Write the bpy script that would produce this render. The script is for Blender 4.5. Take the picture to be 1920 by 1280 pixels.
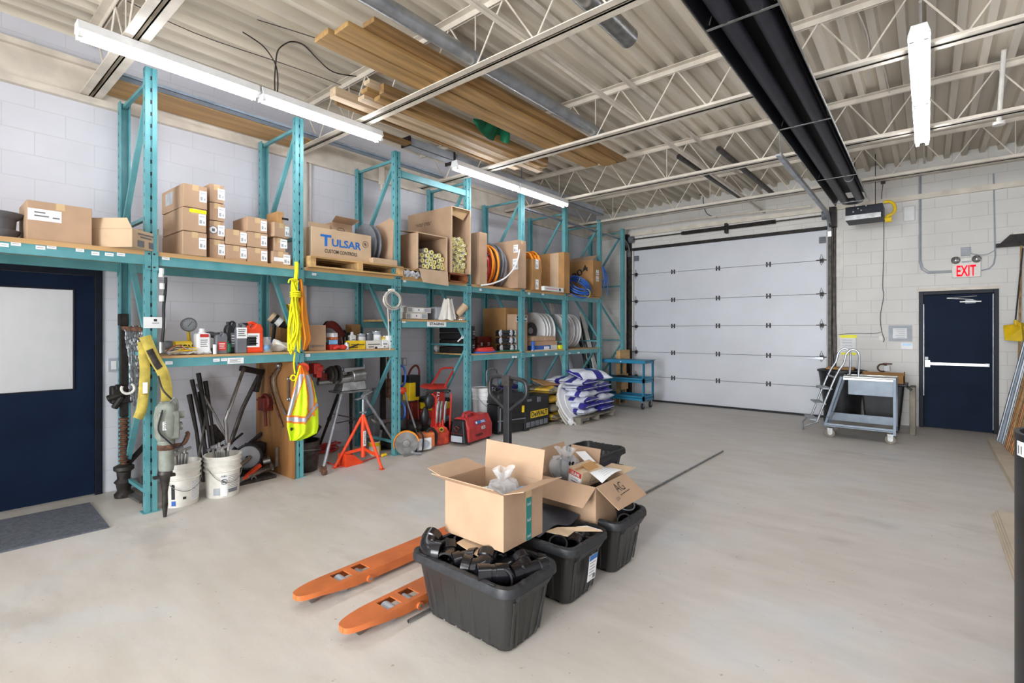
import bpy, math, random
from mathutils import Vector, Matrix
R = math.radians
V = Vector
for o in list(bpy.data.objects): bpy.data.objects.remove(o)
scn = bpy.context.scene
COL = scn.collection
CZ, FPX, AZ = 1.52, 940.0, R(39.7)
cam_d = bpy.data.cameras.new('camera'); cam = bpy.data.objects.new('camera', cam_d); COL.objects.link(cam)
cam.location = (0, 0, CZ); cam.rotation_euler = (R(90), 0, AZ - R(90))
cam_d.sensor_width = 36; cam_d.lens = 36*FPX/1920; cam_d.shift_y = -20/1920; cam_d.clip_start = .05
scn.camera = cam
w = bpy.data.worlds.new('world'); scn.world = w; w.use_nodes = True
w.node_tree.nodes['Background'].inputs[0].default_value = (.8, .85, 1, 1)
w.node_tree.nodes['Background'].inputs[1].default_value = .3
vs = scn.view_settings; vs.view_transform = 'Standard'; vs.look = 'None'; vs.gamma = 1; vs.exposure = 1.76
ld = bpy.data.lights.new('added_rear_fill', 'AREA'); ld.shape = 'RECTANGLE'; ld.size = 3.4; ld.size_y = 3.6; ld.energy = 125; ld.spread = R(115); ld.color = (.93, .97, 1)  # fill light added behind the camera to brighten the far end
lo = bpy.data.objects.new('added_rear_fill', ld); COL.objects.link(lo); lo.location = (-5.1, 1.1, 1.75); lo.rotation_euler = (R(90), 0, R(-90))
TUBE_POWER = 10.5
CA, SA = math.cos(AZ), math.sin(AZ)
def dirv(u):
 t = (u-960)/FPX
 return CA+SA*t, SA-CA*t
def onY(u, v, Y):
 a, b = dirv(u); d = Y/b
 return V((a*d, Y, CZ-(v-620)/FPX*d))
def onX(u, v, X):
 a, b = dirv(u); d = X/a
 return V((X, b*d, CZ-(v-620)/FPX*d))
def onZ(u, v, z=0.):
 a, b = dirv(u); d = (CZ-z)*FPX/(v-620)
 return V((a*d, b*d, z))
def zY(u, v, Y): return onY(u, v, Y).z
def xY(u, Y): return onY(u, 620, Y).x
def lin(c):
 if isinstance(c, str): c = [int(c[i:i+2], 16)/255 for i in (1, 3, 5)]
 return [x/12.92 if x <= .04045 else ((x+.055)/1.055)**2.4 for x in c]
def pmat(name, col, rough=.55, metal=0., var=.10, sc=7., bump=0., bsc=60., stretch=(1, 1, 1), spec=.5, trans=0., col2=None, thr=None, coat=0., alpha=1.):
 m = bpy.data.materials.new(name); m.use_nodes = True; nt = m.node_tree; N = nt.nodes; L = nt.links
 b = N['Principled BSDF']; c = lin(col)
 tc = N.new('ShaderNodeTexCoord'); mp = N.new('ShaderNodeMapping'); mp.inputs['Scale'].default_value = stretch
 L.new(tc.outputs['Object'], mp.inputs['Vector'])
 nz = N.new('ShaderNodeTexNoise'); nz.inputs['Scale'].default_value = sc; nz.inputs['Detail'].default_value = 5
 L.new(mp.outputs[0], nz.inputs['Vector'])
 rp = N.new('ShaderNodeValToRGB')
 lo = lin(col2) if col2 else [x*(1-2*var) for x in c]; hi = c if col2 else [min(1, x*(1+var)) for x in c]
 a0, a1 = thr if thr else (.33, .67)
 rp.color_ramp.elements[0].position = a0; rp.color_ramp.elements[1].position = a1
 rp.color_ramp.elements[0].color = (*lo, 1); rp.color_ramp.elements[1].color = (*hi, 1)
 L.new(nz.outputs['Fac'], rp.inputs['Fac']); L.new(rp.outputs[0], b.inputs['Base Color'])
 b.inputs['Roughness'].default_value = rough; b.inputs['Metallic'].default_value = metal
 b.inputs['Specular IOR Level'].default_value = spec; b.inputs['Coat Weight'].default_value = coat
 b.inputs['Transmission Weight'].default_value = trans; b.inputs['Alpha'].default_value = alpha
 if bump:
  n2 = N.new('ShaderNodeTexNoise'); n2.inputs['Scale'].default_value = bsc; n2.inputs['Detail'].default_value = 3
  L.new(mp.outputs[0], n2.inputs['Vector'])
  bp = N.new('ShaderNodeBump'); bp.inputs['Strength'].default_value = bump; bp.inputs['Distance'].default_value = .01
  L.new(n2.outputs['Fac'], bp.inputs['Height']); L.new(bp.outputs[0], b.inputs['Normal'])
 return m
def emat(name, col, s):
 m = bpy.data.materials.new(name); m.use_nodes = True; nt = m.node_tree
 nt.nodes.remove(nt.nodes['Principled BSDF']); e = nt.nodes.new('ShaderNodeEmission')
 e.inputs[0].default_value = (*lin(col), 1); e.inputs[1].default_value = s
 nt.links.new(e.outputs[0], nt.nodes['Material Output'].inputs[0]); return m
def block_mat(name, col, mort, axis):
 m = pmat(name, col, .6, var=.035, sc=1.6); nt = m.node_tree; N = nt.nodes; L = nt.links; b = N['Principled BSDF']
 tc = N.new('ShaderNodeTexCoord'); sp = N.new('ShaderNodeSeparateXYZ'); cb = N.new('ShaderNodeCombineXYZ')
 L.new(tc.outputs['Object'], sp.inputs[0]); L.new(sp.outputs[axis], cb.inputs[0]); L.new(sp.outputs[2], cb.inputs[1])
 br = N.new('ShaderNodeTexBrick'); L.new(cb.outputs[0], br.inputs['Vector'])
 br.inputs['Scale'].default_value = 1; br.inputs['Brick Width'].default_value = .405; br.inputs['Row Height'].default_value = .2025
 br.inputs['Mortar Size'].default_value = .0035; br.inputs['Mortar Smooth'].default_value = .25; br.inputs['Bias'].default_value = 0
 src = b.inputs['Base Color'].links[0].from_socket
 L.new(src, br.inputs['Color1']); L.new(src, br.inputs['Color2']); br.inputs['Mortar'].default_value = (*lin(mort), 1)
 L.new(br.outputs['Color'], b.inputs['Base Color'])
 inv = N.new('ShaderNodeMath'); inv.operation = 'SUBTRACT'; inv.inputs[0].default_value = 1; L.new(br.outputs['Fac'], inv.inputs[1])
 bp = N.new('ShaderNodeBump'); bp.inputs['Strength'].default_value = .5; bp.inputs['Distance'].default_value = .004
 L.new(inv.outputs[0], bp.inputs['Height']); L.new(bp.outputs[0], b.inputs['Normal']); return m
def floor_mat():
 m = bpy.data.materials.new('sealed_concrete'); m.use_nodes = True; nt = m.node_tree; N = nt.nodes; L = nt.links; b = N['Principled BSDF']
 tc = N.new('ShaderNodeTexCoord')
 def noise(sc, det, st=(1, 1, 1), rot=0):
  mp = N.new('ShaderNodeMapping'); mp.inputs['Scale'].default_value = st; mp.inputs['Rotation'].default_value = (0, 0, rot)
  L.new(tc.outputs['Object'], mp.inputs[0]); n = N.new('ShaderNodeTexNoise')
  n.inputs['Scale'].default_value = sc; n.inputs['Detail'].default_value = det; n.inputs['Roughness'].default_value = .6
  L.new(mp.outputs[0], n.inputs['Vector']); return n.outputs['Fac']
 def ramp(f, p0, c0, p1, c1):
  r = N.new('ShaderNodeValToRGB'); e = r.color_ramp.elements
  e[0].position = p0; e[1].position = p1; e[0].color = (*c0, 1); e[1].color = (*c1, 1); L.new(f, r.inputs[0]); return r.outputs[0]
 def mix(a, c, fac, mode='MIX'):
  x = N.new('ShaderNodeMix'); x.data_type = 'RGBA'; x.blend_type = mode
  if isinstance(fac, float): x.inputs[0].default_value = fac
  else: L.new(fac, x.inputs[0])
  for s, i in ((a, 6), (c, 7)):
   if isinstance(s, tuple): x.inputs[i].default_value = s
   else: L.new(s, x.inputs[i])
  return x.outputs[2]
 base = ramp(noise(.55, 6), .35, lin('#c9c1b6'), .65, lin('#d3cdc5'))
 tint = ramp(noise(1.1, 5), .55, (0, 0, 0), .75, (1, 1, 1))
 c = mix(base, (*lin('#c6c7c6'), 1), tint)
 streak = ramp(noise(5, 8, (1.2, .35, 1), R(25)), .35, (.90, .895, .885), .62, (1, 1, 1))
 c = mix(c, streak, 1., 'MULTIPLY')
 spot = ramp(noise(26, 2), .24, (.55, .5, .46), .29, (1, 1, 1))
 c = mix(c, spot, .85, 'MULTIPLY')
 crk = ramp(noise(2.2, 8, (1, .5, 1), R(40)), .30, (.80, .77, .74), .40, (1, 1, 1))
 c = mix(c, crk, .7, 'MULTIPLY')
 L.new(c, b.inputs['Base Color'])
 rr = N.new('ShaderNodeMapRange'); L.new(noise(3, 5), rr.inputs[0]); rr.inputs[3].default_value = .38; rr.inputs[4].default_value = .62
 L.new(rr.outputs[0], b.inputs['Roughness']); b.inputs['Specular IOR Level'].default_value = .4
 bp = N.new('ShaderNodeBump'); bp.inputs['Strength'].default_value = .12; bp.inputs['Distance'].default_value = .01
 L.new(noise(18, 6), bp.inputs['Height']); L.new(bp.outputs[0], b.inputs['Normal']); return m
M = {}
def dm(k, *a, **kw): M[k] = pmat(k, *a, **kw)
M['floor'] = floor_mat()
M['wall_x'] = block_mat('painted_block_left', '#d3d3d9', '#c8c8cd', 0)
M['wall_y'] = block_mat('painted_block_end', '#dddad5', '#c6c2bd', 1)
dm('deck', '#ded4c2', .5, var=.12, sc=1.3, stretch=(.25, 2, 1))
dm('joist', '#dcd2c3', .5, var=.08, sc=5)
dm('teal', '#66a3a8', .42, var=.10, sc=5, col2='#4f8f96')
dm('teal_dk', '#3a8f98', .5, var=.1)
dm('galv', '#a9adb2', .38, metal=.75, var=.12, sc=9)
dm('steel', '#9a9a98', .35, metal=.85, var=.15, sc=14)
dm('dsteel', '#4a4542', .5, metal=.6, var=.25, sc=14)
dm('iron', '#2c2725', .6, metal=.3, var=.3, sc=18)
dm('rust', '#6b4a38', .75, metal=.2, var=.3, sc=22)
dm('chrome', '#c9cbcd', .2, metal=.95, var=.05)
dm('black', '#1d1d20', .45, var=.25, sc=12)
dm('abs', '#16161a', .22, var=.2, sc=9, spec=.6)
dm('tote', '#17181a', .38, var=.2, sc=14, col2='#2b2a29', thr=(.62, .80), stretch=(1, 1, .4))
dm('tote_rim', '#2a2b2e', .5, var=.2, sc=40)
dm('pale_ply', '#cbbca6', .7, var=.08, sc=3)
dm('sheet', '#4a4c53', .6, var=.1, sc=5)
dm('rubber', '#26272a', .7, var=.15, sc=20)
dm('card', '#b7977a', .8, var=.06, sc=4, bump=.05, bsc=120)
dm('card_lt', '#c5aa8b', .8, var=.06, sc=4)
dm('card_dk', '#b08452', .82, var=.08, sc=5)
dm('card_in', '#b8976d', .85, var=.06, sc=4)
dm('tape', '#cdb085', .3, var=.04)
dm('paper', '#eeeeee', .7, var=.03)
dm('ink', '#2a2a2c', .7, var=.05)
dm('white', '#e9e9e9', .4, var=.04)
dm('offwhite', '#dcd8cf', .5, var=.06)
dm('pail', '#e4e0d6', .4, var=.07, sc=9)
dm('ply', '#c79f6c', .65, var=.12, sc=3, stretch=(.3, 4, 4))
dm('ply_dk', '#96683a', .6, var=.16, sc=3, stretch=(3, 3, .4))
dm('lumber', '#ad8854', .65, var=.2, sc=2.2, stretch=(.5, 8, 8))
dm('lumber_lt', '#cbb394', .65, var=.15, sc=2.2, stretch=(.5, 8, 8))
dm('lumber_dk', '#937044', .65, var=.25, sc=2.5, stretch=(.4, 7, 7))
dm('pallet', '#c9a26c', .75, var=.14, sc=3, stretch=(.6, 5, 5))
dm('pallet_gr', '#8a8375', .8, var=.2, sc=4)
dm('navy', '#14233a', .6, var=.2, sc=2.2, col2='#0d1a30', spec=.12)
dm('navy_fr', '#0c1322', .5, var=.2, spec=.3)
dm('doorwhite', '#d8dae0', .42, var=.03, sc=1.2)
dm('orange', '#cc6f3a', .45, var=.09, sc=8)
dm('orange_red', '#e8481f', .4, var=.1)
dm('red', '#b8302f', .42, var=.15, sc=10)
dm('redbright', '#d43a30', .35, var=.08)
dm('gascan', '#e0533c', .5, var=.2, sc=14)
dm('redhot', '#ff2030', .4, var=.0)
dm('yellow', '#e6c11c', .45, var=.08)
dm('rope', '#f0ea10', .6, var=.08, sc=30)
dm('lime', '#d8f410', .6, var=.06)
dm('orange_cl', '#ff9c22', .65, var=.06)
dm('hv_orange', '#f58220', .6, var=.05)
dm('silver', '#bfc1c9', .35, metal=.3, var=.06)
dm('sling', '#cdb855', .75, var=.15, sc=14)
dm('blue', '#2b5fb4', .45, var=.08)
dm('bluecart', '#2a80a4', .42, var=.08)
dm('bluebin', '#4a63c0', .45, var=.08)
dm('bagblue', '#33308f', .4, var=.15, sc=9)
dm('bagwhite', '#dfe2ec', .35, var=.08, sc=9)
dm('bagyellow', '#d8b348', .5, var=.2, sc=9, col2='#b48a2c')
dm('green', '#0d6b47', .6, var=.15)
dm('grey', '#6f7278', .55, var=.12)
dm('greylt', '#a6abb2', .5, var=.08)
dm('paintgrey', '#8e9baa', .45, var=.08)
dm('tulsar', '#1565b5', .6, var=.02)
dm('maroon', '#6d2018', .5, var=.2)
dm('insul', '#efe493', .7, var=.08)
dm('mat', '#5d6068', .8, var=.15, sc=40, bump=.4, bsc=120)
dm('copper', '#b3704c', .4, metal=.4, var=.2)
dm('wrap', '#d9dbe0', .18, var=.1, alpha=.75)
dm('plastic', '#f2f6fa', .1, var=.05, alpha=.34, bump=.6, bsc=30)
dm('skylike', '#7fb0dd', .3, var=.1)
dm('label_blue', '#2f6cb0', .5)
dm('neon', '#f4f01a', .5, var=.02)
dm('teal_tape', '#1f7c78', .35, var=.04)
dm('heater', '#17181d', .4, metal=.3, var=.2, sc=6)
dm('heatpipe', '#33323a', .5, metal=.3, var=.15)
dm('hammer', '#8c9186', .5, var=.14, sc=12)
dm('hose_gr', '#bdb8ac', .5, var=.06)
dm('glass_g', '#e4e8ec', .05, trans=.85, var=.02)
M['tube'] = emat('fluorescent_tube_glow', '#f4f7ff', TUBE_POWER)
M['tube2'] = emat('back_room_glow', '#f6f8ff', 5.0)
def glass():
 m = bpy.data.materials.new('window_glass'); m.use_nodes = True; nt = m.node_tree; N = nt.nodes; L = nt.links
 N.remove(N['Principled BSDF']); t = N.new('ShaderNodeBsdfTransparent'); g = N.new('ShaderNodeBsdfGlossy'); d = N.new('ShaderNodeBsdfDiffuse')
 g.inputs['Roughness'].default_value = .06; d.inputs[0].default_value = (.8, .82, .85, 1)
 a = N.new('ShaderNodeMixShader'); b = N.new('ShaderNodeMixShader'); nz = N.new('ShaderNodeTexNoise'); nz.inputs['Scale'].default_value = 3
 mr = N.new('ShaderNodeMapRange'); mr.inputs[3].default_value = .3; mr.inputs[4].default_value = .38; L.new(nz.outputs[0], mr.inputs[0])
 L.new(mr.outputs[0], a.inputs[0]); L.new(t.outputs[0], a.inputs[1]); L.new(d.outputs[0], a.inputs[2])
 b.inputs[0].default_value = .12; L.new(a.outputs[0], b.inputs[1]); L.new(g.outputs[0], b.inputs[2])
 L.new(b.outputs[0], N['Material Output'].inputs[0]); return m
M['pane'] = glass()
_txt = {}
def text_mesh(s, bold=0.):
 k = (s, bold)
 if k not in _txt:
  cu = bpy.data.curves.new('t', 'FONT'); cu.body = s; cu.align_x = 'CENTER'; cu.align_y = 'CENTER'; cu.size = 1; cu.offset = bold
  cu.resolution_u = 3; ob = bpy.data.objects.new('t', cu); COL.objects.link(ob); dg = bpy.context.evaluated_depsgraph_get()
  me = bpy.data.meshes.new_from_object(ob.evaluated_get(dg))
  vsx = [v.co.copy() for v in me.vertices]; fs = [list(p.vertices) for p in me.polygons]
  bpy.data.objects.remove(ob); bpy.data.curves.remove(cu); bpy.data.meshes.remove(me)
  x0 = min(v.x for v in vsx); x1 = max(v.x for v in vsx); y0 = min(v.y for v in vsx); y1 = max(v.y for v in vsx)
  _txt[k] = ([V(((v.x-(x0+x1)/2)/(x1-x0), (v.y-(y0+y1)/2)/(y1-y0), 0)) for v in vsx], fs)
 return _txt[k]
def frame(p, xdir, ydir=(0, 0, 1)):
 x = V(xdir).normalized(); y = V(ydir); z = x.cross(y).normalized(); y = z.cross(x)
 m = Matrix((x, y, z)).transposed().to_4x4(); m.translation = V(p); return m
def fY(p): return frame(p, (1, 0, 0))      # faces -Y (towards the room from the left wall)
def fX(p): return frame(p, (0, -1, 0))     # faces -X (towards the camera from the end wall)
class MB:
 def __init__(s, M0=None): s.v = []; s.f = []; s.mi = []; s.m = 0; s.M = M0 or Matrix()
 def add(s, vs_, fs):
  n = len(s.v); s.v += [s.M @ V(p) for p in vs_]; s.f += [[n+i for i in f] for f in fs]; s.mi += [s.m]*len(fs); return s
 def box(s, x0, y0, z0, x1, y1, z1):
  return s.add([(x0, y0, z0), (x1, y0, z0), (x1, y1, z0), (x0, y1, z0), (x0, y0, z1), (x1, y0, z1), (x1, y1, z1), (x0, y1, z1)],
                     [(0, 3, 2, 1), (4, 5, 6, 7), (0, 1, 5, 4), (1, 2, 6, 5), (2, 3, 7, 6), (3, 0, 4, 7)])
 def hexa(s, pts): return s.add(pts, [(0, 3, 2, 1), (4, 5, 6, 7), (0, 1, 5, 4), (1, 2, 6, 5), (2, 3, 7, 6), (3, 0, 4, 7)])
 def bar(s, p, q, w, h, up=(0, 0, 1)):
  p, q, up = V(p), V(q), V(up); t = (q-p).normalized(); a = t.cross(up)
  if a.length < 1e-4: a = t.cross(V((0, 1, 0)))
  a.normalize(); b = a.cross(t); a = a*(w/2); b = b*(h/2)
  return s.hexa([p-a-b, q-a-b, q+a-b, p+a-b, p-a+b, q-a+b, q+a+b, p+a+b])
 def sweep(s, items, n=10, closed=False, caps=True, sq=1.):
  rings = []; ref = None
  for p, t, r in items:
   t = V(t).normalized()
   if ref is None: ref = t.orthogonal().normalized()
   ref = (ref-t*ref.dot(t))
   if ref.length < 1e-5: ref = t.orthogonal()
   ref.normalize(); b = t.cross(ref)
   rings.append([V(p)+(ref*math.cos(a)+b*math.sin(a)*sq)*r for a in [2*math.pi*k/n for k in range(n)]])
  vs_ = [q for g in rings for q in g]; fs = []; m = len(rings)
  for i in range(m-(0 if closed else 1)):
   j = (i+1) % m
   for k in range(n): l = (k+1) % n; fs.append((i*n+k, i*n+l, j*n+l, j*n+k))
  if caps and not closed: fs.append(tuple(range(n-1, -1, -1))); fs.append(tuple((m-1)*n+k for k in range(n)))
  return s.add(vs_, fs)
 def tube(s, pts, r, n=8, closed=False, caps=True, smooth=0):
  pts = [V(p) for p in pts]
  if smooth: pts = cr(pts, smooth, closed)
  m = len(pts)
  if isinstance(r, (list, tuple)) and len(r) < m: k = len(r)-1; r = [r[min(int(i*k/(m-1)), k-1)]*(1-(i*k/(m-1)-min(int(i*k/(m-1)), k-1)))+r[min(int(i*k/(m-1)), k-1)+1]*(i*k/(m-1)-min(int(i*k/(m-1)), k-1)) for i in range(m)]
  it = []
  for i, p in enumerate(pts):
   a = pts[(i-1) % m] if (closed or i > 0) else p; b = pts[(i+1) % m] if (closed or i < m-1) else p
   it.append((p, b-a if (b-a).length > 1e-7 else V((0, 0, 1)), r[i] if isinstance(r, (list, tuple)) else r))
  return s.sweep(it, n, closed, caps)
 def cyl(s, p, q, r, r2=None, n=16): return s.sweep([(p, V(q)-V(p), r), (q, V(q)-V(p), r if r2 is None else r2)], n)
 def lathe(s, prof, p=(0, 0, 0), ax=(0, 0, 1), n=24, caps=True):
  p, ax = V(p), V(ax).normalized()
  return s.sweep([(p+ax*z, ax, max(r, 1e-4)) for r, z in prof], n, False, caps)
 def torus(s, c, ax, Rr, r, n=28, m=8, a0=0, a1=360, e=1.):
  ax = V(ax).normalized(); x = V((0, 0, 1)) if abs(ax.z) < .9 else V((1, 0, 0)); x = (x-ax*x.dot(ax)).normalized(); y = ax.cross(x)
  full = abs(a1-a0) >= 360; k = n if full else n+1
  pts = [V(c)+(x*math.cos(t)*Rr+y*math.sin(t)*Rr*e) for t in [R(a0+(a1-a0)*i/n) for i in range(k)]]
  return s.tube(pts, r, m, full)
 def ball(s, c, r, n=12, m=8):
  if not isinstance(r, (tuple, list)): r = (r, r, r)
  vs_ = [(c[0], c[1], c[2]-r[2])]; fs = []
  for i in range(1, m):
   a = -math.pi/2+math.pi*i/m
   for k in range(n): t = 2*math.pi*k/n; vs_.append((c[0]+r[0]*math.cos(a)*math.cos(t), c[1]+r[1]*math.cos(a)*math.sin(t), c[2]+r[2]*math.sin(a)))
  vs_.append((c[0], c[1], c[2]+r[2])); T = len(vs_)-1
  for k in range(n): fs.append((0, 1+(k+1) % n, 1+k)); fs.append((T, T-n+k, T-n+(k+1) % n))
  for i in range(m-2):
   for k in range(n): l = (k+1) % n; fs.append((1+i*n+k, 1+i*n+l, 1+(i+1)*n+l, 1+(i+1)*n+k))
  return s.add(vs_, fs)
 def prism(s, poly, z0, z1):
  n = len(poly); vs_ = [(x, y, z0) for x, y in poly]+[(x, y, z1) for x, y in poly]
  return s.add(vs_, [tuple(range(n-1, -1, -1)), tuple(range(n, 2*n))]+[(i, (i+1) % n, n+(i+1) % n, n+i) for i in range(n)])
 def plate(s, pts, off):     # any flat polygon given thickness along vector off
  n = len(pts); off = V(off); return s.add([V(p) for p in pts]+[V(p)+off for p in pts], [tuple(range(n-1, -1, -1)), tuple(range(n, 2*n))]+[(i, (i+1) % n, n+(i+1) % n, n+i) for i in range(n)])
 def grid(s, fn, nu, nv, th=None, pick=None):
  P = [[V(fn(i/nu, j/nv)) for i in range(nu+1)] for j in range(nv+1)]
  vs_ = [p for row in P for p in row]; W = nu+1; n = len(vs_); fs = []
  cells = [(i, j) for j in range(nv) for i in range(nu) if pick is None or pick(i/nu, j/nv)]
  for i, j in cells: a = j*W+i; fs.append((a, a+1, a+W+1, a+W))
  if th is not None:
   vs_ += [p+V(th) for p in vs_]; top = [tuple(n+q for q in reversed(f)) for f in fs]
   ed = {}
   for f in fs:
    for k in range(4):
     e = (f[k], f[(k+1) % 4]); ed[e] = 1
   side = [(b, a, a+n, b+n) for a, b in ed if (b, a) not in ed]
   fs = fs+top+side
  return s.add(vs_, fs)
 def text(s, t, mat, w_, h_, bold=.0):
  vs_, fs = text_mesh(t, bold); return s.add([mat @ V((p.x*w_, p.y*h_, .0012)) for p in vs_], fs)
 def build(s, name, mats, parent=None, smooth=False, bevel=0., ang=35, seg=2):
  if not isinstance(mats, (list, tuple)): mats = [mats]
  xs = [p.x for p in s.v]; ys = [p.y for p in s.v]; zs = [p.z for p in s.v]
  if parent is None: org = V(((min(xs)+max(xs))/2, (min(ys)+max(ys))/2, min(zs)))
  else:
   org = V((0, 0, 0)); q = parent
   while q: org += q.location; q = q.parent
  me = bpy.data.meshes.new(name); me.from_pydata([p-org for p in s.v], [], s.f)
  for m_ in mats: me.materials.append(M[m_] if isinstance(m_, str) else m_)
  me.polygons.foreach_set('material_index', s.mi)
  if smooth: me.polygons.foreach_set('use_smooth', [True]*len(s.f))
  me.update()
  if smooth:
   try: me.set_sharp_from_angle(angle=R(ang))
   except Exception: pass
  o = bpy.data.objects.new(name, me); COL.objects.link(o)
  if parent is None: o.location = org
  else: o.parent = parent
  if bevel:
   b = o.modifiers.new('b', 'BEVEL'); b.width = bevel; b.segments = seg; b.limit_method = 'ANGLE'; b.angle_limit = R(40)
  return o
def cr(pts, k, closed=False):
 n = len(pts); out = []
 for i in range(n if closed else n-1):
  p0 = pts[(i-1) % n] if closed or i > 0 else pts[i]; p1 = pts[i]; p2 = pts[(i+1) % n]; p3 = pts[(i+2) % n] if closed or i < n-2 else p2
  for j in range(k):
   t = j/k; out.append(.5*((2*p1)+(p2-p0)*t+(2*p0-5*p1+4*p2-p3)*t*t+(3*p1-p0-3*p2+p3)*t**3))
 if not closed: out.append(pts[-1])
 return out
def thing(name, label, cat, loc, group=None, kind=None):
 o = bpy.data.objects.new(name, None); COL.objects.link(o); o.location = V(loc); o.empty_display_size = .1
 if kind: o['kind'] = kind
 if label: o['label'] = label
 if cat: o['category'] = cat
 if group: o['group'] = group
 return o
def tag(o, label, cat, group=None, kind=None):
 o['label'] = label; o['category'] = cat
 if group: o['group'] = group
 if kind: o['kind'] = kind
 return o
def struct(o): o['kind'] = 'structure'; return o
def dup(root, loc=None, label=None, group=None, rot=None, scale=None):
 def cp(o, par):
  c = o.copy(); COL.objects.link(c); c.parent = par
  for ch in kids.get(o, []): cp(ch, c)
  return c
 kids = {}
 for o in root.children_recursive: kids.setdefault(o.parent, []).append(o)
 r = cp(root, None)
 if loc is not None: r.location = V(loc)
 if rot is not None: r.rotation_euler = rot
 if scale is not None: r.scale = scale
 if label: r['label'] = label
 if group: r['group'] = group
 return r
rnd = random.Random(7)
# ================================================================ THE ROOM
X0, X1, Y0, Y1, ZC = -5.0, 10.25, -1.25, 5.95, 4.18
b = MB(); b.box(X0-.2, Y0-.2, -.2, X1+.2, Y1+3.2, 0); struct(b.build('floor', 'floor'))
b = MB(); dxa, dxb, dzt = .22, 1.16, 2.08
b.box(X0, Y1, 0, dxa, Y1+.2, ZC+.1); b.box(dxb, Y1, 0, X1+.2, Y1+.2, ZC+.1); b.box(dxa, Y1, dzt, dxb, Y1+.2, ZC+.1)
struct(b.build('wall_left', 'wall_x'))
OY0, OY1, OZ = 1.36, 5.02, 3.3
EY0, EY1, EZ = -.80, .115, 2.14
b = MB(); b.box(X1, OY1, 0, X1+.2, Y1, ZC+.1); b.box(X1, OY0, OZ, X1+.2, OY1, ZC+.1); b.box(X1, EY1, 0, X1+.2, OY0, ZC+.1)
b.box(X1, EY0, EZ, X1+.2, EY1, ZC+.1); b.box(X1, Y0, 0, X1+.2, EY0, ZC+.1)
struct(b.build('wall_end', 'wall_y'))
b = MB(); b.box(X0, Y0-.2, 0, X1+.2, Y0, ZC+.1); struct(b.build('wall_right', 'wall_x'))
b = MB(); b.box(X0-.2, Y0-.2, 0, X0, -.6, ZC+.1); b.box(X0-.2, 2.8, 0, X0, Y1+.2, ZC+.1); b.box(X0-.2, -.6, 3.6, X0, 2.8, ZC+.1); struct(b.build('wall_back', 'wall_y'))  # unseen wall; its opening is invented to hold the added fill light
b = MB(); y = Y0-.2; pr = []
while y < Y1+.25:
 pr += [(y, ZC), (y+.06, ZC), (y+.074, ZC+.075), (y+.186, ZC+.075)]; y += .2
pr += [(y, ZC), (y, ZC+.15), (Y0-.2, ZC+.15)]
n = len(pr); vs_ = [(X0-.2, a, z) for a, z in pr]+[(X1+.2, a, z) for a, z in pr]
b.add(vs_, [tuple(range(n)), tuple(range(2*n-1, n-1, -1))]+[(i, n+i, n+(i+1) % n, (i+1) % n) for i in range(n)])
struct(b.build('ceiling', 'deck'))
b = MB(); yb = Y1+.2
b.box(-1.6, yb+2.6, 0, 2.4, yb+2.75, 2.6); b.box(-1.75, yb, 0, -1.6, yb+2.75, 2.6); b.box(2.4, yb, 0, 2.55, yb+2.75, 2.6); b.box(-1.75, yb, 2.6, 2.55, yb+2.75, 2.7)
struct(b.build('wall_office', 'offwhite'))
b = MB(); b.box(-.6, yb+.8, 2.52, .6, yb+1.4, 2.59); tag(b.build('ceiling_light', 'tube2'), 'lit white ceiling panel seen only through the window of the left navy door', 'ceiling light')
b = MB(); b.box(-.9, yb+1.9, 0, .2, yb+2.5, .75); tag(b.build('office_desk', 'greylt', bevel=.01), 'pale grey desk in the room behind the window of the left navy door', 'desk')
b = MB(); b.box(X0, Y1-.06, 3.6, X1, Y1, 3.66); b.box(X0, Y1-.03, 3.66, X1, Y1, 3.92); b.box(X0, Y1-.08, 3.92, X1, Y1, 3.97)
struct(b.build('trim_1', 'joist'))
b = MB(); b.box(X1-.05, Y0, 3.60, X1, Y1-.1, 3.68); b.box(X1-.1, Y0, 3.97, X1, Y1-.1, 4.02); struct(b.build('trim_2', 'joist'))
b = MB(); b.box(3.0, Y1-.05, 0, 3.14, Y1, 3.6); b.box(3.19, Y1-.03, 2.2, 3.21, Y1, 3.6); struct(b.build('trim_3', 'joist'))
JX = [1.07, 3.0, 4.95, 6.95, 8.8]
JL = ['open-web steel roof joist nearest the left door, above the first tube light',
      'long open-web steel roof joist ending at the joint of the leftmost tube lights',
      'open-web steel roof joist carrying the middle of the lumber boards',
      'open-web steel roof joist over the inner end of the middle tube light row',
      'open-web steel roof joist closest to the overhead door']
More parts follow.
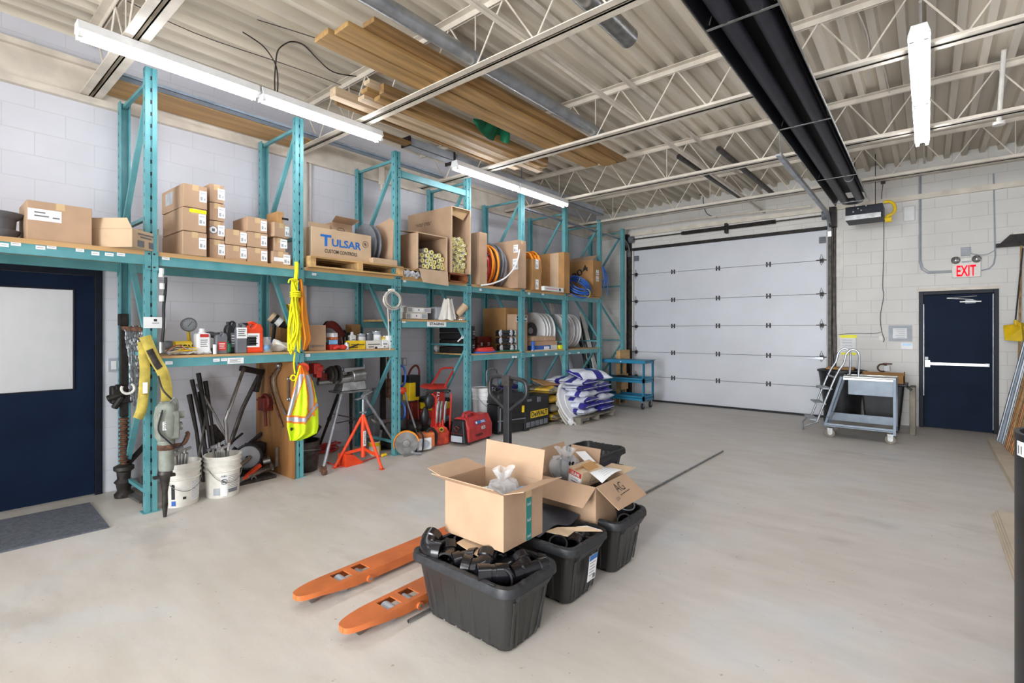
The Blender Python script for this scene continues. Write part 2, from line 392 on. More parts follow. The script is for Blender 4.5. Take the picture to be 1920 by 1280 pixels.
def joist(x, lab):
 t = thing('roof_joist', lab, 'roof joist', (x, 2.3, 3.66), 'open-web roof joists')
 ya, ybb = Y0+.005, Y1-.035
 b = MB()
 for s in (-1, 1):
  b.box(min(x+s*.008, x+s*.072), ya, ZC-.008, max(x+s*.008, x+s*.072), ybb, ZC-.001)
  b.box(min(x+s*.008, x+s*.015), ya, ZC-.055, max(x+s*.008, x+s*.015), ybb, ZC-.001)
 b.build('top_chord', 'joist', t)
 b = MB()
 for s in (-1, 1):
  b.box(min(x+s*.012, x+s*.078), ya, 3.665, max(x+s*.012, x+s*.078), ybb, 3.673)
  b.box(min(x+s*.012, x+s*.02), ya, 3.665, max(x+s*.012, x+s*.02), ybb, 3.715)
 b.build('bottom_chord', 'joist', t)
 y = ya+.1; k = 0
 while y < ybb-.3:
  b = MB(); b.tube([(x, y, ZC-.03), (x, y+.31, 3.69)], .0075, 6); b.tube([(x, y+.31, 3.69), (x, y+.62, ZC-.03)], .0075, 6)
  if k % 3 == 0: b.tube([(x, y+.31, 3.69), (x, y+.31, ZC-.03)], .006, 6)
  b.build('web_rod', 'joist', t); y += .62; k += 1
for x, l in zip(JX, JL): joist(x, l)
b = MB(); b.box(-4.5, 2.34, 3.716, X1, 2.375, 3.722); b.box(-4.5, 2.34, 3.72, X1, 2.346, 3.75)
tag(b.build('bridging_angle', 'joist'), 'long cream bridging angle along the lower chords of the joists', 'bridging')
b = MB(); b.box(-4.5, 2.385, ZC-.095, X1, 2.42, ZC-.088); b.box(-4.5, 2.385, ZC-.088, X1, 2.391, ZC-.058)
tag(b.build('bridging_angle', 'joist'), 'long cream bridging angle just under the roof deck', 'bridging')
def fixture(x0, x1, y, lab, z=3.59):
 t = thing('tube_light', lab, 'tube light', ((x0+x1)/2, y, z), 'fluorescent tube lights')
 b = MB(); b.add([(x0, y-.065, z+.0), (x1, y-.065, z+.0), (x1, y+.065, z), (x0, y+.065, z), (x0, y-.045, z+.07), (x1, y-.045, z+.07), (x1, y+.045, z+.07), (x0, y+.045, z+.07)],
     [(0, 3, 2, 1), (4, 5, 6, 7), (0, 1, 5, 4), (1, 2, 6, 5), (2, 3, 7, 6), (3, 0, 4, 7)])
 b.build('housing', 'white', t, bevel=.004)
 for s in (-1, 1):
  b = MB(); b.cyl((x0+.03, y+s*.04, z-.024), (x1-.03, y+s*.04, z-.024), .016, n=10); b.build('tube', 'tube', t, smooth=True)
 for xe in (x0+.018, x1-.018):
  b = MB()
  for s in (-1, 1): b.box(xe-.012, y+s*.04-.014, z-.045, xe+.012, y+s*.04+.014, z)
  b.box(xe-.006, y-.06, z-.01, xe+.006, y+.06, z); b.build('lamp_holder', 'white', t)
fixture(.74, 1.96, 4.53, 'double tube ceiling light at upper left, nearest the left door')
fixture(1.98, 3.24, 4.53, 'double tube ceiling light hanging over the tall box stack, second from the left')
fixture(4.38, 5.62, 4.58, 'double tube ceiling light over the tall open carton of yellow foam tubes')
fixture(5.64, 6.9, 4.58, 'double tube ceiling light over the far end of the teal rack')
fixture(4.5, 5.82, .05, 'double tube ceiling light at upper right, the nearer of the two')
fixture(5.84, 7.12, .05, 'double tube ceiling light at upper right, the farther one above the exit door')
for x0, y in ((.1, .05), (1.36, .05), (-3.3, .05), (-2.05, .05), (-3.1, 4.55), (-1.85, 4.55)):
 fixture(x0, x0+1.22, y, 'double tube ceiling light hanging behind or above the camera, out of view')
t = thing('door_2', None, None, (X1, (OY0+OY1)/2, 0)); struct(t)
zs = [0.02, .53, 1.06, 1.62, 2.17, 2.76, OZ]
for i in range(6):
 b = MB(); z0, z1 = zs[i]+.004, zs[i+1]-.004
 b.box(X1+.03, OY0+.01, z0, X1+.075, OY1-.01, z1)
 nn = 9                                             # micro-ribs pressed in the skin
 for k in range(nn):
  zz = z0+(z1-z0)*(k+.5)/nn; b.box(X1+.0275, OY0+.012, zz-.012, X1+.031, OY1-.012, zz+.012)
 b.build('door_panel', 'doorwhite', t)
for z in zs[1:6]:
 for y in (2.296, 3.213, 4.123):
  b = MB(); b.box(X1+.005, y-.038, z-.045, X1+.027, y-.018, z+.045); b.box(X1+.005, y+.018, z-.045, X1+.027, y+.038, z+.045)
  b.box(X1+.012, y-.038, z-.012, X1+.027, y+.038, z+.012); b.m = 1; b.cyl((X1+.005, y-.03, z), (X1+.005, y+.03, z), .007, n=8)
  b.build('hinge', ['iron', 'galv'], t)
 for y in (OY0+.07, OY1-.07):
  b = MB(); b.box(X1+.0, y-.02, z-.04, X1+.03, y+.035, z+.03); b.cyl((X1-.02, y-.06, z), (X1-.02, y+.09, z), .008, n=8)
  b.tube([(X1+.01, y-.01, z+.02), (X1-.005, y+.015, z+.11), (X1+.01, y+.04, z+.02)], .004, 6); b.tube([(X1+.01, y-.01, z-.02), (X1-.005, y+.015, z-.09), (X1+.01, y+.04, z-.02)], .004, 6)
  b.build('roller_hinge', ['dsteel'], t)
for y in (OY0+.07, OY1-.07):
 b = MB(); b.box(X1-.005, y-.05, OZ-.24, X1+.03, y+.05, OZ-.13); b.build('top_bracket', 'grey', t, bevel=.004)
b = MB(); b.box(X1+.08, OY0-.02, 0, X1+.11, OY1+.02, OZ+.02); b.build('gap_backing', 'grey', t)  # panel added behind the sections to stop outside light leaking through the seams
b = MB(); b.box(X1+.0, OY0, 0, X1+.08, OY1, .035); b.build('bottom_seal', 'rubber', t)
b = MB(); b.box(X1-.02, OY0-.02, OZ-.015, X1+.08, OY1+.02, OZ+.045); b.build('top_seal', 'iron', t)
for y, s in ((OY0-.02, -1), (OY1+.03, 1)):
 b = MB(); r_ = .35; yy = y+s*.03
 pts = [V((X1-.07, yy, 0)), V((X1-.07, yy, 3.15))]+[V((X1-.07-r_+r_*math.cos(a), yy, 3.15+r_*math.sin(a))) for a in [R(15*k) for k in range(1, 7)]]+[V((6.32, yy, 3.52))]
 for i in range(len(pts)-1):
  if i == 1: b.build('vertical_track', 'dsteel', t); b = MB()
  b.bar(pts[i], pts[i+1], .055, .022, (1, 0, 0) if i == 0 else (0, 1, 0) if False else (0, 0, 1) if i > 3 else (1, 0, 0)); b.bar(pts[i]+V((0, s*.025, 0)), pts[i+1]+V((0, s*.025, 0)), .006, .05, (1, 0, 0) if i < 4 else (0, 0, 1))
 b.build('track', 'galv', t)
 b = MB(); b.box(X1-.03, min(yy-.03, yy+s*.09), 0, X1-.002, max(yy-.03, yy+s*.09), 3.55); b.build('track_angle', 'dsteel', t)
 b = MB(); b.box(X1-.16, min(yy, yy+s*.10), OZ+.0, X1-.03, max(yy, yy+s*.10), OZ+.34); b.build('bearing_plate', 'iron', t)
 b = MB(); b.cyl((X1-.11, yy-s*.02, OZ+.22), (X1-.11, yy-s*.11, OZ+.22), .075, n=20); b.build('cable_drum', 'grey', t, smooth=True)
for y in (OY0-.06, OY1+.06):                            # hangers of the tracks
 b = MB(); b.bar((6.36, y, 3.53), (6.36, y, ZC-.01), .03, .004, (0, 1, 0)); b.build('track_hanger', 'galv', t)
b = MB(); b.cyl((X1-.11, OY0+.02, OZ+.22), (X1-.11, OY1-.02, OZ+.22), .0125, n=8); b.build('torsion_shaft', 'dsteel', t)
b = MB(); b.sweep([(V((X1-.11, y, OZ+.22)), V((0, 1, 0)), .036+.004*(k % 2)) for k, y in enumerate([2.15+i*.02 for i in range(88)])], 10)
b.box(X1-.12, 3.0, OZ+.12, X1-.002, 3.05, OZ+.31); b.build('torsion_spring', 'iron', t)
b = MB(); yc = OY0-.135; b.tube([(X1-.06, yc, OZ+.2), (X1-.05, yc+.01, 2.2), (X1-.05, yc-.012, 1.3), (X1-.05, yc+.01, .9), (X1-.05, yc+.05, 1.3), (X1-.05, yc+.045, 2.2), (X1-.06, yc+.03, OZ+.2)], .006, 6, smooth=3)
b.build('hoist_chain', 'dsteel', t)
b = MB(); b.box(X1-.02, OY0-.24, 2.45, X1-.002, OY0-.09, 3.25); b.build('backing_board', 'offwhite', t)
b = MB(); b.box(X1-.06, OY0+.05, 1.02, X1-.0, OY0+.17, 1.06); b.box(X1-.05, OY0+.15, 1.03, X1-.03, OY0+.34, 1.045); b.build('slide_lock', 'galv', t)
b = MB(); b.box(X1-.01, OY0-.19, .0, X1-.002, OY0-.09, 1.95); b.build('jamb_strip', 'offwhite', t)
t = thing('door_3', None, None, (X1, (EY0+EY1)/2, 0)); struct(t)
b = MB(); b.box(X1-.02, EY0, 0, X1+.16, EY0+.055, EZ); b.box(X1-.02, EY1-.055, 0, X1+.16, EY1, EZ); b.box(X1-.02, EY0+.055, EZ-.055, X1+.16, EY1-.055, EZ)
b.build('door_frame', 'navy_fr', t, bevel=.003)
b = MB(); b.box(X1-.03, EY0-.01, EZ, X1-.0, EY1+.03, EZ+.045); b.build('header_strip', 'joist', t)
b = MB(); b.box(X1+.02, EY0+.06, .012, X1+.065, EY1-.06, EZ-.06); b.build('door_leaf', 'navy', t, bevel=.003)
b = MB(); b.box(X1+.08, EY0, 0, X1+.1, EY1, EZ); b.build('gap_backing', 'navy_fr', t)
b = MB(); b.box(X1-.045, EY0+.11, .985, X1-.02, EY1-.10, 1.03); b.box(X1-.025, EY1-.14, .95, X1+.02, EY1-.075, 1.06); b.box(X1-.025, EY0+.10, .98, X1+.02, EY0+.15, 1.035)
b.build('panic_bar', 'chrome', t, bevel=.004)
b = MB(); b.box(X1+.015, EY1-.115, 1.065, X1+.02, EY1-.075, 1.11); b.build('lock_sticker', 'paper', t)
b = MB(); b.cyl((X1-.03, EY0+.19, 1.96), (X1-.03, EY0+.43, 1.96), .018, n=12); b.box(X1-.02, EY0+.25, 1.94, X1+.02, EY0+.37, 1.98); b.build('door_closer', 'chrome', t, smooth=True)
b = MB(); b.bar((X1-.035, EY0+.28, 1.99), (X1-.05, EY0+.58, 2.02), .018, .008); b.bar((X1-.05, EY0+.58, 2.025), (X1-.0, EY0+.24, 2.045), .018, .008); b.build('closer_arm', 'steel', t)
b = MB(); b.box(X1+.008, EY0+.058, .05, X1+.02, EY0+.064, EZ-.07); b.box(X1+.008, EY1-.064, .5, X1+.02, EY1-.058, EZ-.2); b.build('edge_strip', 'galv', t)
t = thing('door_1', None, None, ((dxa+dxb)/2, Y1, 0)); struct(t)
b = MB(); b.box(dxa, Y1-.02, 0, dxa+.055, Y1+.14, dzt); b.box(dxb-.055, Y1-.02, 0, dxb, Y1+.14, dzt); b.box(dxa+.055, Y1-.02, dzt-.05, dxb-.055, Y1+.14, dzt)
b.build('door_frame', 'navy_fr', t, bevel=.003)
la, lb, wa, wb, wz0, wz1 = dxa+.06, dxb-.06, .42, .965, .985, 1.9
b = MB(); y0, y1 = Y1-.005, Y1+.04
b.box(la, y0, .012, wa, y1, dzt-.055); b.box(wb, y0, .012, lb, y1, dzt-.055); b.box(wa, y0, .012, wb, y1, wz0); b.box(wa, y0, wz1, wb, y1, dzt-.055)
b.build('door_leaf', 'navy', t)
b = MB(); b.box(wa, Y1+.012, wz0, wb, Y1+.018, wz1); b.build('window_pane', 'pane', t)
b = MB()
for a in ((wa, wz0, wb, wz0+.012), (wa, wz1-.012, wb, wz1), (wb-.012, wz0+.012, wb, wz1-.012), (wa, wz0+.012, wa+.012, wz1-.012)): b.box(a[0], Y1-.012, a[1], a[2], Y1+.02, a[3])
b.build('window_bead', 'navy_fr', t)
b = MB(); b.box(.3, Y1-.012, .62, .36, Y1-.004, .85); b.cyl((.33, Y1-.012, .9), (.33, Y1-.06, .9), .012, n=10); b.ball((.33, Y1-.075, .9), .028); b.build('door_knob', 'chrome', t, smooth=True)
b = MB(); b.box(0, 0, 0, 1.7, .84, .012); m_ = Matrix.Translation((1.02, 5.68, 0)) @ Matrix.Rotation(R(180-2), 4, 'Z')
b = MB(m_); b.box(0, 0, 0, 1.75, .82, .012)
for k in range(28): b.box(.0, .015+k*.029, .012, 1.75, .028+k*.029, .015)
tag(b.build('door_mat', 'mat'), 'dark grey ribbed floor mat in front of the left navy door', 'mat')
# ================================================================ TEAL RACKING
PX = [1.30, 2.585, 3.83, 5.07, 6.30, 7.555, 8.79]      # post positions
YF, YR, PT = 5.0, 5.86, 3.72
ZT = 2.15; DT = 2.185                                    # top beam / top deck
UL = ['first teal rack upright, nearest the camera beside the left navy door', 'teal rack upright behind the yellow rope and the safety vest', 'teal rack upright with the off-white cord coil hung on it', 'teal rack upright right of the two open cartons of foam tubes', 'teal rack upright left of the bright orange coil', 'teal rack upright in front of the white reels', 'last teal rack upright of the run, beside the blue cart', 'teal rack upright left of the navy door, outside the picture']
def upr(k, x): return thing('rack_upright', UL[k], 'rack upright', (x, 5.43, 0), 'teal rack uprights')
SHL = {}
def post(x, y, top, parent, front=True, near=True):
 b = MB(); h = .042; s = 1 if front else -1
 yf = y; g = .01
 prof = [(x-h, yf), (x-.008, yf), (x-.008, yf+s*g), (x+.008, yf+s*g), (x+.008, yf), (x+h, yf), (x+h, yf+s*.07), (x+h-.012, yf+s*.07), (x+h-.012, yf+s*.02), (x-h+.012, yf+s*.02), (x-h+.012, yf+s*.07), (x-h, yf+s*.07)]
 if s < 0: prof = prof[::-1]
 b.prism(prof, .006, top)
 b.box(x-.06, min(yf-.01, yf+s*.09), 0, x+.06, max(yf-.01, yf+s*.09), .008)
 b.m = 1; z = .12
 while z < top-.05:
  b.box(x-.006, min(yf+s*(g-.002), yf+s*(g+.002)), z, x+.006, max(yf+s*(g-.002), yf+s*(g+.002)), z+.032)
  if near: b.box(x-h-.0012, yf+s*.03-.004, z+.02, x-h+.001, yf+s*.03+.004, z+.05)
  z += .1
 b.build('post', ['teal', 'iron'], parent)
ZB = [.15, 1.32, 2.48, 3.62]
def braces(x, parent):
 for z in ZB:
  b = MB(); b.bar((x, YF+.05, z), (x, YR-.05, z), .03, .03); b.build('brace', 'teal', parent)
 for a, c in (((YF+.05, 3.6), (YR-.06, 2.52)), ((YR-.06, 2.44), (YF+.05, 1.36)), ((YF+.05, 1.28), (YR-.06, .18))):
  b = MB(); b.bar((x, a[0], a[1]), (x, c[0], c[1]), .032, .042, (1, 0, 0)); b.build('brace', 'teal', parent)
for i, x in enumerate(PX+[-1.25]):
 t = upr(i, x); post(x, YF, PT, t, True, i < 4); post(x, YR, PT-.06, t, False, i < 4); braces(x, t)
def shelf(xa, xb, zt, lab):
 t = thing('rack_shelf', lab, 'shelf', ((xa+xb)/2, 5.43, zt-.078), 'teal beam shelves'); SHL[(round(xa, 2), zt)] = t; return t
def beam(xa, xb, zt, h=.078, rear=True, lab='', front=True):
 rack = shelf(xa, xb, zt, lab)
 for y, s, on in ((YF, 1, front), (YR, -1, rear)):
  if not on: continue
  b = MB(); ya = y+s*.012; b.box(xa+.045, min(ya, ya+s*.042), zt-h, xb-.045, max(ya, ya+s*.042), zt)
  for xe, sg in ((xa, 1), (xb, -1)):
   b.box(min(xe+sg*.003, xe+sg*.048), min(y-s*.004, y-s*.0005), zt-h-.045, max(xe+sg*.003, xe+sg*.048), max(y-s*.004, y-s*.0005), zt+.03)
   b.m = 1; b.cyl((xe+sg*.018, y-s*.004, zt-h-.02), (xe+sg*.018, y-s*.010, zt-h-.02), .008, n=8); b.cyl((xe+sg*.018, y-s*.004, zt+.012), (xe+sg*.018, y-s*.010, zt+.012), .008, n=8); b.m = 0
  b.build('beam', ['teal', 'dsteel'], rack)
def deck(xa, xb, z0, z1, m='ply'):
 rack = SHL[(round(xa, 2), z0)]
 b = MB(); b.box(xa+.046, YF+.004, z0, xb-.046, YR-.004, z1); b.build('shelf_board', m, rack)
beam(-1.25, PX[0], ZT, lab='top rack shelf over the left navy door'); deck(-1.25, PX[0], ZT, DT)
for i in range(6): beam(PX[i], PX[i+1], ZT, lab='top rack shelf carrying '+['the stacks of small boxes', 'the pallet and the blue-printed box', 'the two cartons of foam tubes', 'the red, orange and grey coils', 'the bright orange coil', 'the box with black numbers'][i]); deck(PX[i], PX[i+1], ZT, DT)
for i in (0, 1): beam(PX[i], PX[i+1], 1.285, lab='lower rack shelf with '+['the red jug and white bottle', 'the lettered box and glue cans'][i]); deck(PX[i], PX[i+1], 1.285, 1.305)
beam(PX[2], PX[3], 1.64, lab='short rack shelf with the STAGING sign'); deck(PX[2], PX[3], 1.64, 1.665)
for i in (3, 4, 5): beam(PX[i], PX[i+1], 1.17, lab='lower rack shelf carrying '+['the black cases and wrapped coils', 'the battered boxes and leftmost white reels', 'the rightmost white reels'][i-3]); deck(PX[i], PX[i+1], 1.17, 1.19)
beam(PX[2], PX[3], 3.50, rear=False, lab='single empty teal beam high above the foam tube cartons')
def near_shelf(x, z):
 return min(SHL.items(), key=lambda kv: (kv[0][0] > x, abs(kv[0][1]-.04-z)*3+abs(x-kv[0][0])))[1]
for u, v, w_, h_ in ((8, 459, 17, 7), (30, 457, 19, 7), (76, 464, 18, 7), (97, 463, 18, 7), (150, 469, 16, 6), (179, 475, 15, 7), (205, 477, 16, 6), (227, 477, 15, 6), (311, 484, 14, 6),
                     (589, 514, 8, 4), (759, 527, 5, 4), (901, 543, 4, 4), (992, 550, 4, 4), (1018, 551, 4, 4),
                     (317, 680, 14, 6), (406, 675, 12, 6), (420, 674, 11, 5), (442, 676, 30, 11), (577, 666, 9, 5), (757, 603, 7, 4),
                     (962, 669, 4, 4), (967, 669, 4, 4), (1000, 666, 4, 3), (1024, 664, 4, 3), (1043, 663, 4, 3), (1068, 662, 4, 3), (1085, 661, 4, 3)):
 p = onY(u, v, YF+.010); q = onY(u+w_/2, v, YF+.010); r_ = onY(u, v+h_/2, YF+.010); W = abs(q.x-p.x); H = abs(r_.z-p.z)
 b = MB(); b.box(p.x-W, YF+.0095, p.z-H, p.x+W, YF+.0118, p.z+H); b.m = 1
 nl = 1 if h_ < 9 else 3; rack = near_shelf(p.x, p.z)
 for k in range(nl): zz = p.z+H*(.0 if nl == 1 else .5-.45*k); b.box(p.x-W*.75, YF+.0088, zz-H*.09, p.x+W*(.6 if k != 1 else .2), YF+.0095, zz+H*.09)
 b.build('shelf_sticker', ['paper', 'grey'], rack)
rack = SHL[(3.83, 1.64)]
b = MB(); p = onY(819, 607, YF+.01); b.box(p.x-.165, YF+.008, p.z-.036, p.x+.165, YF+.0115, p.z+.036); b.m = 1
b.text('STAGING', fY((p.x, YF+.008, p.z)), .25, .036, .03); b.build('shelf_sign', ['paper', 'ink'], rack)
rack = [o for o in COL.objects if o.name == 'rack_upright'][0]
b = MB(); p = onY(290, 605, YF-.006); b.box(p.x-.078, YF-.012, p.z-.045, p.x+.078, YF-.003, p.z+.048); b.m = 1; b.box(p.x-.008, YF-.014, p.z+.012, p.x+.014, YF-.0115, p.z+.032); b.box(p.x-.02, YF-.014, p.z-.004, p.x+.03, YF-.0115, p.z)
b.build('post_card', ['white', 'ink'], rack)
sp = thing('rack_upright', 'dark teal spare rack upright standing alone between the rack and the overhead door', 'rack upright', (9.77, 5.4, 0))
post(9.77, YF, PT-.02, sp, True, False); post(9.77, YR, PT-.08, sp, False, False); braces(9.77, sp)
# ================================================================ CARTONS
def sticker(p, mat, w_, h_, parent, name='shipping_label', bars=True, m='paper'):
 b = MB(mat); b.box(-w_/2, -h_/2, 0, w_/2, h_/2, .0015)
 b.m = 1
 if bars:
  b.box(-w_*.38, -h_*.35, .0015, -w_*.05, -h_*.02, .0022); b.box(w_*.12, -h_*.33, .0015, w_*.32, -h_*.12, .0022); b.box(-w_*.4, h_*.25, .0015, w_*.3, h_*.31, .0022)
 return b.build(name, [m, 'greylt'], parent)
def carton(lab, x0, x1, y0, y1, z0, z1, m='card', rot=0, lbl=None, tape=True, group=None, cat='box', name='cardboard_box', extra=None):
 cx, cy = (x0+x1)/2, (y0+y1)/2
 t = thing(name, lab, cat, (cx, cy, z0), group)
 Mx = Matrix.Translation((cx, cy, z0)) @ Matrix.Rotation(R(rot), 4, 'Z') if rot else Matrix.Translation((cx, cy, z0))
 hx, hy, h = (x1-x0)/2, (y1-y0)/2, z1-z0-.0015
 b = MB(Mx); b.box(-hx, -hy, .0005, hx, hy, h); b.build('box_body', m, t, bevel=.004)
 if tape:
  b = MB(Mx)
  if hx > hy: b.box(-hx-.0008, -.025, h-.05, hx+.0008, .025, h+.0008)
  else: b.box(-.025, -hy-.0008, h-.05, .025, hy+.0008, h+.0008)
  b.build('packing_tape', 'tape', t)
 for L in (lbl or []):    # (face, fx, fz, w, h)
  f, fx, fz, w_, h_ = L
  if f == 'Y': Q = Mx @ fY((-hx+2*hx*fx, -hy-.0005, h*fz))
  else: Q = Mx @ fX((-hx-.0005, hy-2*hy*fx, h*fz))
  sticker(None, Q, w_, h_, t)
 if extra: extra(t, Mx, hx, hy, h)
 return t
SL = [('Y', .80, .55, .062, .10)]
def ex1(t, Mx, hx, hy, h):
 b = MB(Mx @ fY((-hx+.09, -hy-.0006, h*.66))); b.box(-.085, -.045, 0, .10, .04, .001); b.m = 1; b.box(-.05, .01, .001, .01, .02, .002); b.box(-.05, -.015, .001, .03, -.005, .002); b.box(.05, -.02, .001, .09, -.01, .002)
 b.build('address_label', ['paper', 'grey'], t)
xa, xb = xY(50, 5.03), xY(172.5, 5.03)
carton('large closed cardboard box alone on the top shelf over the left navy door', xa, xb, 5.03, 5.42, DT, zY(50, 373, 5.03), extra=ex1, name='cardboard_box')
b = MB(); b.lathe([(.13, 0), (.16, .07), (.13, .075), (.135, .15), (.19, .19), (.185, .195), (.13, .16)], (onY(-16, 440, 5.2).x, 5.25, DT), n=28)
tag(b.build('pipe_flange', 'grey', smooth=True), 'dark grey flared pot at the far left end of the top shelf', 'flange')
def lay(t, Mx, hx, hy, h):
 b = MB(Mx @ frame((0, 0, 0), (1, 0, 0)));
 Q = Mx @ fY((0, -hy-.0006, h*.5)); b = MB(Q); b.m = 0
 for k, (w_, z) in enumerate(((.17, .30), (.12, .14))): b.box(-w_/2, h*z-.006, 0, w_/2, h*z+.006, .001)
 b.box(-.09, -h*.4, 0, -.02, -h*.05, .001); b.box(.03, -h*.4, 0, .09, -h*.05, .001); b.build('printing', 'grey', t)
 b = MB(Mx); b.plate([(-hx, -hy, h), (-hx, hy*.9, h), (-hx+.02, hy*.9, h+.09), (-hx+.02, -hy+.06, h+.09)], (.004, 0, 0))
 b.plate([(hx, -hy, h), (hx, hy*.9, h), (hx+.04, hy*.9, h+.06), (hx+.04, -hy+.03, h+.06)], (-.004, 0, 0)); b.build('flap', 'card_lt', t)
carton('long low open cardboard box poking out past the first teal post on the top shelf', .84, 1.13, 4.86, 5.72, DT, DT+.15, m='card_lt', rot=38, tape=False, extra=lay)
Ya = 5.0
xa, xb = xY(342.5, Ya), xY(388.5, Ya)
zc = [DT, zY(342, 431, Ya), zY(342, 386, Ya), zY(342, 341, Ya)]
nm = ['bottom', 'middle', 'top']
def ytape(t, Mx, hx, hy, h):
 b = MB(Mx @ fY((.02, -hy-.0006, h-.02))); b.box(-.06, -.016, 0, .075, .014, .0012); b.build('yellow_tape', 'neon', t)
def pouch(t, Mx, hx, hy, h):
 b = MB(Mx @ fX((-hx-.0006, .08, h*.55))); b.box(-.09, -.05, 0, .02, .06, .001); b.box(.03, -.05, 0, .10, .06, .001); b.build('label_pouch', 'wrap', t)
for k in range(3):
 carton('big cardboard box, %s of the three-high stack beside the first teal post' % ('bottom' if k == 0 else 'yellow-taped middle one' if k == 1 else 'top'), xa, xb-.003, Ya, Ya+.55, zc[k]+.001, zc[k+1]-.003,
           lbl=[('Y', .82, .55, .058, .10)], extra=[None, ytape, pouch][k], group='big boxes stacked by the first post', rot=[0, -.6, .8][k])
def flapt(t, Mx, hx, hy, h):
 b = MB(Mx); b.plate([(-hx, -hy+.1, h), (-hx, hy, h), (-hx+.05, hy, h+.05), (-hx+.05, -hy+.14, h+.05)], (.004, 0, 0)); b.build('flap', 'card_lt', t)
Yb = 5.05
xa, xb = xY(388.5, Yb)+.02, xY(421, Yb)
zz = [DT, zY(388, 446, Yb), zY(388, 411, Yb), zY(388, 377, Yb), zY(388, 341.5, Yb)]
nm = ['lowest', 'second from below, with a round sticker,', 'third from below', 'topmost']
def roundst(t, Mx, hx, hy, h):
 b = MB(Mx @ fY((-.03, -hy-.0006, h*.5))); b.m = 0; b.prism([(.038*math.cos(R(a)), .038*math.sin(R(a))) for a in range(0, 360, 15)], 0, .001)
 b.m = 1; b.prism([(.031*math.cos(R(a)), .031*math.sin(R(a))) for a in range(0, 360, 15)], .001, .0018); b.m = 0; b.box(-.012, -.014, .0018, .012, .012, .0024); b.build('round_sticker', ['grey', 'paper'], t)
for k in range(4):
 carton('cardboard box, %s in the four-high column' % nm[k], xa, xb-.004*(k % 2), Yb, Yb+.4, zz[k]+.001, zz[k+1]-.003, lbl=[('Y', .80, .5, .058, .10)], extra=roundst if k == 1 else None, group='boxes in the four-high column')
xa, xb = xY(421.5, Yb)+.006, xY(462, Yb)
zz = [DT, zY(421, 457, Yb), zY(421, 427, Yb)]
for k in range(2):
 carton('cardboard box, %s of the two-high stack between the taller stacks on the top shelf' % ('lower' if k == 0 else 'upper'), xa, xb, Yb, Yb+.36, zz[k]+.001, zz[k+1]-.003, lbl=[('Y', .86, .55, .058, .10)], group='two-high boxes')
xa, xb = xY(462.5, Yb)+.006, xY(502, Yb)
zz = [DT, zY(462, 461.5, Yb), zY(462, 432.5, Yb), zY(462, 404, Yb)]
for k in range(3):
 carton('cardboard box, %s of the three-high stack beside the diagonal teal brace' % ['bottom', 'middle', 'top'][k], xa, xb-.002*k, Yb, Yb+.34, zz[k]+.001, zz[k+1]-.003, lbl=[('Y', .82, .5, .058, .10)], group='three-high boxes')
xa, xb = xY(510, Yb), xY(553, 5.03)
zz = [DT, zY(512, 469.5, Yb), zY(512, 443, Yb), zY(512, 415, Yb), zY(512, 391, Yb)]
def hole(t, Mx, hx, hy, h):
 b = MB(Mx @ fY((.05, -hy-.0006, h*.45))); b.box(-.035, -.01, 0, .035, .012, .0012); b.build('hand_hole', 'iron', t)
def tag2(t, Mx, hx, hy, h):
 b = MB(Mx @ fY((0, -hy-.0006, h*.4))); b.box(-.07, -.02, 0, .05, .02, .001); b.build('blank_label', 'paper', t)
 b = MB(Mx @ fY((0, -hy-.002, -.02))); b.add([(-.05, .02, 0), (.05, .02, 0), (.0, -.03, 0), (-.05, .02, .001), (.05, .02, .001), (0, -.03, .001)], [(0, 2, 1), (3, 4, 5), (0, 1, 4, 3), (1, 2, 5, 4), (2, 0, 3, 5)]); b.build('paper_slip', 'paper', t)
carton('cardboard box with a blank label, lowest of the crooked stack at the second post', xa, xb-.06, Yb-.01, Yb+.3, zz[0]+.001, zz[1]-.002, lbl=[('Y', .88, .45, .07, .10)], extra=tag2, group='crooked stack of boxes')
carton('small cardboard box, second from below in the crooked stack at the second post', xa+.03, xb-.08, Yb+.02, Yb+.3, zz[1]+.001, zz[2]-.002, lbl=[('Y', .85, .6, .07, .09)], group='crooked stack of boxes')
carton('small twisted cardboard box, third from below in the crooked stack at the second post', xa-.02, xb-.08, Yb+.0, Yb+.28, zz[2]+.001, zz[3]-.002, rot=14, lbl=[('Y', .92, .5, .05, .10)], group='crooked stack of boxes')
carton('brown cardboard box with hand hole topping the crooked stack at the second post', xa+.08, xb-.08, Yb+.06, Yb+.3, zz[3]+.001, zz[4]-.002, m='card_dk', extra=hole, tape=False, group='crooked stack of boxes')
def pallet(lab, x0, x1, y0, y1, z0, m='pallet', h=.118, group=None):
 t = thing('wooden_pallet', lab, 'pallet', ((x0+x1)/2, (y0+y1)/2, z0), group)
 n = 6; wb = (y1-y0)/n*.72
 for k in range(n):
  yy = y0+(y1-y0-wb)*k/(n-1); b = MB(); b.box(x0, yy, z0+h-.018, x1, yy+wb, z0+h); b.build('top_board', m, t)
 for k in range(3):
  yy = y0+(y1-y0-wb)*k/2; b = MB(); b.box(x0, yy, z0+.001, x1, yy+wb, z0+.018); b.build('bottom_board', m, t)
 for k in range(3):
  xx = x0+(x1-x0-.06)*k/2; b = MB(); b.box(xx, y0+.004, z0+.018, xx+.06, y1-.004, z0+h-.018); b.build('stringer', m, t)
 return t
pallet('light wooden pallet under the blue-printed box on the top shelf', 2.67, 3.865, 4.93, 5.84, DT)
PZ = DT+.118
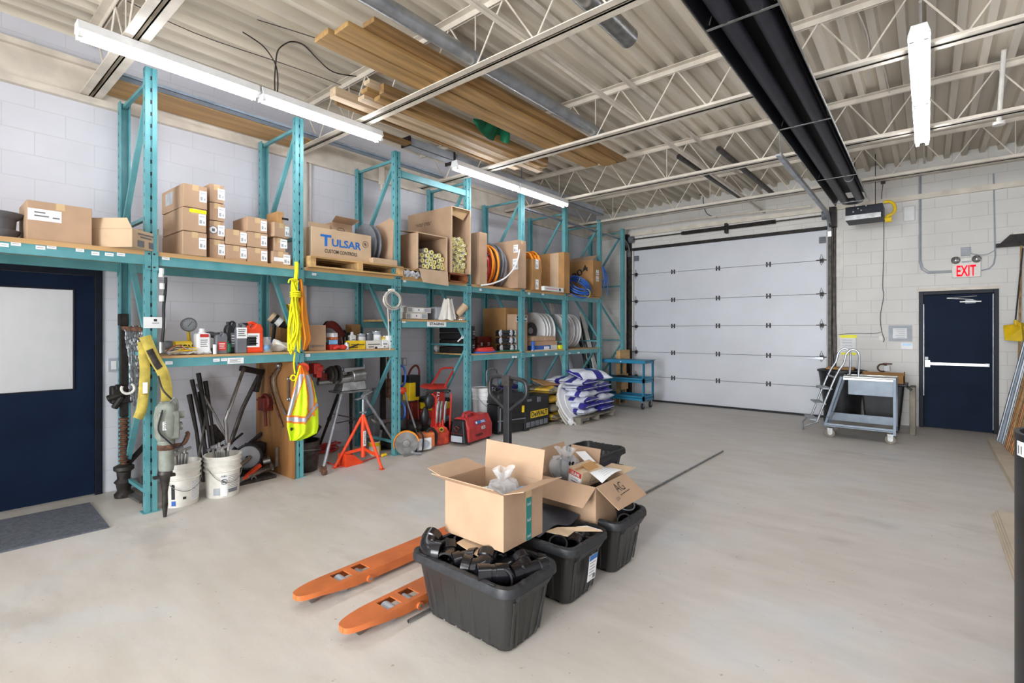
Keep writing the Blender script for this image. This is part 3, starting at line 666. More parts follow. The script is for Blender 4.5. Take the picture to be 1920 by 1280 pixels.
def tuls(t, Mx, hx, hy, h):
 b = MB(Mx @ fY((-.02, -hy-.0006, h*.60)))
 b.text('ULSAR', Matrix.Translation((.07, -.012, 0)) @ Matrix.Shear('XZ', 4, (0, 0)), .37, .085, .03); b.text('T', Matrix.Translation((-.185, 0, 0)), .13, .125, .03)
 b.build('lettering', 'tulsar', t)
 b = MB(Mx @ fY((-.02, -hy-.0006, h*.26))); b.text('CUSTOM CONTROLS', Matrix(), .40, .042, .02); b.build('lettering', 'ink', t)
 b = MB(Mx @ fY((hx-.08, -hy-.0006, h*.66)))
 ring = lambda r0: [(r0*math.cos(R(a)), r0*math.sin(R(a)), .001) for a in range(0, 360, 15)]
 b.tube(ring(.036), .0022, 4, True); b.box(-.016, -.004, 0, .016, .004, .0015); b.box(-.014, .008, 0, .006, .016, .0015); b.box(-.006, -.016, 0, .014, -.008, .0015); b.build('round_emblem', 'ink', t)
carton('wide cardboard box with large blue lettering on the wooden pallet', xY(584, 5.03), xY(696, 5.03), 5.03, 5.36, PZ, zY(584, 423, 5.03), m='card_lt', tape=False, extra=tuls)
def op(t, Mx, hx, hy, h, fl=.16):
 for pts in ([(-hx, -hy, h), (hx, -hy, h), (hx*.97, -hy-.02, h+fl), (-hx*.97, -hy-.02, h+fl)], [(-hx, hy, h), (hx, hy, h), (hx, hy+.03, h+fl), (-hx, hy+.03, h+fl)]):
  b = MB(Mx); b.plate(pts, (0, .004, 0)); b.build('flap', 'card_lt', t)
carton('cardboard box with tall upright flaps behind the blue-printed box', xY(578, 5.4), xY(612, 5.4)+.05, 5.42, 5.75, PZ, PZ+.30, tape=False, extra=op)
def fl2(t, Mx, hx, hy, h):
 b = MB(Mx); b.plate([(-hx, -hy, h), (hx, -hy, h), (hx+.02, -hy-.12, h+.05), (-hx-.02, -hy-.12, h+.05)], (0, 0, .004)); b.plate([(hx, -hy, h), (hx, hy, h), (hx+.12, hy, h+.07), (hx+.12, -hy, h+.07)], (0, 0, .004)); b.build('flap', 'card', t)
 b = MB(Mx @ fY((-.02, -hy-.001, h-.09))); b.box(-.05, -.02, 0, .05, -.014, .001); b.box(-.05, .0, 0, .05, .006, .001); b.tube([(-.05, .01, 0), (-.03, .03, 0), (.03, .03, 0), (.05, .01, 0)], .003, 4); b.build('printing', 'ink', t)
carton('open cardboard box with drooping flaps between the blue-printed box and the cable reel', xY(624, 5.40), xY(662, 5.40), 5.42, 5.74, PZ, zY(640, 418, 5.4), tape=False, extra=fl2)
def reel(lab, x, y, z, Rr, w_, mf, hub=.1, name='cable_reel', mc='black', cat='reel', tilt=0, lblc=False, group=None):
 t = thing(name, lab, cat, (x, y, z-Rr), group); ax = V((math.cos(tilt), math.sin(tilt), 0)); c = V((x, y, z))
 for s in (-1, 1):
  a = c+ax*(s*w_/2); b = MB(); b.lathe([(hub*.35, 0), (Rr-.01, 0), (Rr, .004), (Rr, .012), (Rr-.01, .016), (hub*.35, .016)], a-ax*.008, ax, n=48, caps=False)
  b.build('flange', mf, t, smooth=True)
 b = MB(); b.lathe([(Rr*.78, -w_/2+.01), (Rr*.8, 0), (Rr*.78, w_/2-.01)], c, ax, n=32); b.build('winding', mc, t, smooth=True)
 b = MB(); b.lathe([(hub*.34, -.004), (hub, -.004), (hub, .004), (hub*.34, .004)], c-ax*(w_/2+.012), ax, n=28, caps=False)
 if lblc: b.m = 1; b.cyl(c-ax*(w_/2+.016), c-ax*(w_/2+.018), hub*.38, n=20)
 b.build('hub_plate', [mf if not lblc else 'grey', 'paper'], t, smooth=True)
 return t
reel('large grey cable reel standing on the wooden pallet of the top shelf', 3.60, 5.32, PZ+.262, .262, .07, 'grey', hub=.05, mc='grey')
b = MB(); b.hexa([(3.76, 5.02, PZ), (3.775, 5.02, PZ), (3.775, 5.62, PZ), (3.76, 5.62, PZ), (3.79, 5.02, PZ+.62), (3.805, 5.02, PZ+.62), (3.805, 5.62, PZ+.5), (3.79, 5.62, PZ+.5)])
tag(b.build('cardboard_sheet', 'card'), 'tall flat cardboard sheet leaning beside the grey cable reel', 'cardboard')
b = MB(); b.hexa([(3.83, 5.09, PZ), (3.85, 5.09, PZ), (3.85, 5.55, PZ), (3.83, 5.55, PZ), (3.84, 5.09, PZ+.5), (3.86, 5.09, PZ+.5), (3.86, 5.55, PZ+.5), (3.84, 5.55, PZ+.5)])
tag(b.build('cardboard_sheet', 'card_lt'), 'narrow pale cardboard sheet against the third teal post on the top shelf', 'cardboard')
carton('low flat reddish cardboard box lying in front of the grey cable reel', xY(699, 4.96), xY(745, 4.96), 4.955, 5.2, PZ, PZ+.072, m='card_lt', tape=False)
def openbox(lab, x0, x1, y0, y1, z0, z1, fl=True):
 t = thing('open_carton', lab, 'box', ((x0+x1)/2, (y0+y1)/2, z0)); e = .006
 b = MB(); b.box(x0, y0, z0, x0+e, y1, z1); b.box(x1-e, y0, z0, x1, y1, z1); b.box(x0+e, y0, z0, x1-e, y1-e, z0+e); b.box(x0+e, y0, z1-e, x1-e, y1-e, z1); b.box(x0+e, y1-e, z0, x1-e, y1, z1)
 b.build('box_body', 'card', t)
 b = MB();
 for a in ((x0-.002, z0, x0+.01, z1), (x1-.01, z0, x1+.002, z1), (x0+.01, z1-.01, x1-.01, z1+.002)): b.box(a[0], y0-.003, a[1], a[2], y0+.012, a[3])
 b.build('cut_edge', 'card_lt', t); return t
Y3 = 4.94
xa, xb, za = xY(783, Y3), xY(838.5, Y3), zY(783, 434.6, Y3)
t = openbox('lower open-fronted carton of yellow foam tubes beside the third teal post', xa, xb, Y3, 5.82, PZ, za)
b = MB(); b.plate([(xa, Y3, za), (xb, Y3, za-.005), (xb-.05, Y3+.28, za+.03), (xa-.1, Y3+.28, za+.035)], (0, 0, .005)); b.build('flap', 'card_lt', t)
b = MB(); b.hexa([(xa+.05, Y3-.05, PZ-.17), (xb-.02, Y3-.05, PZ-.19), (xb-.02, Y3-.044, PZ-.19), (xa+.05, Y3-.044, PZ-.17), (xa+.02, Y3-.01, PZ+.005), (xb, Y3-.01, PZ+.005), (xb, Y3-.004, PZ+.005), (xa+.02, Y3-.004, PZ+.005)]); b.build('flap', 'card_lt', t)
b = MB(); b.box(xa-.003, Y3+.5, PZ+.22, xa-.0005, Y3+.62, PZ+.34); b.build('yellow_label', 'neon', t)
def tubeobj(r, ri, L, lab, grp):
 t = thing('foam_tube', lab, 'foam tube', (0, 0, 0), grp)
 b = MB(); b.sweep([((0, L, 0), (0, 1, 0), ri), ((0, 0, 0), (0, -1, 0), ri)][:0] or [((0, .05, 0), (0, -1, 0), ri), ((0, 0, 0), (0, -1, 0), ri), ((0, -.0, 0), (0, -1, 0), r)], 12, caps=False);
 n = 12; rings = []
 b = MB(); vs_ = []; prof = [(ri*.98, .12), (ri, 0), (r, 0), (r, L)]
 for rr, yy in prof: vs_ += [(rr*math.cos(2*math.pi*k/n), yy, rr*math.sin(2*math.pi*k/n)) for k in range(n)]
 fs = []
 for i in range(3):
  for k in range(n): l = (k+1) % n; fs.append((i*n+k, i*n+l, (i+1)*n+l, (i+1)*n+k))
 fs.append(tuple(k for k in range(n))); fs.append(tuple(3*n+k for k in range(n)))
 b.add(vs_, fs); b.mi = [1]*n+[1]*n+[0]*n+[2, 0]
 b.build('foam_sleeve', ['offwhite', 'insul', 'iron'], t, smooth=True, ang=30); return t
g1 = 'wide foam tubes in the lower open carton'; l1 = 'wide yellow foam tube in a white jacket in the lower open carton'
T0 = tubeobj(.031, .016, .8, l1, g1)
pts = [(400, 668), (470, 695), (348, 728), (420, 732), (350, 795), (412, 803), (462, 775), (512, 745), (565, 735), (365, 865), (415, 872), (460, 840), (505, 820), (558, 803), (605, 785), (497, 880), (552, 875), (597, 850), (632, 895)]
first = True
for a, c in pts:
 p = onY(740+a/6.738, 370+c/6.738, Y3+.03+rnd.uniform(0, .03)); p.z = max(p.z, PZ+.038); p.x = min(max(p.x, xa+.04), xb-.04)
 if first: T0.location = p; first = False
 else: dup(T0, p)
xa, xb, za = xY(847, Y3-.02), 5.022, zY(847, 385.6, Y3-.02)
t = openbox('tall open-fronted carton of thin foam tubes, tallest thing on the top shelf', xa, xb, Y3-.02, 5.84, PZ, za)
b = MB(); b.plate([(xa+.01, Y3, za-.012), (xb-.01, Y3, za-.012), (xb-.09, Y3+.04, za-.14), (xa+.01, Y3+.03, za-.10)], (0, .005, 0)); b.build('flap', 'card_in', t)
b = MB(fX((xa-.001, 5.5, PZ+.72))); b.text('"WOLF STEEL"', Matrix(), .34, .045, .0); b.build('printing', 'ink', t)
g2 = 'thin foam tubes in the tall open carton'; l2 = 'thin yellow foam tube packed in the tall open carton'
T1 = tubeobj(.0205, .009, .8, l2, g2); first = True
r_ = random.Random(3); W = xb-xa-.06; row = 0; z = PZ+.028
while z < PZ+.50:
 n = 8;
 for k in range(n):
  x = xa+.03+.0205+(W-.041)*(k+(.5 if row % 2 else 0))/(n-.5)
  if x > xb-.03 or r_.random() < .12: continue
  p = (x+r_.uniform(-.002, .002), Y3+.02+r_.uniform(0, .07), z+r_.uniform(-.003, .003))
  if first: T1.location = p; first = False
  else: dup(T1, p)
 z += .038; row += 1
b = MB(); x_ = xY(842, 4.95); x2 = xY(878, 4.95)
for a in ((x_, DT, x2, DT+.016), (x_, PZ-.018, x2, PZ-.002), (x_, DT, x_+.02, PZ-.002), (x2-.02, DT, x2, PZ-.002)): b.box(a[0], 4.95, a[1], a[2], 5.8, a[3])
tag(b.build('wooden_crate', 'copper'), 'open reddish wooden crate carrying the tall carton of foam tubes', 'crate')
b = MB(); xq = xY(757, 4.98); xw = xY(838, 4.98)
b.box(xq, 5.0, DT, xw, 5.8, DT+.02); b.box(xq, 5.0, PZ-.02, xw, 5.8, PZ-.002); b.box(xq, 5.3, DT+.02, xq+.06, 5.8, PZ-.02); b.box(xw-.06, 5.0, DT+.02, xw, 5.8, PZ-.02)
tag(b.build('wooden_pallet', 'pallet'), 'shallow wooden pallet under the lower carton of foam tubes', 'pallet')
def wrapf(u, v):
 x = xY(756, 4.96)+u*.42; a = v*math.pi; return (x, 4.99-.05*math.sin(a)*(1-.3*u), DT+.012+.085*v*(1-.5*u)+.012*math.sin(19*u+9*v)+.01*math.sin(31*u-5*v))
b = MB(); b.grid(wrapf, 30, 10, (0, .006, 0)); tag(b.build('plastic_wrap', 'wrap', smooth=True), 'crumpled clear plastic wrap spilling over the shelf edge below the foam tubes', 'plastic wrap')
carton('narrow tall cardboard box just right of the tall open carton', xY(899.5, 4.97), xY(913.5, 4.97), 4.97, 5.6, DT, zY(899.5, 434, 4.97), tape=False, m='card')
carton('tall cardboard box with two white labels at the fifth teal post', xY(971, 4.9), 6.252, 4.9, 5.5, DT, zY(972, 451, 4.95), lbl=[('X', .93, .82, .09, .12), ('X', .92, .5, .11, .17)], m='card')
def ribf(t, Mx, hx, hy, h):
 b = MB(Mx); b.box(-hx-.003, -hy+.12, 0, -hx-.0005, -hy+.3, h-.01); b.build('folded_edge', 'card_lt', t)
carton('short cardboard box with vertical white labels right of the fifth teal post', xY(1000, 4.97)-.02, xY(1015, 4.97), 4.97, 5.3, DT, zY(1000, 485, 4.97), lbl=[('Y', .5, .85, .08, .16), ('Y', .5, .2, .08, .16)], m='card_dk', tape=False)
carton('big cardboard box in front of the sixth teal post behind the orange tubing', xY(1058, 4.9), 7.508, 4.9, 5.6, DT, zY(1060, 472, 4.9), m='card_dk', extra=ribf, tape=False)
def n904(t, Mx, hx, hy, h):
 b = MB(Mx @ fX((-hx-.001, -hy+.30, h*.68)) @ Matrix.Rotation(R(28), 4, 'Z')); b.text('904', Matrix(), .40, .13, .02); b.build('lettering', 'ink', t)
 b = MB(Mx); b.plate([(-hx, -hy, h), (-hx, hy, h), (-hx+.10, hy, h+.07), (-hx+.13, -hy-.02, h+.10)], (0, 0, .005)); b.build('flap', 'card', t)
carton('brown cardboard box printed with black numbers at the right end of the top shelf', xY(1112, 4.95), xY(1128, 4.95)-.0, 4.95, 5.75, DT, zY(1112, 487, 4.95), m='card_dk', extra=n904, lbl=[('Y', .5, .67, .10, .10), ('Y', .5, .5, .10, .10)], tape=False)
def coil(lab, c, ax, Rr, r, n, m, spread=.03, e=1., name='hose_coil', cat='hose coil', seed=1, parts=False, ties=None):
 q = random.Random(seed); t = thing(name, lab, cat, V(c)-V((0, 0, Rr*e if abs(V(ax).normalized().z) < .5 else r))); ax = V(ax).normalized(); b = MB()
 for k in range(n):
  o = V((q.uniform(-1, 1)*spread*.4, q.uniform(-1, 1)*spread*.4, q.uniform(-1, 1)*spread*.4))+ax*((k-(n-1)/2)*spread/max(n-1, 1)*2.)
  b.torus(V(c)+o, ax+V((q.uniform(-.04, .04), q.uniform(-.04, .04), q.uniform(-.04, .04))), Rr-(k % 3)*r*1.9, r, 36, 8, e=e)
 b.build('hose', m, t, smooth=True)
 for a in (ties or []):
  x = V((0, 0, 1)) if abs(ax.z) < .9 else V((1, 0, 0)); x = (x-ax*x.dot(ax)).normalized(); y = ax.cross(x); p = V(c)+(x*math.cos(R(a))+y*math.sin(R(a))*e)*(Rr-r*1.8)
  tg = (-x*math.sin(R(a))+y*math.cos(R(a))*e); b = MB(); b.torus(p, tg, r*2.6+spread*.6, .004, 14, 5); b.build('tie', 'neon' if m == 'blue' else 'black', t)
 return t
ax = (.97, -.25, 0)
coil('white tubing coil, leftmost of the coils standing beside the tall cartons', (5.60, 5.33, DT+.22), ax, .21, .012, 5, 'white', .05, seed=2)
coil('red tubing coil between the white and the orange coils on the top shelf', (5.68, 5.34, DT+.29), ax, .28, .013, 4, 'redbright', .04, seed=3)
coil('orange tubing coil standing between the red coil and the grey cable coil', (5.76, 5.35, DT+.34), ax, .33, .014, 5, 'orange_cl', .045, seed=4)
coil('thick grey cable coil wrapped in clear plastic on the top shelf', (5.92, 5.36, DT+.35), ax, .34, .02, 5, 'grey', .07, seed=5)
b = MB(); pp = [onY(902, 535, 4.96), onY(925, 531, 4.92), onY(947, 521, 4.90), onY(962, 505, 4.88), onY(971, 485, 4.87), onY(974, 468, 4.9)]
b.tube(pp, .012, 8, smooth=5); tag(b.build('white_hose', 'white', smooth=True), 'loose white tube curving across the front of the labelled tall box', 'hose')
coil('bright orange tubing coil between the fifth and sixth teal posts', (6.92, 5.36, DT+.35), (.9, -.42, 0), .345, .018, 6, 'orange_cl', .06, seed=6)
coil('small grey tubing coil inside the bright orange coil', (6.85, 5.30, DT+.25), (.9, -.42, 0), .24, .016, 3, 'hose_gr', .03, seed=7)
b = MB(); p, q = onY(1017, 541, 4.88), onY(1055, 540, 4.86)
b.box(p.x, 4.84, DT, q.x, 4.90, DT+.07); b.m = 1; b.box(q.x-.14, 4.838, DT+.015, q.x-.09, 4.84, DT+.055); b.box(q.x-.01, 4.845, DT+.01, q.x+.02, 4.86, DT+.025); b.box(q.x-.01, 4.845, DT+.045, q.x+.02, 4.86, DT+.06); b.m = 2; b.box(p.x+.05, 4.838, DT+.03, q.x-.18, 4.84, DT+.038)
tag(b.build('flat_white_box', ['white', 'ink', 'redbright']), 'long thin white box lying in front of the bright orange coil', 'box')
coil('blue hose coil with yellow ties in front of the box with black numbers', (7.95, 5.0, DT+.17), (-.25, -.6, .75), .26, .016, 6, 'blue', .05, seed=8, ties=[200, 330])
b = MB()
for k, (u0, u1, u2, v2) in enumerate(((1129, 1133, 1130, 543), (1131, 1136, 1132, 535), (1131, 1139, 1139, 553), (1130, 1134, 1129, 525))):
 b.tube([onY(u0, 499, 4.93), onY(u1, 518, 4.90), onY(u1+.5, 530, 4.91), onY(u2, v2, 4.93)], .009, 6, smooth=5)
tag(b.build('blue_hose', 'blue', smooth=True), 'loose blue hose ends hanging past the right end of the top shelf', 'hose')
b = MB(); b.bar((7.75, 5.8, DT), (7.70, 5.8, DT+.82), .05, .1); b.bar((7.85, 5.8, DT), (7.82, 5.8, DT+.6), .05, .06); b.box(7.95, 5.76, DT, 8.25, 5.82, DT+.62)
tag(b.build('black_brackets', 'iron'), 'black angular steel pieces standing at the wall behind the box with black numbers', 'bracket')
# ================================================================ THINGS ON THE MIDDLE SHELVES
S1 = 1.306
def jug(name, lab, x, y, w_, d_, h, body, lblm='redbright', cap='ink', z=S1, rot=0, handle=True, cat='jug', lw=.7, lz=.42, lh=.45):
 t = thing(name, lab, cat, (x, y, z)); Q = Matrix.Translation((x, y, z)) @ Matrix.Rotation(R(rot), 4, 'Z'); hw, hd = w_/2, d_/2
 b = MB(Q)
 if handle:   # jerry-can silhouette with a gap under the grip
  out = [(-hw, 0), (hw, 0), (hw, h*.80), (hw*.8, h*.95), (hw*.35, h*.97), (hw*.1, h*.86), (-hw*.1, h*.82), (-hw*.3, h*.9), (-hw*.75, h*.9), (-hw, h*.76)]
  b = MB(Q @ frame((0, hd, 0), (1, 0, 0), (0, 0, 1))); b.prism(out, .0, d_)
  b.build('jug_body', body, t, bevel=min(w_, d_)*.16, seg=3)
  b = MB(Q); b.tube([(hw*.55, 0, h*.93), (hw*.2, 0, h*1.0), (-hw*.15, 0, h*.98), (-hw*.3, 0, h*.85)], d_*.13, 6, smooth=3); b.build('handle', body, t, smooth=True)
  b = MB(Q); b.cyl((-hw*.52, 0, h*.88), (-hw*.52, 0, h*1.0), d_*.2, n=14); b.build('cap', cap, t, smooth=True)
 else:
  b.box(-hw, -hd, 0, hw, hd, h*.82); b.build('jug_body', body, t, bevel=min(w_, d_)*.2, seg=3)
  b = MB(Q); b.lathe([(w_*.30, h*.80), (w_*.26, h*.86), (w_*.22, h*.86), (w_*.22, h)], n=18); b.build('cap', cap, t, smooth=True)
 b = MB(Q); b.box(-hw*lw, -hd-.0025, h*(lz-lh/2), hw*lw, -hd+.01, h*(lz+lh/2)); b.m = 1
 for k in range(4): b.box(-hw*lw*.75, -hd-.004, h*(lz+lh*(.3-.18*k))-h*.012, hw*lw*(.7-.12*(k % 3)), -hd-.002, h*(lz+lh*(.3-.18*k))+h*.012)
 b.build('front_label', [lblm, 'ink' if lblm in ('paper', 'white') else 'paper'], t); return t
def can(name, lab, x, y, r, h, m='greylt', z=S1, lid='chrome', band=None, cat='can', group=None):
 t = thing(name, lab, cat, (x, y, z), group); b = MB(); b.lathe([(r, 0), (r*1.03, .003), (r, .007), (r, h-.007), (r*1.04, h-.004), (r*1.04, h)], (x, y, z), n=22); b.build('can_body', m, t, smooth=True)
 b = MB(); b.lathe([(r*.9, h-.001), (r*.9, h+.004)], (x, y, z), n=20); b.build('lid', lid, t, smooth=True)
 if band: b = MB(); b.lathe([(r*1.01, h*.15), (r*1.012, h*.16), (r*1.012, h*.8), (r*1.01, h*.81)], (x, y, z), n=22); b.build('paper_band', band, t, smooth=True)
 return t
Y1_ = 5.09
def px(u, Y=5.1): return xY(u, Y)
def pz(u, v, Y=5.1): return zY(u, v, Y)
gx, gz = px(354, 5.3), pz(354, 608.5, 5.3)
t = thing('pressure_gauge', 'round silver pressure gauge on a brass stem at the left end of the lower shelf', 'gauge', (gx, 5.3, S1))
b = MB(); b.cyl((gx, 5.285, gz), (gx, 5.33, gz), .062, n=32); b.torus((gx, 5.286, gz), (0, 1, 0), .06, .006, 32, 6); b.build('gauge_case', 'steel', t, smooth=True)
b = MB(); b.cyl((gx, 5.2845, gz), (gx, 5.2825, gz), .054, n=32); b.m = 1
for a in range(-135, 136, 27): b.bar((gx+.042*math.sin(R(a)), 5.282, gz+.042*math.cos(R(a))), (gx+.050*math.sin(R(a)), 5.282, gz+.050*math.cos(R(a))), .003, .001, (0, 1, 0))
b.bar((gx-.012, 5.2815, gz-.018), (gx+.022, 5.2815, gz+.03), .004, .001, (0, 1, 0)); b.build('dial', ['greylt', 'ink'], t)
b = MB(); b.tube([(gx, 5.31, gz-.06), (gx+.003, 5.31, gz-.12), (gx+.02, 5.3, S1+.02)], [.012, .016, .012], 8); b.box(gx-.03, 5.26, S1, gx+.07, 5.34, S1+.025); b.build('brass_stem', 'yellow', t, smooth=True)
x0, x1 = px(326, 5.2), px(357, 5.2); zc_ = S1+.062
t = thing('caution_tape_roll', 'fat roll of yellow caution tape with black letters on the lower shelf', 'tape roll', ((x0+x1)/2, 5.2, S1))
b = MB(); b.cyl((x0, 5.2, zc_), (x1, 5.2, zc_), .06, n=30); b.build('tape_winding', 'yellow', t, smooth=True)
b = MB(); b.text('TION', fY(((x0+x1)/2, 5.1385, zc_+.004)), .13, .05, .03); b.build('lettering', 'ink', t)
b = MB(); q = random.Random(2)
for k in range(16):
 a = V((px(310+q.uniform(0, 10)), 5.1+q.uniform(-.06, .1), S1+.012+q.uniform(0, .03))); c = V((px(340+q.uniform(0, 30)), 5.09+q.uniform(-.06, .08), S1+.012+q.uniform(0, .05)))
 mid = (a+c)/2+V((q.uniform(-.03, .03), q.uniform(-.05, .02), q.uniform(.0, .05))); b.m = k % 4; b.tube([a, mid, c], .0045, 5, smooth=4)
tag(b.build('wire_bundle', ['orange', 'offwhite', 'black', 'yellow'], smooth=True), 'tangle of orange, white and black wires in front of the caution tape roll', 'wires')
b = MB()
def rag(u, v): return (px(312)+u*.34, 5.04+v*.12, S1+.006+.028*abs(math.sin(7*u+3*v)*math.cos(5*v+11*u))+.01*math.sin(23*u)*math.sin(17*v)**2)
b.grid(rag, 34, 10, (0, 0, .003)); tag(b.build('plastic_sleeve', 'plastic', smooth=True), 'crumpled clear plastic sleeve along the front edge of the lower shelf at left', 'plastic bag')
jug('plastic_bottle', 'square white plastic bottle with white cap and small red logo on the lower shelf', px(380.5), 5.12, .118, .10, .235, 'white', 'paper', 'white', handle=False, lw=.7)
b = MB(fY((px(380.5), 5.065, S1+.17))); b.box(-.035, -.014, 0, .035, .014, .001); b.build('red_logo', 'redbright', bpy.data.objects['plastic_bottle'])
b = MB(); b.torus((px(404), 5.24, S1+.095), (.3, 1, .1), .085, .028, 24, 8); b.box(px(404)-.05, 5.19, S1, px(404)+.06, 5.29, S1+.05)
tag(b.build('grey_hose_ring', 'grey', smooth=True), 'thick grey ring shaped hose behind the white bottle', 'hose')
jug('oil_bottle', 'dark grey oil bottle with a red label on the lower shelf', px(413), 5.09, .10, .065, .20, 'grey', 'redbright', 'ink', lz=.36, lh=.4)
can('spray_can', 'slim white spray can beside the dark grey oil bottle', px(399), 5.05, .016, .085, 'white', lid='white', cat='spray can')
can('small_can', 'small dark bottle with red and green label between the two dark jugs', px(427), 5.08, .022, .115, 'black', lid='ink', band='green')
jug('oil_jug', 'tall black oil jug with a white label at the middle of the lower shelf', px(437.5), 5.14, .12, .085, .30, 'black', 'grey', 'ink', rot=0, lw=.4)
jug('oil_jug', 'slate grey jug with a white sticker directly left of the red jug', px(449), 5.08, .095, .07, .285, 'grey', 'paper', 'grey', lz=.68, lh=.36, lw=.95)
jug('coolant_jug', 'large bright red plastic jug with a black and white label', px(471), 5.12, .20, .13, .292, 'orange_red', 'paper', 'ink', lz=.42, lh=.46, lw=.6)
b = MB(); Q = fY((px(467.5), 5.053, S1+.11)); b.m = 0; b.add([Q @ V(p) for p in ((-.045, -.04, .002), (.045, -.04, .002), (.045, .045, .002), (-.045, .045, .002))], [(0, 1, 2, 3)]); b.build('black_panel', 'ink', [o for o in bpy.data.objects if o.name == 'coolant_jug'][0])
b = MB()
def bagf(u, v):
 a = 2*math.pi*u; r = .055*(1-.25*v)+.006*math.sin(5*a+9*v); return (px(498)+1.35*r*math.cos(a), 5.12+r*math.sin(a), S1+.001+.15*v+.004*math.sin(9*a)*v)
b.grid(bagf, 24, 8, None); b.m = 1; b.ball((px(498), 5.09, S1+.045), (.04, .03, .035)); tag(b.build('zip_bag', ['plastic', 'skylike'], smooth=True), 'clear bag with a light blue content beside the red jug', 'plastic bag')
b = MB()
def cloth(u, v):
 x = px(510)+u*.26; return (x, 5.02+v*.16-.03*math.sin(3*u)*(1-v), S1+.004+(.11*math.sin(math.pi*min(1, v+.25))*(1-.55*u))+.014*math.sin(9*u+4*v)*math.sin(7*v+3*u)-(.05*max(0, .25-v)*4*u))
b.grid(cloth, 26, 16, (0, 0, .006)); tag(b.build('rag', 'offwhite', smooth=True), 'crumpled off-white rag on the lower shelf beside the hanging yellow rope', 'rag')
p = onY(507, 592, 5.35); q = onY(532, 610, 5.3)
t = thing('caulk_canister', 'black and white striped canister on a black stand near the second post', 'canister', (q.x, 5.3, S1))
d = (q-p); b = MB(); b.sweep([(p, d, .055), (p+d*.25, d, .056)], 20); b.m = 1; b.sweep([(p+d*.25, d, .058), (p+d*.45, d, .058)], 20); b.m = 2; b.sweep([(p+d*.45, d, .054), (p+d*.8, d, .05)], 20); b.m = 1; b.sweep([(p+d*.8, d, .048), (p+d*1.25, d, .012)], 16)
b.build('canister_body', ['card_lt', 'black', 'white'], t, smooth=True)
b = MB(); b.bar(onY(516, 600, 5.32), (px(510, 5.32), 5.32, S1+.01), .035, .025); b.box(px(510, 5.32)-.06, 5.27, S1, px(510, 5.32)+.06, 5.37, S1+.02); b.build('stand', 'black', t)
b = MB(); b.box(px(508, 5.25), 5.2, S1, px(523, 5.25), 5.28, S1+.12); tag(b.build('blue_cup', 'blue', bevel=.012), 'dark blue plastic cup behind the off-white rag', 'cup')
b = MB(); b.box(px(526, 5.5), 5.5, S1, px(548, 5.5), 5.75, S1+.26); tag(b.build('cardboard_box', 'card_dk', bevel=.004), 'dim brown box at the wall behind the hanging yellow rope', 'box')
b = MB(); b.lathe([(.07, 0), (.085, .17), (.09, .17), (.09, .18)], (px(543, 5.45), 5.42, 1.69-.06), n=20); b.build('x', 'yellow').name = 'yellow_pail'
o = bpy.data.objects['yellow_pail']; tag(o, 'yellow bucket hanging behind the yellow rope above the lower shelf', 'bucket')
b = MB(); b.box(px(533, 5.5), 5.36, S1+.26, px(552, 5.5), 5.56, 1.63); tag(b.build('lime_case', 'lime', bevel=.01), 'lime green case under the yellow bucket behind the rope', 'case')
def upo(t, Mx, hx, hy, h): b = MB(Mx @ fY((-.0, -hy-.001, .045))); b.text('uponor', Matrix(), hx*1.7, .032, .02); b.build('lettering', 'grey', t)
carton('square cardboard box with grey lettering between the orange cloth and the grey disc', px(579, 5.08), px(611, 5.08), 5.08, 5.28, S1, pz(600, 609, 5.08), m='card', tape=False, extra=upo)
t = thing('abrasive_disc', 'big grey round disc with white hub leaning beside the lettered box on the lower shelf', 'disc', (px(617), 5.2, S1))
b = MB(); ctr = V((px(615, 5.2), 5.22, S1+.125)); axn = V((-.75, -.65, .12)); b.lathe([(.012, 0), (.12, 0), (.122, .004), (.12, .008), (.012, .008)], ctr, axn, n=40, caps=False); b.build('disc_plate', 'grey', t, smooth=True)
b = MB(); b.cyl(ctr+axn*.008, ctr+axn*.014, .04, n=20); b.build('disc_hub', 'white', t, smooth=True)
for k, (m, lab) in enumerate((('redbright', 'red box at the bottom of the small stack beside the grey disc'), ('skylike', 'light blue package, second from below beside the grey disc'), ('orange', 'orange package, third from below beside the grey disc'), ('white', 'white and blue crushed package on top of the stack beside the grey disc'))):
 z0 = S1+[0, .062, .115, .14][k]; h_ = [.06, .052, .024, .05][k]
 b = MB(Matrix.Translation((px(628), 5.16, z0)) @ Matrix.Rotation(R([8, -12, 5, 20][k]), 4, 'Z')); b.box(-.055+.006*k, -.05, 0, .055-.006*k, .05, h_); tag(b.build('small_package', m, bevel=.006), lab, 'package')
b = MB()
def redbag(u, v):
 a = math.pi*u; h = .34*math.sin(a)**.6*(1-.1*math.sin(3*a)); r = 1-v
 return (px(597, 5.62)+(px(654, 5.62)-px(597, 5.62))*u, 5.42+.3*v+.02*math.sin(8*u+3*v), S1+.002+h*math.sin(math.pi*(v*.5+.0))**.5*(.9+.08*math.sin(11*u+5*v)))
t = thing('tool_bag', 'slumped dark red and black tool bag at the wall behind the lettered box', 'bag', (px(625, 5.6), 5.6, S1))
b.grid(redbag, 26, 12, (0, .01, 0)); b.build('bag_cloth', 'maroon', t, smooth=True)
b = MB(); b.tube([V(redbag(u/14, .99))+V((0, .0, .004)) for u in range(15)], .014, 7, smooth=2); b.tube([V(redbag(u/14, .3))+V((0, -.005, .004)) for u in range(9, 15)], .02, 7, smooth=2); b.build('bag_piping', 'black', t, smooth=True)
b = MB(); b.ball((px(650, 5.4), 5.36, S1+.10), (.06, .08, .10)); b.build('side_pocket', 'black', t, smooth=True)
q = random.Random(5)
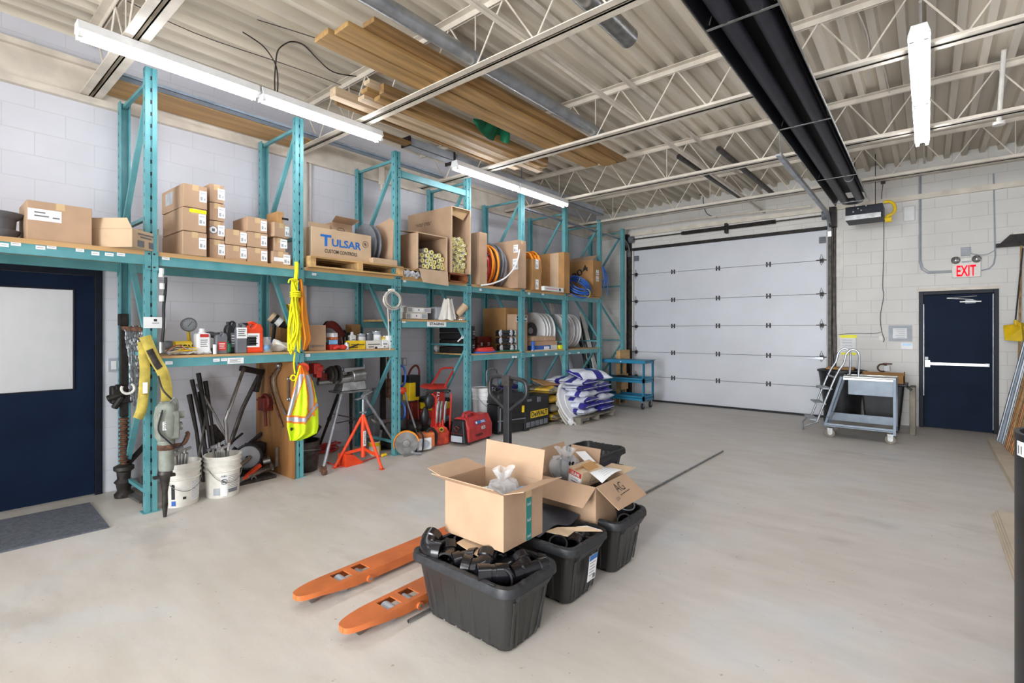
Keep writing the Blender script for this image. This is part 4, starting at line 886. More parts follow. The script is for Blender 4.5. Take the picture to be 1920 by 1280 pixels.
for u, h, m, bd, lab in ((662, .135, 'white', 'paper', 'white plastic bottle, leftmost of the back row of cans beside the red bag'), ):
 jug('glue_bottle', lab, px(660, 5.25), 5.25, .08, .06, .20, 'white', 'paper', 'white', handle=False)
CANS = [(677.5, 5.27, .05, .175, 'greylt', 'paper', 'white labelled can, second in the back row of cans'), (691, 5.27, .044, .175, 'grey', 'grey', 'dark grey labelled can in the back row'), (706.5, 5.26, .055, .205, 'greylt', 'paper', 'largest silver can with a white band in the back row'), (721.5, 5.2, .04, .145, 'bagyellow', 'insul', 'cream and yellow can near the third teal post')]
for u, Y, r, h, m, bd, lab in CANS: can('glue_can', lab, px(u, Y), Y, r, h, m, band=bd, group='cans and bottles at the right of the lower shelf')
for u0, u1, h, m, m2, lab in ((655, 686, .10, 'yellow', 'yellow', 'open yellow cardboard tray in front of the cans'), (687, 715, .098, 'offwhite', 'paper', 'white box with rounded print below the largest silver can'), (716, 728.5, .10, 'paper', 'insul', 'small white carton with black stripe below the cream can'), (729.5, 737.5, .155, 'white', 'paper', 'narrow white box next to the third teal post')):
 x0, x1 = px(u0, 5.07), px(u1, 5.07); t = thing('small_box', lab, 'box', ((x0+x1)/2, 5.11, S1)); b = MB(); b.box(x0+.003, 5.07, S1, x1-.003, 5.15, S1+h); b.build('box_body', m, t, bevel=.004)
 b = MB(); b.box(x0+.02, 5.068, S1+h*.5, x1-.02, 5.0695, S1+h*.6); b.box(x0+.03, 5.068, S1+h*.2, (x0+x1)/2, 5.0695, S1+h*.3); b.build('printing', 'ink', t)
b = MB(); b.bar(onY(655, 652, 5.03), onY(672, 645, 5.03), .03, .012); tag(b.build('black_marker', 'black', bevel=.003), 'black handled tool leaning on the yellow tray', 'tool')
b = MB(); b.cyl((px(707, 5.03), 5.035, S1+.014), (px(719, 5.03), 5.035, S1+.014), .012, n=12); b.m = 1; b.cyl((px(704.5, 5.03), 5.035, S1+.014), (px(707, 5.03), 5.035, S1+.014), .013, n=12); tag(b.build('glue_tube', ['white', 'ink'], smooth=True), 'white tube with a black cap lying in front of the white box', 'tube')
can('small_jar', 'small silver jar in front of the red bag', px(650, 5.08), 5.08, .024, .075, 'greylt', band='paper')
b = MB(); b.tube([onY(625, 654, 5.06), onY(634, 650, 5.05), onY(641, 652, 5.06)], .018, 8, smooth=4); b.ball((px(644, 5.06), 5.07, S1+.03), (.05, .03, .028)); tag(b.build('work_glove', 'redbright', smooth=True), 'crumpled red and pink work glove in front of the red box', 'glove')
b = MB(); b.box(px(660, 5.6), 5.6, S1, px(676, 5.6), 5.75, pz(668, 608, 5.6)); tag(b.build('cardboard_box', 'card_dk', bevel=.004), 'narrow brown box at the wall behind the back row of cans', 'box')
for k in range(3):
 b = MB(); b.bar(onY(643+4*k, 650, 5.2), onY(640+7*k, 632, 5.24), .008, .008); tag(b.build('hand_file', 'steel'), 'thin steel hand tool standing between the red bag and the cans', 'hand tool', 'hand tools standing by the red bag')
cx_ = onY(734, 562, 4.97); t = thing('cord_coil', 'coil of off-white cord hanging on the third teal post', 'cord', cx_+V((0, 0, -.2)))
b = MB(); q = random.Random(4)
for k in range(8): b.torus(cx_+V((q.uniform(-.02, .02), q.uniform(-.03, .01), q.uniform(-.015, .015))), (.25+q.uniform(-.1, .1), -1, q.uniform(-.1, .1)), .105+q.uniform(-.012, .012), .0055, 30, 6, e=1.45)
b.build('cord', 'offwhite', t, smooth=True)
b = MB(); b.tube([onY(727, 575, 4.94), onY(728, 600, 4.94), onY(729, 640, 4.95), onY(731, 655, 4.98)], .006, 6, smooth=4); b.box(cx_.x-.03, 4.93, cx_.z+.10, cx_.x+.02, 5.0, cx_.z+.13); b.build('cord_tail', 'offwhite', t, smooth=True)
S3 = 1.666
def gbox(u0, u1, v0, v1, Y, lab, m='greylt', d=.2, base=S3):
 x0, x1 = px(u0, Y), px(u1, Y); z1 = pz(u0, v0, Y); z0 = max(base, pz(u0, v1, Y)); t = thing('flat_parts_box', lab, 'box', ((x0+x1)/2, Y+d/2, z0)); h = z1-z0
 b = MB(); b.box(x0, Y, z0, x1, Y+d, z1-.001); b.build('box_body', m, t, bevel=.003)
 b = MB(fY((0, 0, 0)));
 for a, c in ((.04, .22), (.27, .66), (.72, .96)): b.box(x0+(x1-x0)*a, z0+h*.15, -Y+.0005, x0+(x1-x0)*c, z0+h*.85, -Y+.002) if False else None
 b = MB()
 for k, (a, c) in enumerate(((.04, .2), (.27, .66), (.72, .96))): b.m = k % 2; b.box(x0+(x1-x0)*a, Y-.0015, z0+h*.15, x0+(x1-x0)*c, Y-.0003, z0+h*.85)
 b.m = 2; b.box(x0+(x1-x0)*.45, Y-.003, z0+h*.4, x0+(x1-x0)*.5, Y-.0014, z0+h*.6); b.build('printing', ['greylt', 'paper', 'ink'], t); return t
gbox(761, 802, 585.5, 597.5, 5.08, 'flat grey-white parts box, lower of the pair on the staging shelf', 'offwhite', base=S3)
gbox(763.5, 808, 575, 585.5, 5.08, 'flat grey-white parts box, upper of the pair on the staging shelf', 'offwhite', base=pz(763, 585.3, 5.08))
gbox(748.5, 761, 586, 598, 5.30, 'small white box low behind the third post on the staging shelf', 'white')
gbox(751, 762, 572.5, 585.5, 5.30, 'small white box on top behind the third post on the staging shelf', 'white', base=pz(751, 585.8, 5.3))
b = MB(); b.box(px(810, 5.2), 5.12, S3, px(838, 5.2), 5.38, pz(812, 575, 5.2)); tag(b.build('plastic_tub', 'greylt', bevel=.02), 'translucent grey storage tub in the middle of the staging shelf', 'tub')
b = MB()
def wbag(u, v):
 a = 2*math.pi*u; r = .13*(1-.55*v)*(1+.10*math.sin(7*a+2*v)+.06*math.sin(13*a)); return (px(838)+r*math.cos(a)+.02*v, 5.10+r*.75*math.sin(a), S3+.002+.29*v+.01*math.sin(5*a))
b.grid(wbag, 40, 14, None); b.add([wbag(k/20, 1) for k in range(20)], [tuple(range(20))]); tag(b.build('plastic_bag', 'offwhite', smooth=True), 'white plastic carrier bag slumped on the staging shelf', 'plastic bag')
b = MB(); p = onY(857, 590, 5.08); q_ = onY(873, 573, 5.02); d = q_-p; b.sweep([(p, d, .05), (q_, d, .055)], 20); b.m = 1; b.sweep([(q_, d, .045), (q_+d*.02, d, .045)], 20)
b.m = 0; b.box(px(858, 5.1), 5.04, S3, px(872, 5.1), 5.16, S3+.05); tag(b.build('foam_insulator', ['card_lt', 'offwhite'], smooth=True), 'tilted beige round tube end beside the white plastic bag', 'tube')
b = MB()
for k in range(5): b.cyl((px(857+3*k, 5.04), 5.02, S3+.012), (px(863+3*k, 5.04), 5.05+.01*k, S3+.012), .008, n=8)
tag(b.build('metal_fitting', 'steel', smooth=True), 'small dark metal fittings at the right end of the staging shelf', 'fitting')
S4 = 1.191
def hardcase(lab, x0, x1, y0, y1, z0, z1, m='black', name='tool_case'):
 t = thing(name, lab, 'case', ((x0+x1)/2, (y0+y1)/2, z0)); zm = (z0+z1)/2
 b = MB(); b.box(x0, y0, z0, x1, y1, zm-.003); b.build('case_bottom', m, t, bevel=.02, seg=3); b = MB(); b.box(x0, y0, zm+.003, x1, y1, z1); b.build('case_lid', m, t, bevel=.02, seg=3)
 for f in (.25, .75): xx = x0+(x1-x0)*f; b = MB(); b.box(xx-.02, y0-.008, zm-.025, xx+.02, y0+.004, zm+.025); b.build('latch', 'greylt', t, bevel=.002)
 b = MB(); xm = (x0+x1)/2; b.tube([(xm-.06, y0, zm), (xm-.055, y0-.03, zm), (xm+.055, y0-.03, zm), (xm+.06, y0, zm)], .008, 6); b.build('handle', m, t, smooth=True); return t
hardcase('dark brown-black case, lower of two on the shelf seen through the fourth rack frame', 5.13, 5.33, 5.12, 5.7, S4, S4+.20, 'iron')
hardcase('black hard case with a white tag, upper of two seen through the fourth rack frame', 5.13, 5.31, 5.10, 5.7, S4+.202, S4+.40, 'black')
b = MB(); b.bar(onY(858, 640, 5.0), onY(867, 632, 5.0), .02, .004, (0, 1, 0)); b.torus(onY(867, 632, 5.0), (0, 1, 0), .02, .003, 12, 5); b.build('paper_tag', ['white'], [o for o in bpy.data.objects if o.name.startswith('tool_case') and not o.parent][-1])
b = MB()
def wad(u, v): a = 2*math.pi*u; r = .07*math.sin(math.pi*(v*.94+.03))*(1+.12*math.sin(5*a)); return (5.16+r*math.cos(a)*.6, 5.78+r*math.sin(a)*.6, S4+.002+.13*v)
b.grid(wad, 20, 10); tag(b.build('crumpled_sheet', 'white', smooth=True), 'crumpled white sheet in the corner behind the lower dark case', 'paper')
x0 = px(892, 5.45); t = hardcase('dark red tool case at the back of the shelf right of the fourth post', x0, px(918, 5.45), 5.40, 5.72, S4, S4+.24, 'maroon')
coil('flat coil of red hose lying on the shelf right of the fourth post', (5.50, 5.10, S4+.05), (0, 0, 1), .2, .011, 3, 'redbright', .014, e=.42, seed=9)
coil('flat coil of blue hose lying under the red hose right of the fourth post', (5.50, 5.10, S4+.018), (0, 0, 1), .24, .011, 3, 'blue', .01, e=.36, seed=10)
for k, (lab) in enumerate(('plastic wrapped black pipe coil, bottom of the three stacked on the shelf', 'plastic wrapped black pipe coil, middle of the three stacked on the shelf', 'plastic wrapped black pipe coil, top of the three stacked on the shelf')):
 xc, zc_ = px(948, 5.2)+[.02, 0, 0][k], S4+.055+.118*k; t = thing('wrapped_coil', lab, 'pipe coil', (xc, 5.2, zc_-.055), 'wrapped black pipe coils')
 b = MB()
 for j in range(4): b.torus((xc, 5.2, zc_-.036+.024*j), (0, 0, 1), .17-.01*(j % 2), .012, 30, 7, e=.85)
 for j in range(4): b.torus((xc, 5.2, zc_-.036+.024*j), (0, 0, 1), .14, .012, 26, 7, e=.85)
 b.build('coil', 'black', t, smooth=True)
 b = MB(); q = random.Random(20+k)
 for a in (-165, -100, -60, -20, 30): x_, y_ = xc+.158*math.cos(R(a)), 5.2+.135*math.sin(R(a)); b.ball((x_, y_, zc_), (.034+q.uniform(0, .012), .03, .057), 10, 8)
 b.build('plastic_band', 'wrap', t, smooth=True)
b = MB(); b.tube([(px(922, 5.1), 5.06, S4+.012), (px(945, 5.1), 5.03, S4+.02), (px(972, 5.1), 5.05, S4+.012)], .01, 6, smooth=4); tag(b.build('green_string', 'green', smooth=True), 'thin green cord lying along the front edge below the wrapped coils', 'cord')
def lab2(t, Mx, hx, hy, h):
 b = MB(Mx @ fX((-hx-.001, .10, h*.55))); b.box(-.06, -.09, 0, .05, .08, .001); b.m = 1; b.box(-.04, .01, .001, .03, .05, .002); b.build('shipping_label', ['paper', 'label_blue'], t)
carton('tall brown cardboard box with a white label at the wall behind the wrapped coils', px(937, 5.8)+.1, 6.22, 5.30, 5.8, S4, pz(940, 579, 5.7), m='card_dk', extra=lab2, tape=False)
def lab3(t, Mx, hx, hy, h):
 b = MB(Mx @ fY((0, -hy-.001, h-.07))); b.box(-hx*.95, -.055, 0, hx*.95, .05, .001); b.m = 1
 b.box(-hx*.9, -.04, .001, -hx*.45, -.005, .002); b.box(-hx*.9, .005, .001, -hx*.45, .04, .002); b.box(hx*.2, -.045, .001, hx*.8, -.025, .002); b.box(hx*.2, .015, .001, hx*.45, .045, .002); b.box(hx*.6, .01, .001, hx*.85, .045, .002); b.build('shipping_label', ['paper', 'ink'], t)
carton('very tall narrow cardboard box with a black and white label behind the fifth teal post', 6.23, 6.52, 5.085, 5.28, S4, S4+.60, m='card', extra=lab3, tape=False)
GR = 'white pipe reels on the shelf'
reel('white reel with a grey hub and blue sticker, leftmost of the row of white reels', 7.16, 5.46, S4+.33, .33, .08, 'white', hub=.15, mc='offwhite', tilt=R(-4), lblc=True, cat='reel', group=GR)
for k, (x, lab) in enumerate(((7.32, 'second white reel from the left, half behind the sixth teal post'), (7.45, 'white reel directly behind the sixth teal post'), (7.86, 'white reel just right of the sixth teal post'), (8.08, 'second white reel right of the sixth teal post'), (8.30, 'rightmost white reel on the shelf'))):
 reel(lab, x, 5.44, S4+.325, .325, .07, 'white', hub=.1, mc='offwhite', tilt=R(-20+k), group=GR)
def opn(t, Mx, hx, hy, h):
 b = MB(Mx); b.plate([(-hx, -hy, h), (hx, -hy, h), (hx, -hy+.13, h+.02), (-hx, -hy+.16, h+.015)], (0, 0, .004)); b.bar((0, -hy-.004, 0), (.01, -hy-.004, h), .03, .002, (0, 1, 0)); b.bar((-.04, -hy-.004, h*.5), (.08, -hy-.004, .01), .01, .003, (0, 1, 0)); b.build('flap', 'card_lt', t)
b = MB(); b.box(px(1003, 5.08), 5.07, S4, px(1032, 5.08), 5.24, S4+.075); b.m = 1; b.box(px(1020, 5.07), 5.068, S4+.01, px(1030, 5.07), 5.0705, S4+.06); tag(b.build('parts_tray', ['blue', 'paper'], bevel=.004), 'dark blue tray of parts under the battered cardboard box', 'tray')
carton('battered cardboard box, lower of two in front of the leftmost white reel', px(998, 5.08)+.01, px(1044, 5.08), 5.07, 5.26, S4+.077, S4+.155, tape=False, group='battered boxes by the reels')
carton('battered open cardboard box, upper of two in front of the leftmost white reel', px(997, 5.08)+.02, px(1041, 5.08), 5.07, 5.25, S4+.157, S4+.225, tape=False, extra=opn, group='battered boxes by the reels')
can('blue_bottle', 'round blue bottle between the tall labelled box and the battered boxes', px(1000, 5.04)-.005, 5.045, .03, .15, 'blue', z=S4, lid='blue', cat='bottle')
carton('small white box with dark print right of the blue tray on the shelf', px(1033, 5.07), px(1045, 5.07), 5.07, 5.2, S4, S4+.085, m='offwhite', tape=False)
b = MB(); b.box(px(1048.5, 5.06), 5.05, S4, px(1054, 5.06), 5.1, S4+.075); tag(b.build('neon_box', 'neon', bevel=.006), 'tiny fluorescent yellow box left of the sixth teal post', 'box')
b = MB(); b.box(px(998, 5.03), 5.02, S4, px(1045, 5.03), 5.05, S4+.012); tag(b.build('white_strip', 'white', bevel=.002), 'flat white strip along the shelf edge below the battered boxes', 'strip')
for k, (x, xt, m, lab) in enumerate(((8.30, 8.18, 'offwhite', 'pale grey plank leaning left of two in the last rack bay'), (8.55, 8.42, 'greylt', 'pale grey plank leaning right of two in the last rack bay'))):
 b = MB(); b.bar((x, 5.36, .01), (xt, 5.78, 2.06), .09, .03, (0, 1, 0)); tag(b.build('leaning_plank', m, bevel=.003), lab, 'plank')
b = MB(); b.bar((8.98, 5.02, .01), (8.86, 5.5, 1.9), .12, .02, (0, 1, 0)); tag(b.build('leaning_plank', 'offwhite'), 'white board leaning past the right end of the rack', 'plank')
q = random.Random(8)
for k in range(6):
 x, y = 9.08+.09*k, 5.25+q.uniform(0, .2); b = MB(); b.tube([(x, y, .01), (x+q.uniform(-.08, .02), 5.72, 1.5+q.uniform(-.15, .6))], .028, 10)
 tag(b.build('black_pipe', 'abs', smooth=True), 'black pipe leaning in the corner between the rack and the overhead door', 'pipe', 'black pipes leaning in the corner')
t = thing('timber_stand', 'light wooden frame standing in the corner behind the blue cart', 'frame', (9.6, 5.0, 0)); x0 = 9.42
b = MB(); b.box(x0, 4.93, 0, x0+.05, 5.0, 1.1); b.box(x0+.27, 4.93, 0, x0+.32, 5.0, 1.1); b.build('frame_upright', 'ply', t)
b = MB(); b.box(x0-.08, 4.87, .90, x0+.36, 4.92, 1.12); b.box(x0+.0, 4.88, .30, x0+.3, 4.925, .62); b.build('frame_panel', 'pallet', t)
# ================================================================ ON THE FLOOR UNDER THE RACK
def fp(u, v): return onZ(u, v, 0)
t = thing('steel_chain', 'bundle of shiny steel chains hanging behind the first teal post', 'chain', (1.0, 5.45, .9))
def chain(pts, r, parent, m='galv', step=.030):
 pts = cr([V(p) for p in pts], 12); b = MB(); acc = 0; k = 0; last = pts[0]
 for i in range(1, len(pts)):
  sg = (pts[i]-last);
  if sg.length >= step:
   d = sg.normalized(); s_ = d.orthogonal().normalized(); s_ = s_ if k % 2 else d.cross(s_); c = (pts[i]+last)/2; w_ = r*2.1; hl = step*.72
   loop = [c+d*hl*math.cos(a)+s_*w_*math.sin(a) for a in [2*math.pi*j/8 for j in range(8)]]; b.tube(loop, r, 4, True); last = pts[i]; k += 1
 return b.build('chain_strand', m, parent, smooth=True)
q = random.Random(11)
for k in range(9):
 u0 = 235+k*3.6; v1 = [742, 755, 748, 760, 762, 758, 765, 750, 735][k]; a = onY(u0+2, 616+q.uniform(0, 5), 5.44); bq = onY(u0+8+q.uniform(-2, 3), v1, 5.42)
 chain([a+V((0, .06, .0)), a+V((0, 0, .02)), a+V((0, -.02, -.1)), (a+bq)/2+V((q.uniform(-.02, .02), 0, 0)), bq], .006, t, 'chrome' if k > 4 else 'galv')
b = MB(); p = onY(240, 728, 5.38); b.torus(p, (0.2, 1, 0), .045, .011, 20, 8, 30, 300); b.build('chain_hook', 'offwhite', t, smooth=True)
b = MB(); b.tube([onY(231, 615, 5.50), onY(270, 618, 5.15)], .02, 8); b.build('hanger_bar', 'rust', t, smooth=True)
t = thing('lifting_sling', 'worn yellow webbing sling looped around the first teal post', 'sling', onY(285, 780, 4.97))
def ribbon(path, w_, parent, m, name='webbing', th=.005, side=(1, .1, 0)):
 pts = cr([V(p) for p in path], 8); b = MB(); sd = V(side).normalized()
 for i in range(len(pts)-1):
  a = (pts[i+1]-pts[i]).normalized(); s = (sd-a*sd.dot(a)).normalized();
 nrm = [];
 for i in range(len(pts)):
  a = (pts[min(i+1, len(pts)-1)]-pts[max(i-1, 0)]).normalized(); s = (sd-a*sd.dot(a)).normalized(); nrm.append(s)
 n = len(pts)-1
 def f(u, v): i = min(int(round(v*n)), n); return pts[i]+nrm[i]*(u-.5)*w_+V((0, -.006*math.sin(u*math.pi), 0))
 b.grid(f, 5, n, (0, th, 0)); return b.build(name, m, parent, smooth=True)
ribbon([onY(272, 630, 4.94), onY(288, 668, 4.93), onY(306, 700, 4.93), onY(313, 740, 4.95), onY(307, 775, 4.98)], .085, t, 'sling')
ribbon([onY(268, 640, 4.95), onY(272, 690, 4.96), onY(270, 730, 4.96), onY(266, 765, 4.95), onY(259, 784, 4.95)], .075, t, 'sling')
ribbon([onY(258, 785, 4.94), onY(267, 770, 4.94), onY(271, 740, 4.95)], .05, t, 'sling')
b = MB(); p = onY(271, 727, 4.94); b.box(p.x-.012, 4.935, p.z-.045, p.x+.02, 4.94, p.z+.045); b.build('sling_label', 'paper', t)
ribbon([onY(280, 655, 4.925), onY(294, 682, 4.918), onY(300, 690, 4.92)], .05, t, 'dsteel', 'grime_patch', .002)
b = MB(); pts_ = [onY(311, 520, 4.98), onY(310, 545, 4.97), onY(307, 575, 4.95), onY(307, 610, 4.94), onY(304, 640, 4.94), onY(303, 662, 4.95)]
b.tube(pts_, .012, 8, smooth=4); b.m = 1
for u, v, h_ in ((303, 507, .03), (302, 515, .02), (304, 535, .03), (303, 558, .03)): p = onY(u, v, 4.95); b.cyl(p-V((0, 0, h_)), p+V((0, 0, h_*.6)), .018, n=8)
b.m = 2; p = onY(303, 650, 4.95); b.cyl(p-V((0, 0, .05)), p+V((0, 0, .04)), .024, n=12)
tag(b.build('air_hose', ['black', 'paper', 'steel'], smooth=True), 'black hose with white paper tags hanging down the first teal post', 'hose')
b = MB(); b.ball((px(318, 5.2), 5.26, S1+.085), (.075, .05, .04), 14, 9); tag(b.build('grey_pouch', 'grey', smooth=True), 'rounded grey pouch behind the first teal post on the lower shelf', 'pouch')
g = onZ(238, 935, 0); jx, jy = g.x, g.y+.1
t = thing('screw_jack_post', 'rusty threaded steel jack post with black clamps, left of the hanging chains', 'jack post', (jx, jy, 0))
b = MB(); zt_ = zY(238, 780, jy); items = []; k = 0; z = .28
while z < zt_: items += [(V((jx, jy, z)), V((0, 0, 1)), .026), (V((jx, jy, z+.008)), V((0, 0, 1)), .04), (V((jx, jy, z+.018)), V((0, 0, 1)), .04), (V((jx, jy, z+.026)), V((0, 0, 1)), .026)]; z += .038
b.sweep(items, 14); b.build('threaded_rod', 'rust', t, smooth=True)
b = MB(); b.lathe([(.07, 0), (.075, .03), (.05, .06), (.06, .12), (.075, .14), (.05, .17), (.055, .23), (.078, .25), (.078, .28), (.04, .30)], (jx, jy, 0), n=18); b.bar((jx, jy, .26), (jx+.27, jy+.1, .52), .035, .035); b.build('base_housing', 'dsteel', t, smooth=True)
b = MB(); b.box(jx-.03, jy-.025, zt_, jx+.03, jy+.025, zY(231, 610, jy)); b.box(jx-.04, jy-.035, zY(231, 610, jy), jx+.03, jy+.035, zY(231, 588, jy)); b.build('upper_bar', 'iron', t, bevel=.005)
b = MB(); zc_ = zY(225, 735, jy)
b.box(jx-.10, jy-.05, zc_-.1, jx+.06, jy+.05, zc_+.06); b.cyl((jx-.13, jy-.03, zc_-.05), (jx+.02, jy-.05, zc_+.0), .03, n=10); b.cyl((jx-.08, jy-.03, zc_-.14), (jx-.02, jy-.04, zc_-.03), .028, n=10); b.box(jx-.075, jy-.06, zc_+.02, jx-.03, jy-.02, zc_+.075); b.build('clamp', 'iron', t, bevel=.012)
b = MB(); b.bar((jx, jy, zY(231, 616, jy)), (jx+.02, jy, zY(231, 616, jy)+.005), .12, .015); b.build('pin', 'rust', t)
b = MB(); b.bar(fp(244, 930)+V((0, .05, .02)), fp(270, 945)+V((0, .02, .02)), .06, .02); b.bar(fp(240, 900)+V((0, .1, .12)), fp(285, 925)+V((-.1, .25, .06)), .12, .03); tag(b.build('scrap_plate', 'steel'), 'flat grey metal offcuts on the floor between the jack post and the first teal post', 'metal offcut')
for k, (a, c) in enumerate((((248, 905), (270, 780)), ((263, 915), (276, 840)))):
 p = fp(*a)+V((0, .15, 0)); b = MB(); b.tube([p+V((0, 0, .02)), onY(c[0], c[1], p.y+.15)], .016, 8); tag(b.build('pry_bar', 'iron', smooth=True), ['long dark bar leaning behind the first teal post', 'short dark bar leaning low behind the first teal post'][k], 'bar')
hx_ = onY(312, 800, 4.80); hy_ = 4.80
t = thing('demolition_hammer', 'grey-green electric demolition hammer standing nose down beside the first teal post', 'power tool', (hx_.x, hy_, 0))
def Z(v): return zY(312, v, hy_)
xh = hx_.x
b = MB(); b.lathe([(.06, Z(826)), (.085, Z(815)), (.088, Z(780)), (.075, Z(762)), (.045, Z(754))], (xh, hy_, 0), n=22); b.box(xh-.075, hy_-.08, Z(822), xh+.075, hy_+.02, Z(770)); b.build('motor_housing', 'hammer', t, smooth=True, bevel=.012)
b = MB(); b.cyl((xh+.06, hy_-.03, Z(800)), (xh+.10, hy_-.03, Z(800)), .035, n=14); b.cyl((xh+.06, hy_-.03, Z(779)), (xh+.115, hy_-.03, Z(779)), .03, n=14); b.build('side_cap', 'hammer', t, smooth=True)
b = MB(); b.lathe([(.050, Z(882)), (.055, Z(875)), (.052, Z(845)), (.062, Z(828)), (.058, Z(824))], (xh, hy_, 0), n=20); b.build('barrel', 'hammer', t, smooth=True)
b = MB(); b.lathe([(.062, Z(842)), (.066, Z(838)), (.062, Z(832))], (xh, hy_, 0), n=20); b.tube([(xh+.06, hy_, Z(837)), (xh+.12, hy_-.02, Z(835)), (xh+.15, hy_-.02, Z(820)), (xh+.14, hy_-.02, Z(814))], .015, 8, smooth=4); b.build('side_handle', 'rust', t, smooth=True)
b = MB(); b.lathe([(.012, 0), (.022, .10), (.02, .2), (.04, Z(892)), (.055, Z(887)), (.05, Z(881))], (xh-.01, hy_, 0), n=14); b.box(xh-.09, hy_-.02, Z(894), xh+.06, hy_+.02, Z(889)); b.build('chisel', 'dsteel', t, smooth=True)
b = MB(); b.box(xh-.04, hy_-.04, Z(772), xh+.015, hy_+.03, Z(752)); b.tube([(xh+.015, hy_, Z(757)), (xh+.06, hy_, Z(748)), (xh+.08, hy_, Z(765)), (xh+.05, hy_-.02, Z(782))], .009, 7, smooth=4); b.build('grip', 'hammer', t, bevel=.01)
b = MB(); b.tube([(xh-.05, hy_-.085, Z(765)), (xh-.08, hy_-.09, Z(800)), (xh-.02, hy_-.1, Z(822)), (xh+.05, hy_-.09, Z(838)), (xh+.10, hy_-.06, Z(830)), (xh+.13, hy_-.04, Z(818))], .006, 6, smooth=5); b.tube([(xh+.04, hy_, Z(750)), (xh-.02, hy_+.02, Z(730)), onY(297, 705, hy_+.1)], .007, 6, smooth=5); b.build('power_cord', 'black', t, smooth=True)
b = MB(fY((xh-.02, hy_-.0815, Z(795)))); b.box(-.03, -.035, 0, .01, .035, .001); b.m = 1; b.text('201', Matrix.Translation((-.01, 0, .001)) @ Matrix.Rotation(R(90), 4, 'Z'), .055, .02); b.build('type_label', ['paper', 'ink'], t)
b = MB(); b.bar(fp(292, 955)+V((-.04, .12, .02)), fp(285, 900)+V((-.0, .25, .12)), .05, .02); tag(b.build('chisel_blade', 'rust'), 'rusty flat chisel leaning at the foot of the first teal post', 'chisel')
def bucket(lab, p, r, h, m='pail', extra=None, name='plastic_bucket', lid=False, tools=None, labs=None):
 t = thing(name, lab, 'bucket', p); p = V(p)
 b = MB(); b.lathe([(r*.86, 0), (r*.87, .004), (r*.93, h*.62), (r*1.0, h*.64), (r*1.0, h*.66), (r*.94, h*.67), (r*.95, h*.76), (r*1.01, h*.77), (r*1.01, h*.79), (r*.955, h*.80), (r*.965, h*.87), (r*1.02, h*.88), (r*1.02, h*.90), (r*.97, h*.91), (r*.98, h*.97), (r*1.02, h*.975), (r*1.02, h)]+([(r*.93, h), (r*.90, h*.8)] if not lid else []), p, n=40, caps=True)
 b.build('bucket_wall', m, t, smooth=True, ang=50)
 if lid: b = MB(); b.lathe([(r*1.04, h*.93), (r*1.05, h*.95), (r*1.05, h+.008), (r*.97, h+.012), (r*.96, h+.004), (.001, h+.004)], p, n=40); b.build('lid', m, t, smooth=True, ang=50)
 b = MB(); a0 = R(-60); pts = [p+V((r*1.03*math.cos(a), r*1.03*math.sin(a), h*.72-.0)) for a in (R(-170),)]
 A_ = V((math.cos(R(-160)), math.sin(R(-160)), 0)); B_ = V((math.cos(R(-15)), math.sin(R(-15)), 0)); Cc = V((math.cos(R(-88)), math.sin(R(-88)), 0))
 b.tube([p+A_*r*1.03+V((0, 0, h*.74)), p+(A_+Cc).normalized()*r*1.08+V((0, 0, h*.48)), p+Cc*r*1.10+V((0, 0, h*.38)), p+(B_+Cc).normalized()*r*1.08+V((0, 0, h*.5)), p+B_*r*1.03+V((0, 0, h*.74))], .003, 6, smooth=5); b.build('wire_handle', 'steel', t, smooth=True)
 for (a0, a1, z0, z1, mm) in (labs or []):
  b = MB(); b.grid(lambda u, v: p+V((r*(.895+.03*(z0+(z1-z0)*v)/.62)*math.cos(R(a0+(a1-a0)*u)), r*(.895+.03*(z0+(z1-z0)*v)/.62)*math.sin(R(a0+(a1-a0)*u)), h*(z0+(z1-z0)*v))), 10, 1); b.build('printed_label', mm, t, smooth=True)
 if extra: extra(t, p, r, h)
 return t
def lines(a0, a1, z0, z1, n, dz=.010):
 return [(a0, a1-(k % 3)*3, z0+(z1-z0)*k/n, z0+(z1-z0)*k/n+dz, 'grey') for k in range(n)]
p1 = fp(350, 950)+V((.0, .15, 0)); p1.z = .001; p2 = fp(415, 935)+V((.06, .13, 0)); p2.z = .001
bucket('white plastic bucket full of steel tools with a blue mark, nearest the first teal post', p1, .155, .37, labs=[(-75, -35, .12, .60, 'paper')]+lines(-73, -38, .15, .58, 12)+[(-135, -122, .05, .16, 'blue'), (-135, -124, .2, .55, 'ink'), (-100, -90, .18, .24, 'ink')])
bucket('off-white plastic bucket with round warning sticker, right of the first bucket of tools', p2, .155, .375, labs=[(-118, -95, .05, .58, 'paper'), (-117, -96, .51, .555, 'ink'), (-142, -120, .08, .25, 'greylt')]+lines(-92, -48, .2, .56, 9)+[(-92, -55, .12, .2, 'grey')])
b = MB(); Q = None; a = R(-106); pc = p2+V((.143*math.cos(a), .143*math.sin(a), .375*.40)); n_ = V((math.cos(a), math.sin(a), 0)); F_ = frame(pc+n_*.004, V((0, 0, 1)).cross(n_), (0, 0, 1))
b = MB(F_); b.tube([(.024*math.cos(R(k)), .024*math.sin(R(k)), 0) for k in range(0, 360, 20)], .0022, 4, True); b.bar((-.016, .016, 0), (.016, -.016, 0), .005, .002); b.box(-.014, -.008, -.001, .010, .004, .001); b.build('warning_sticker', 'ink', [o for o in bpy.data.objects if o.name == 'plastic_bucket.001'][0])
q = random.Random(6)
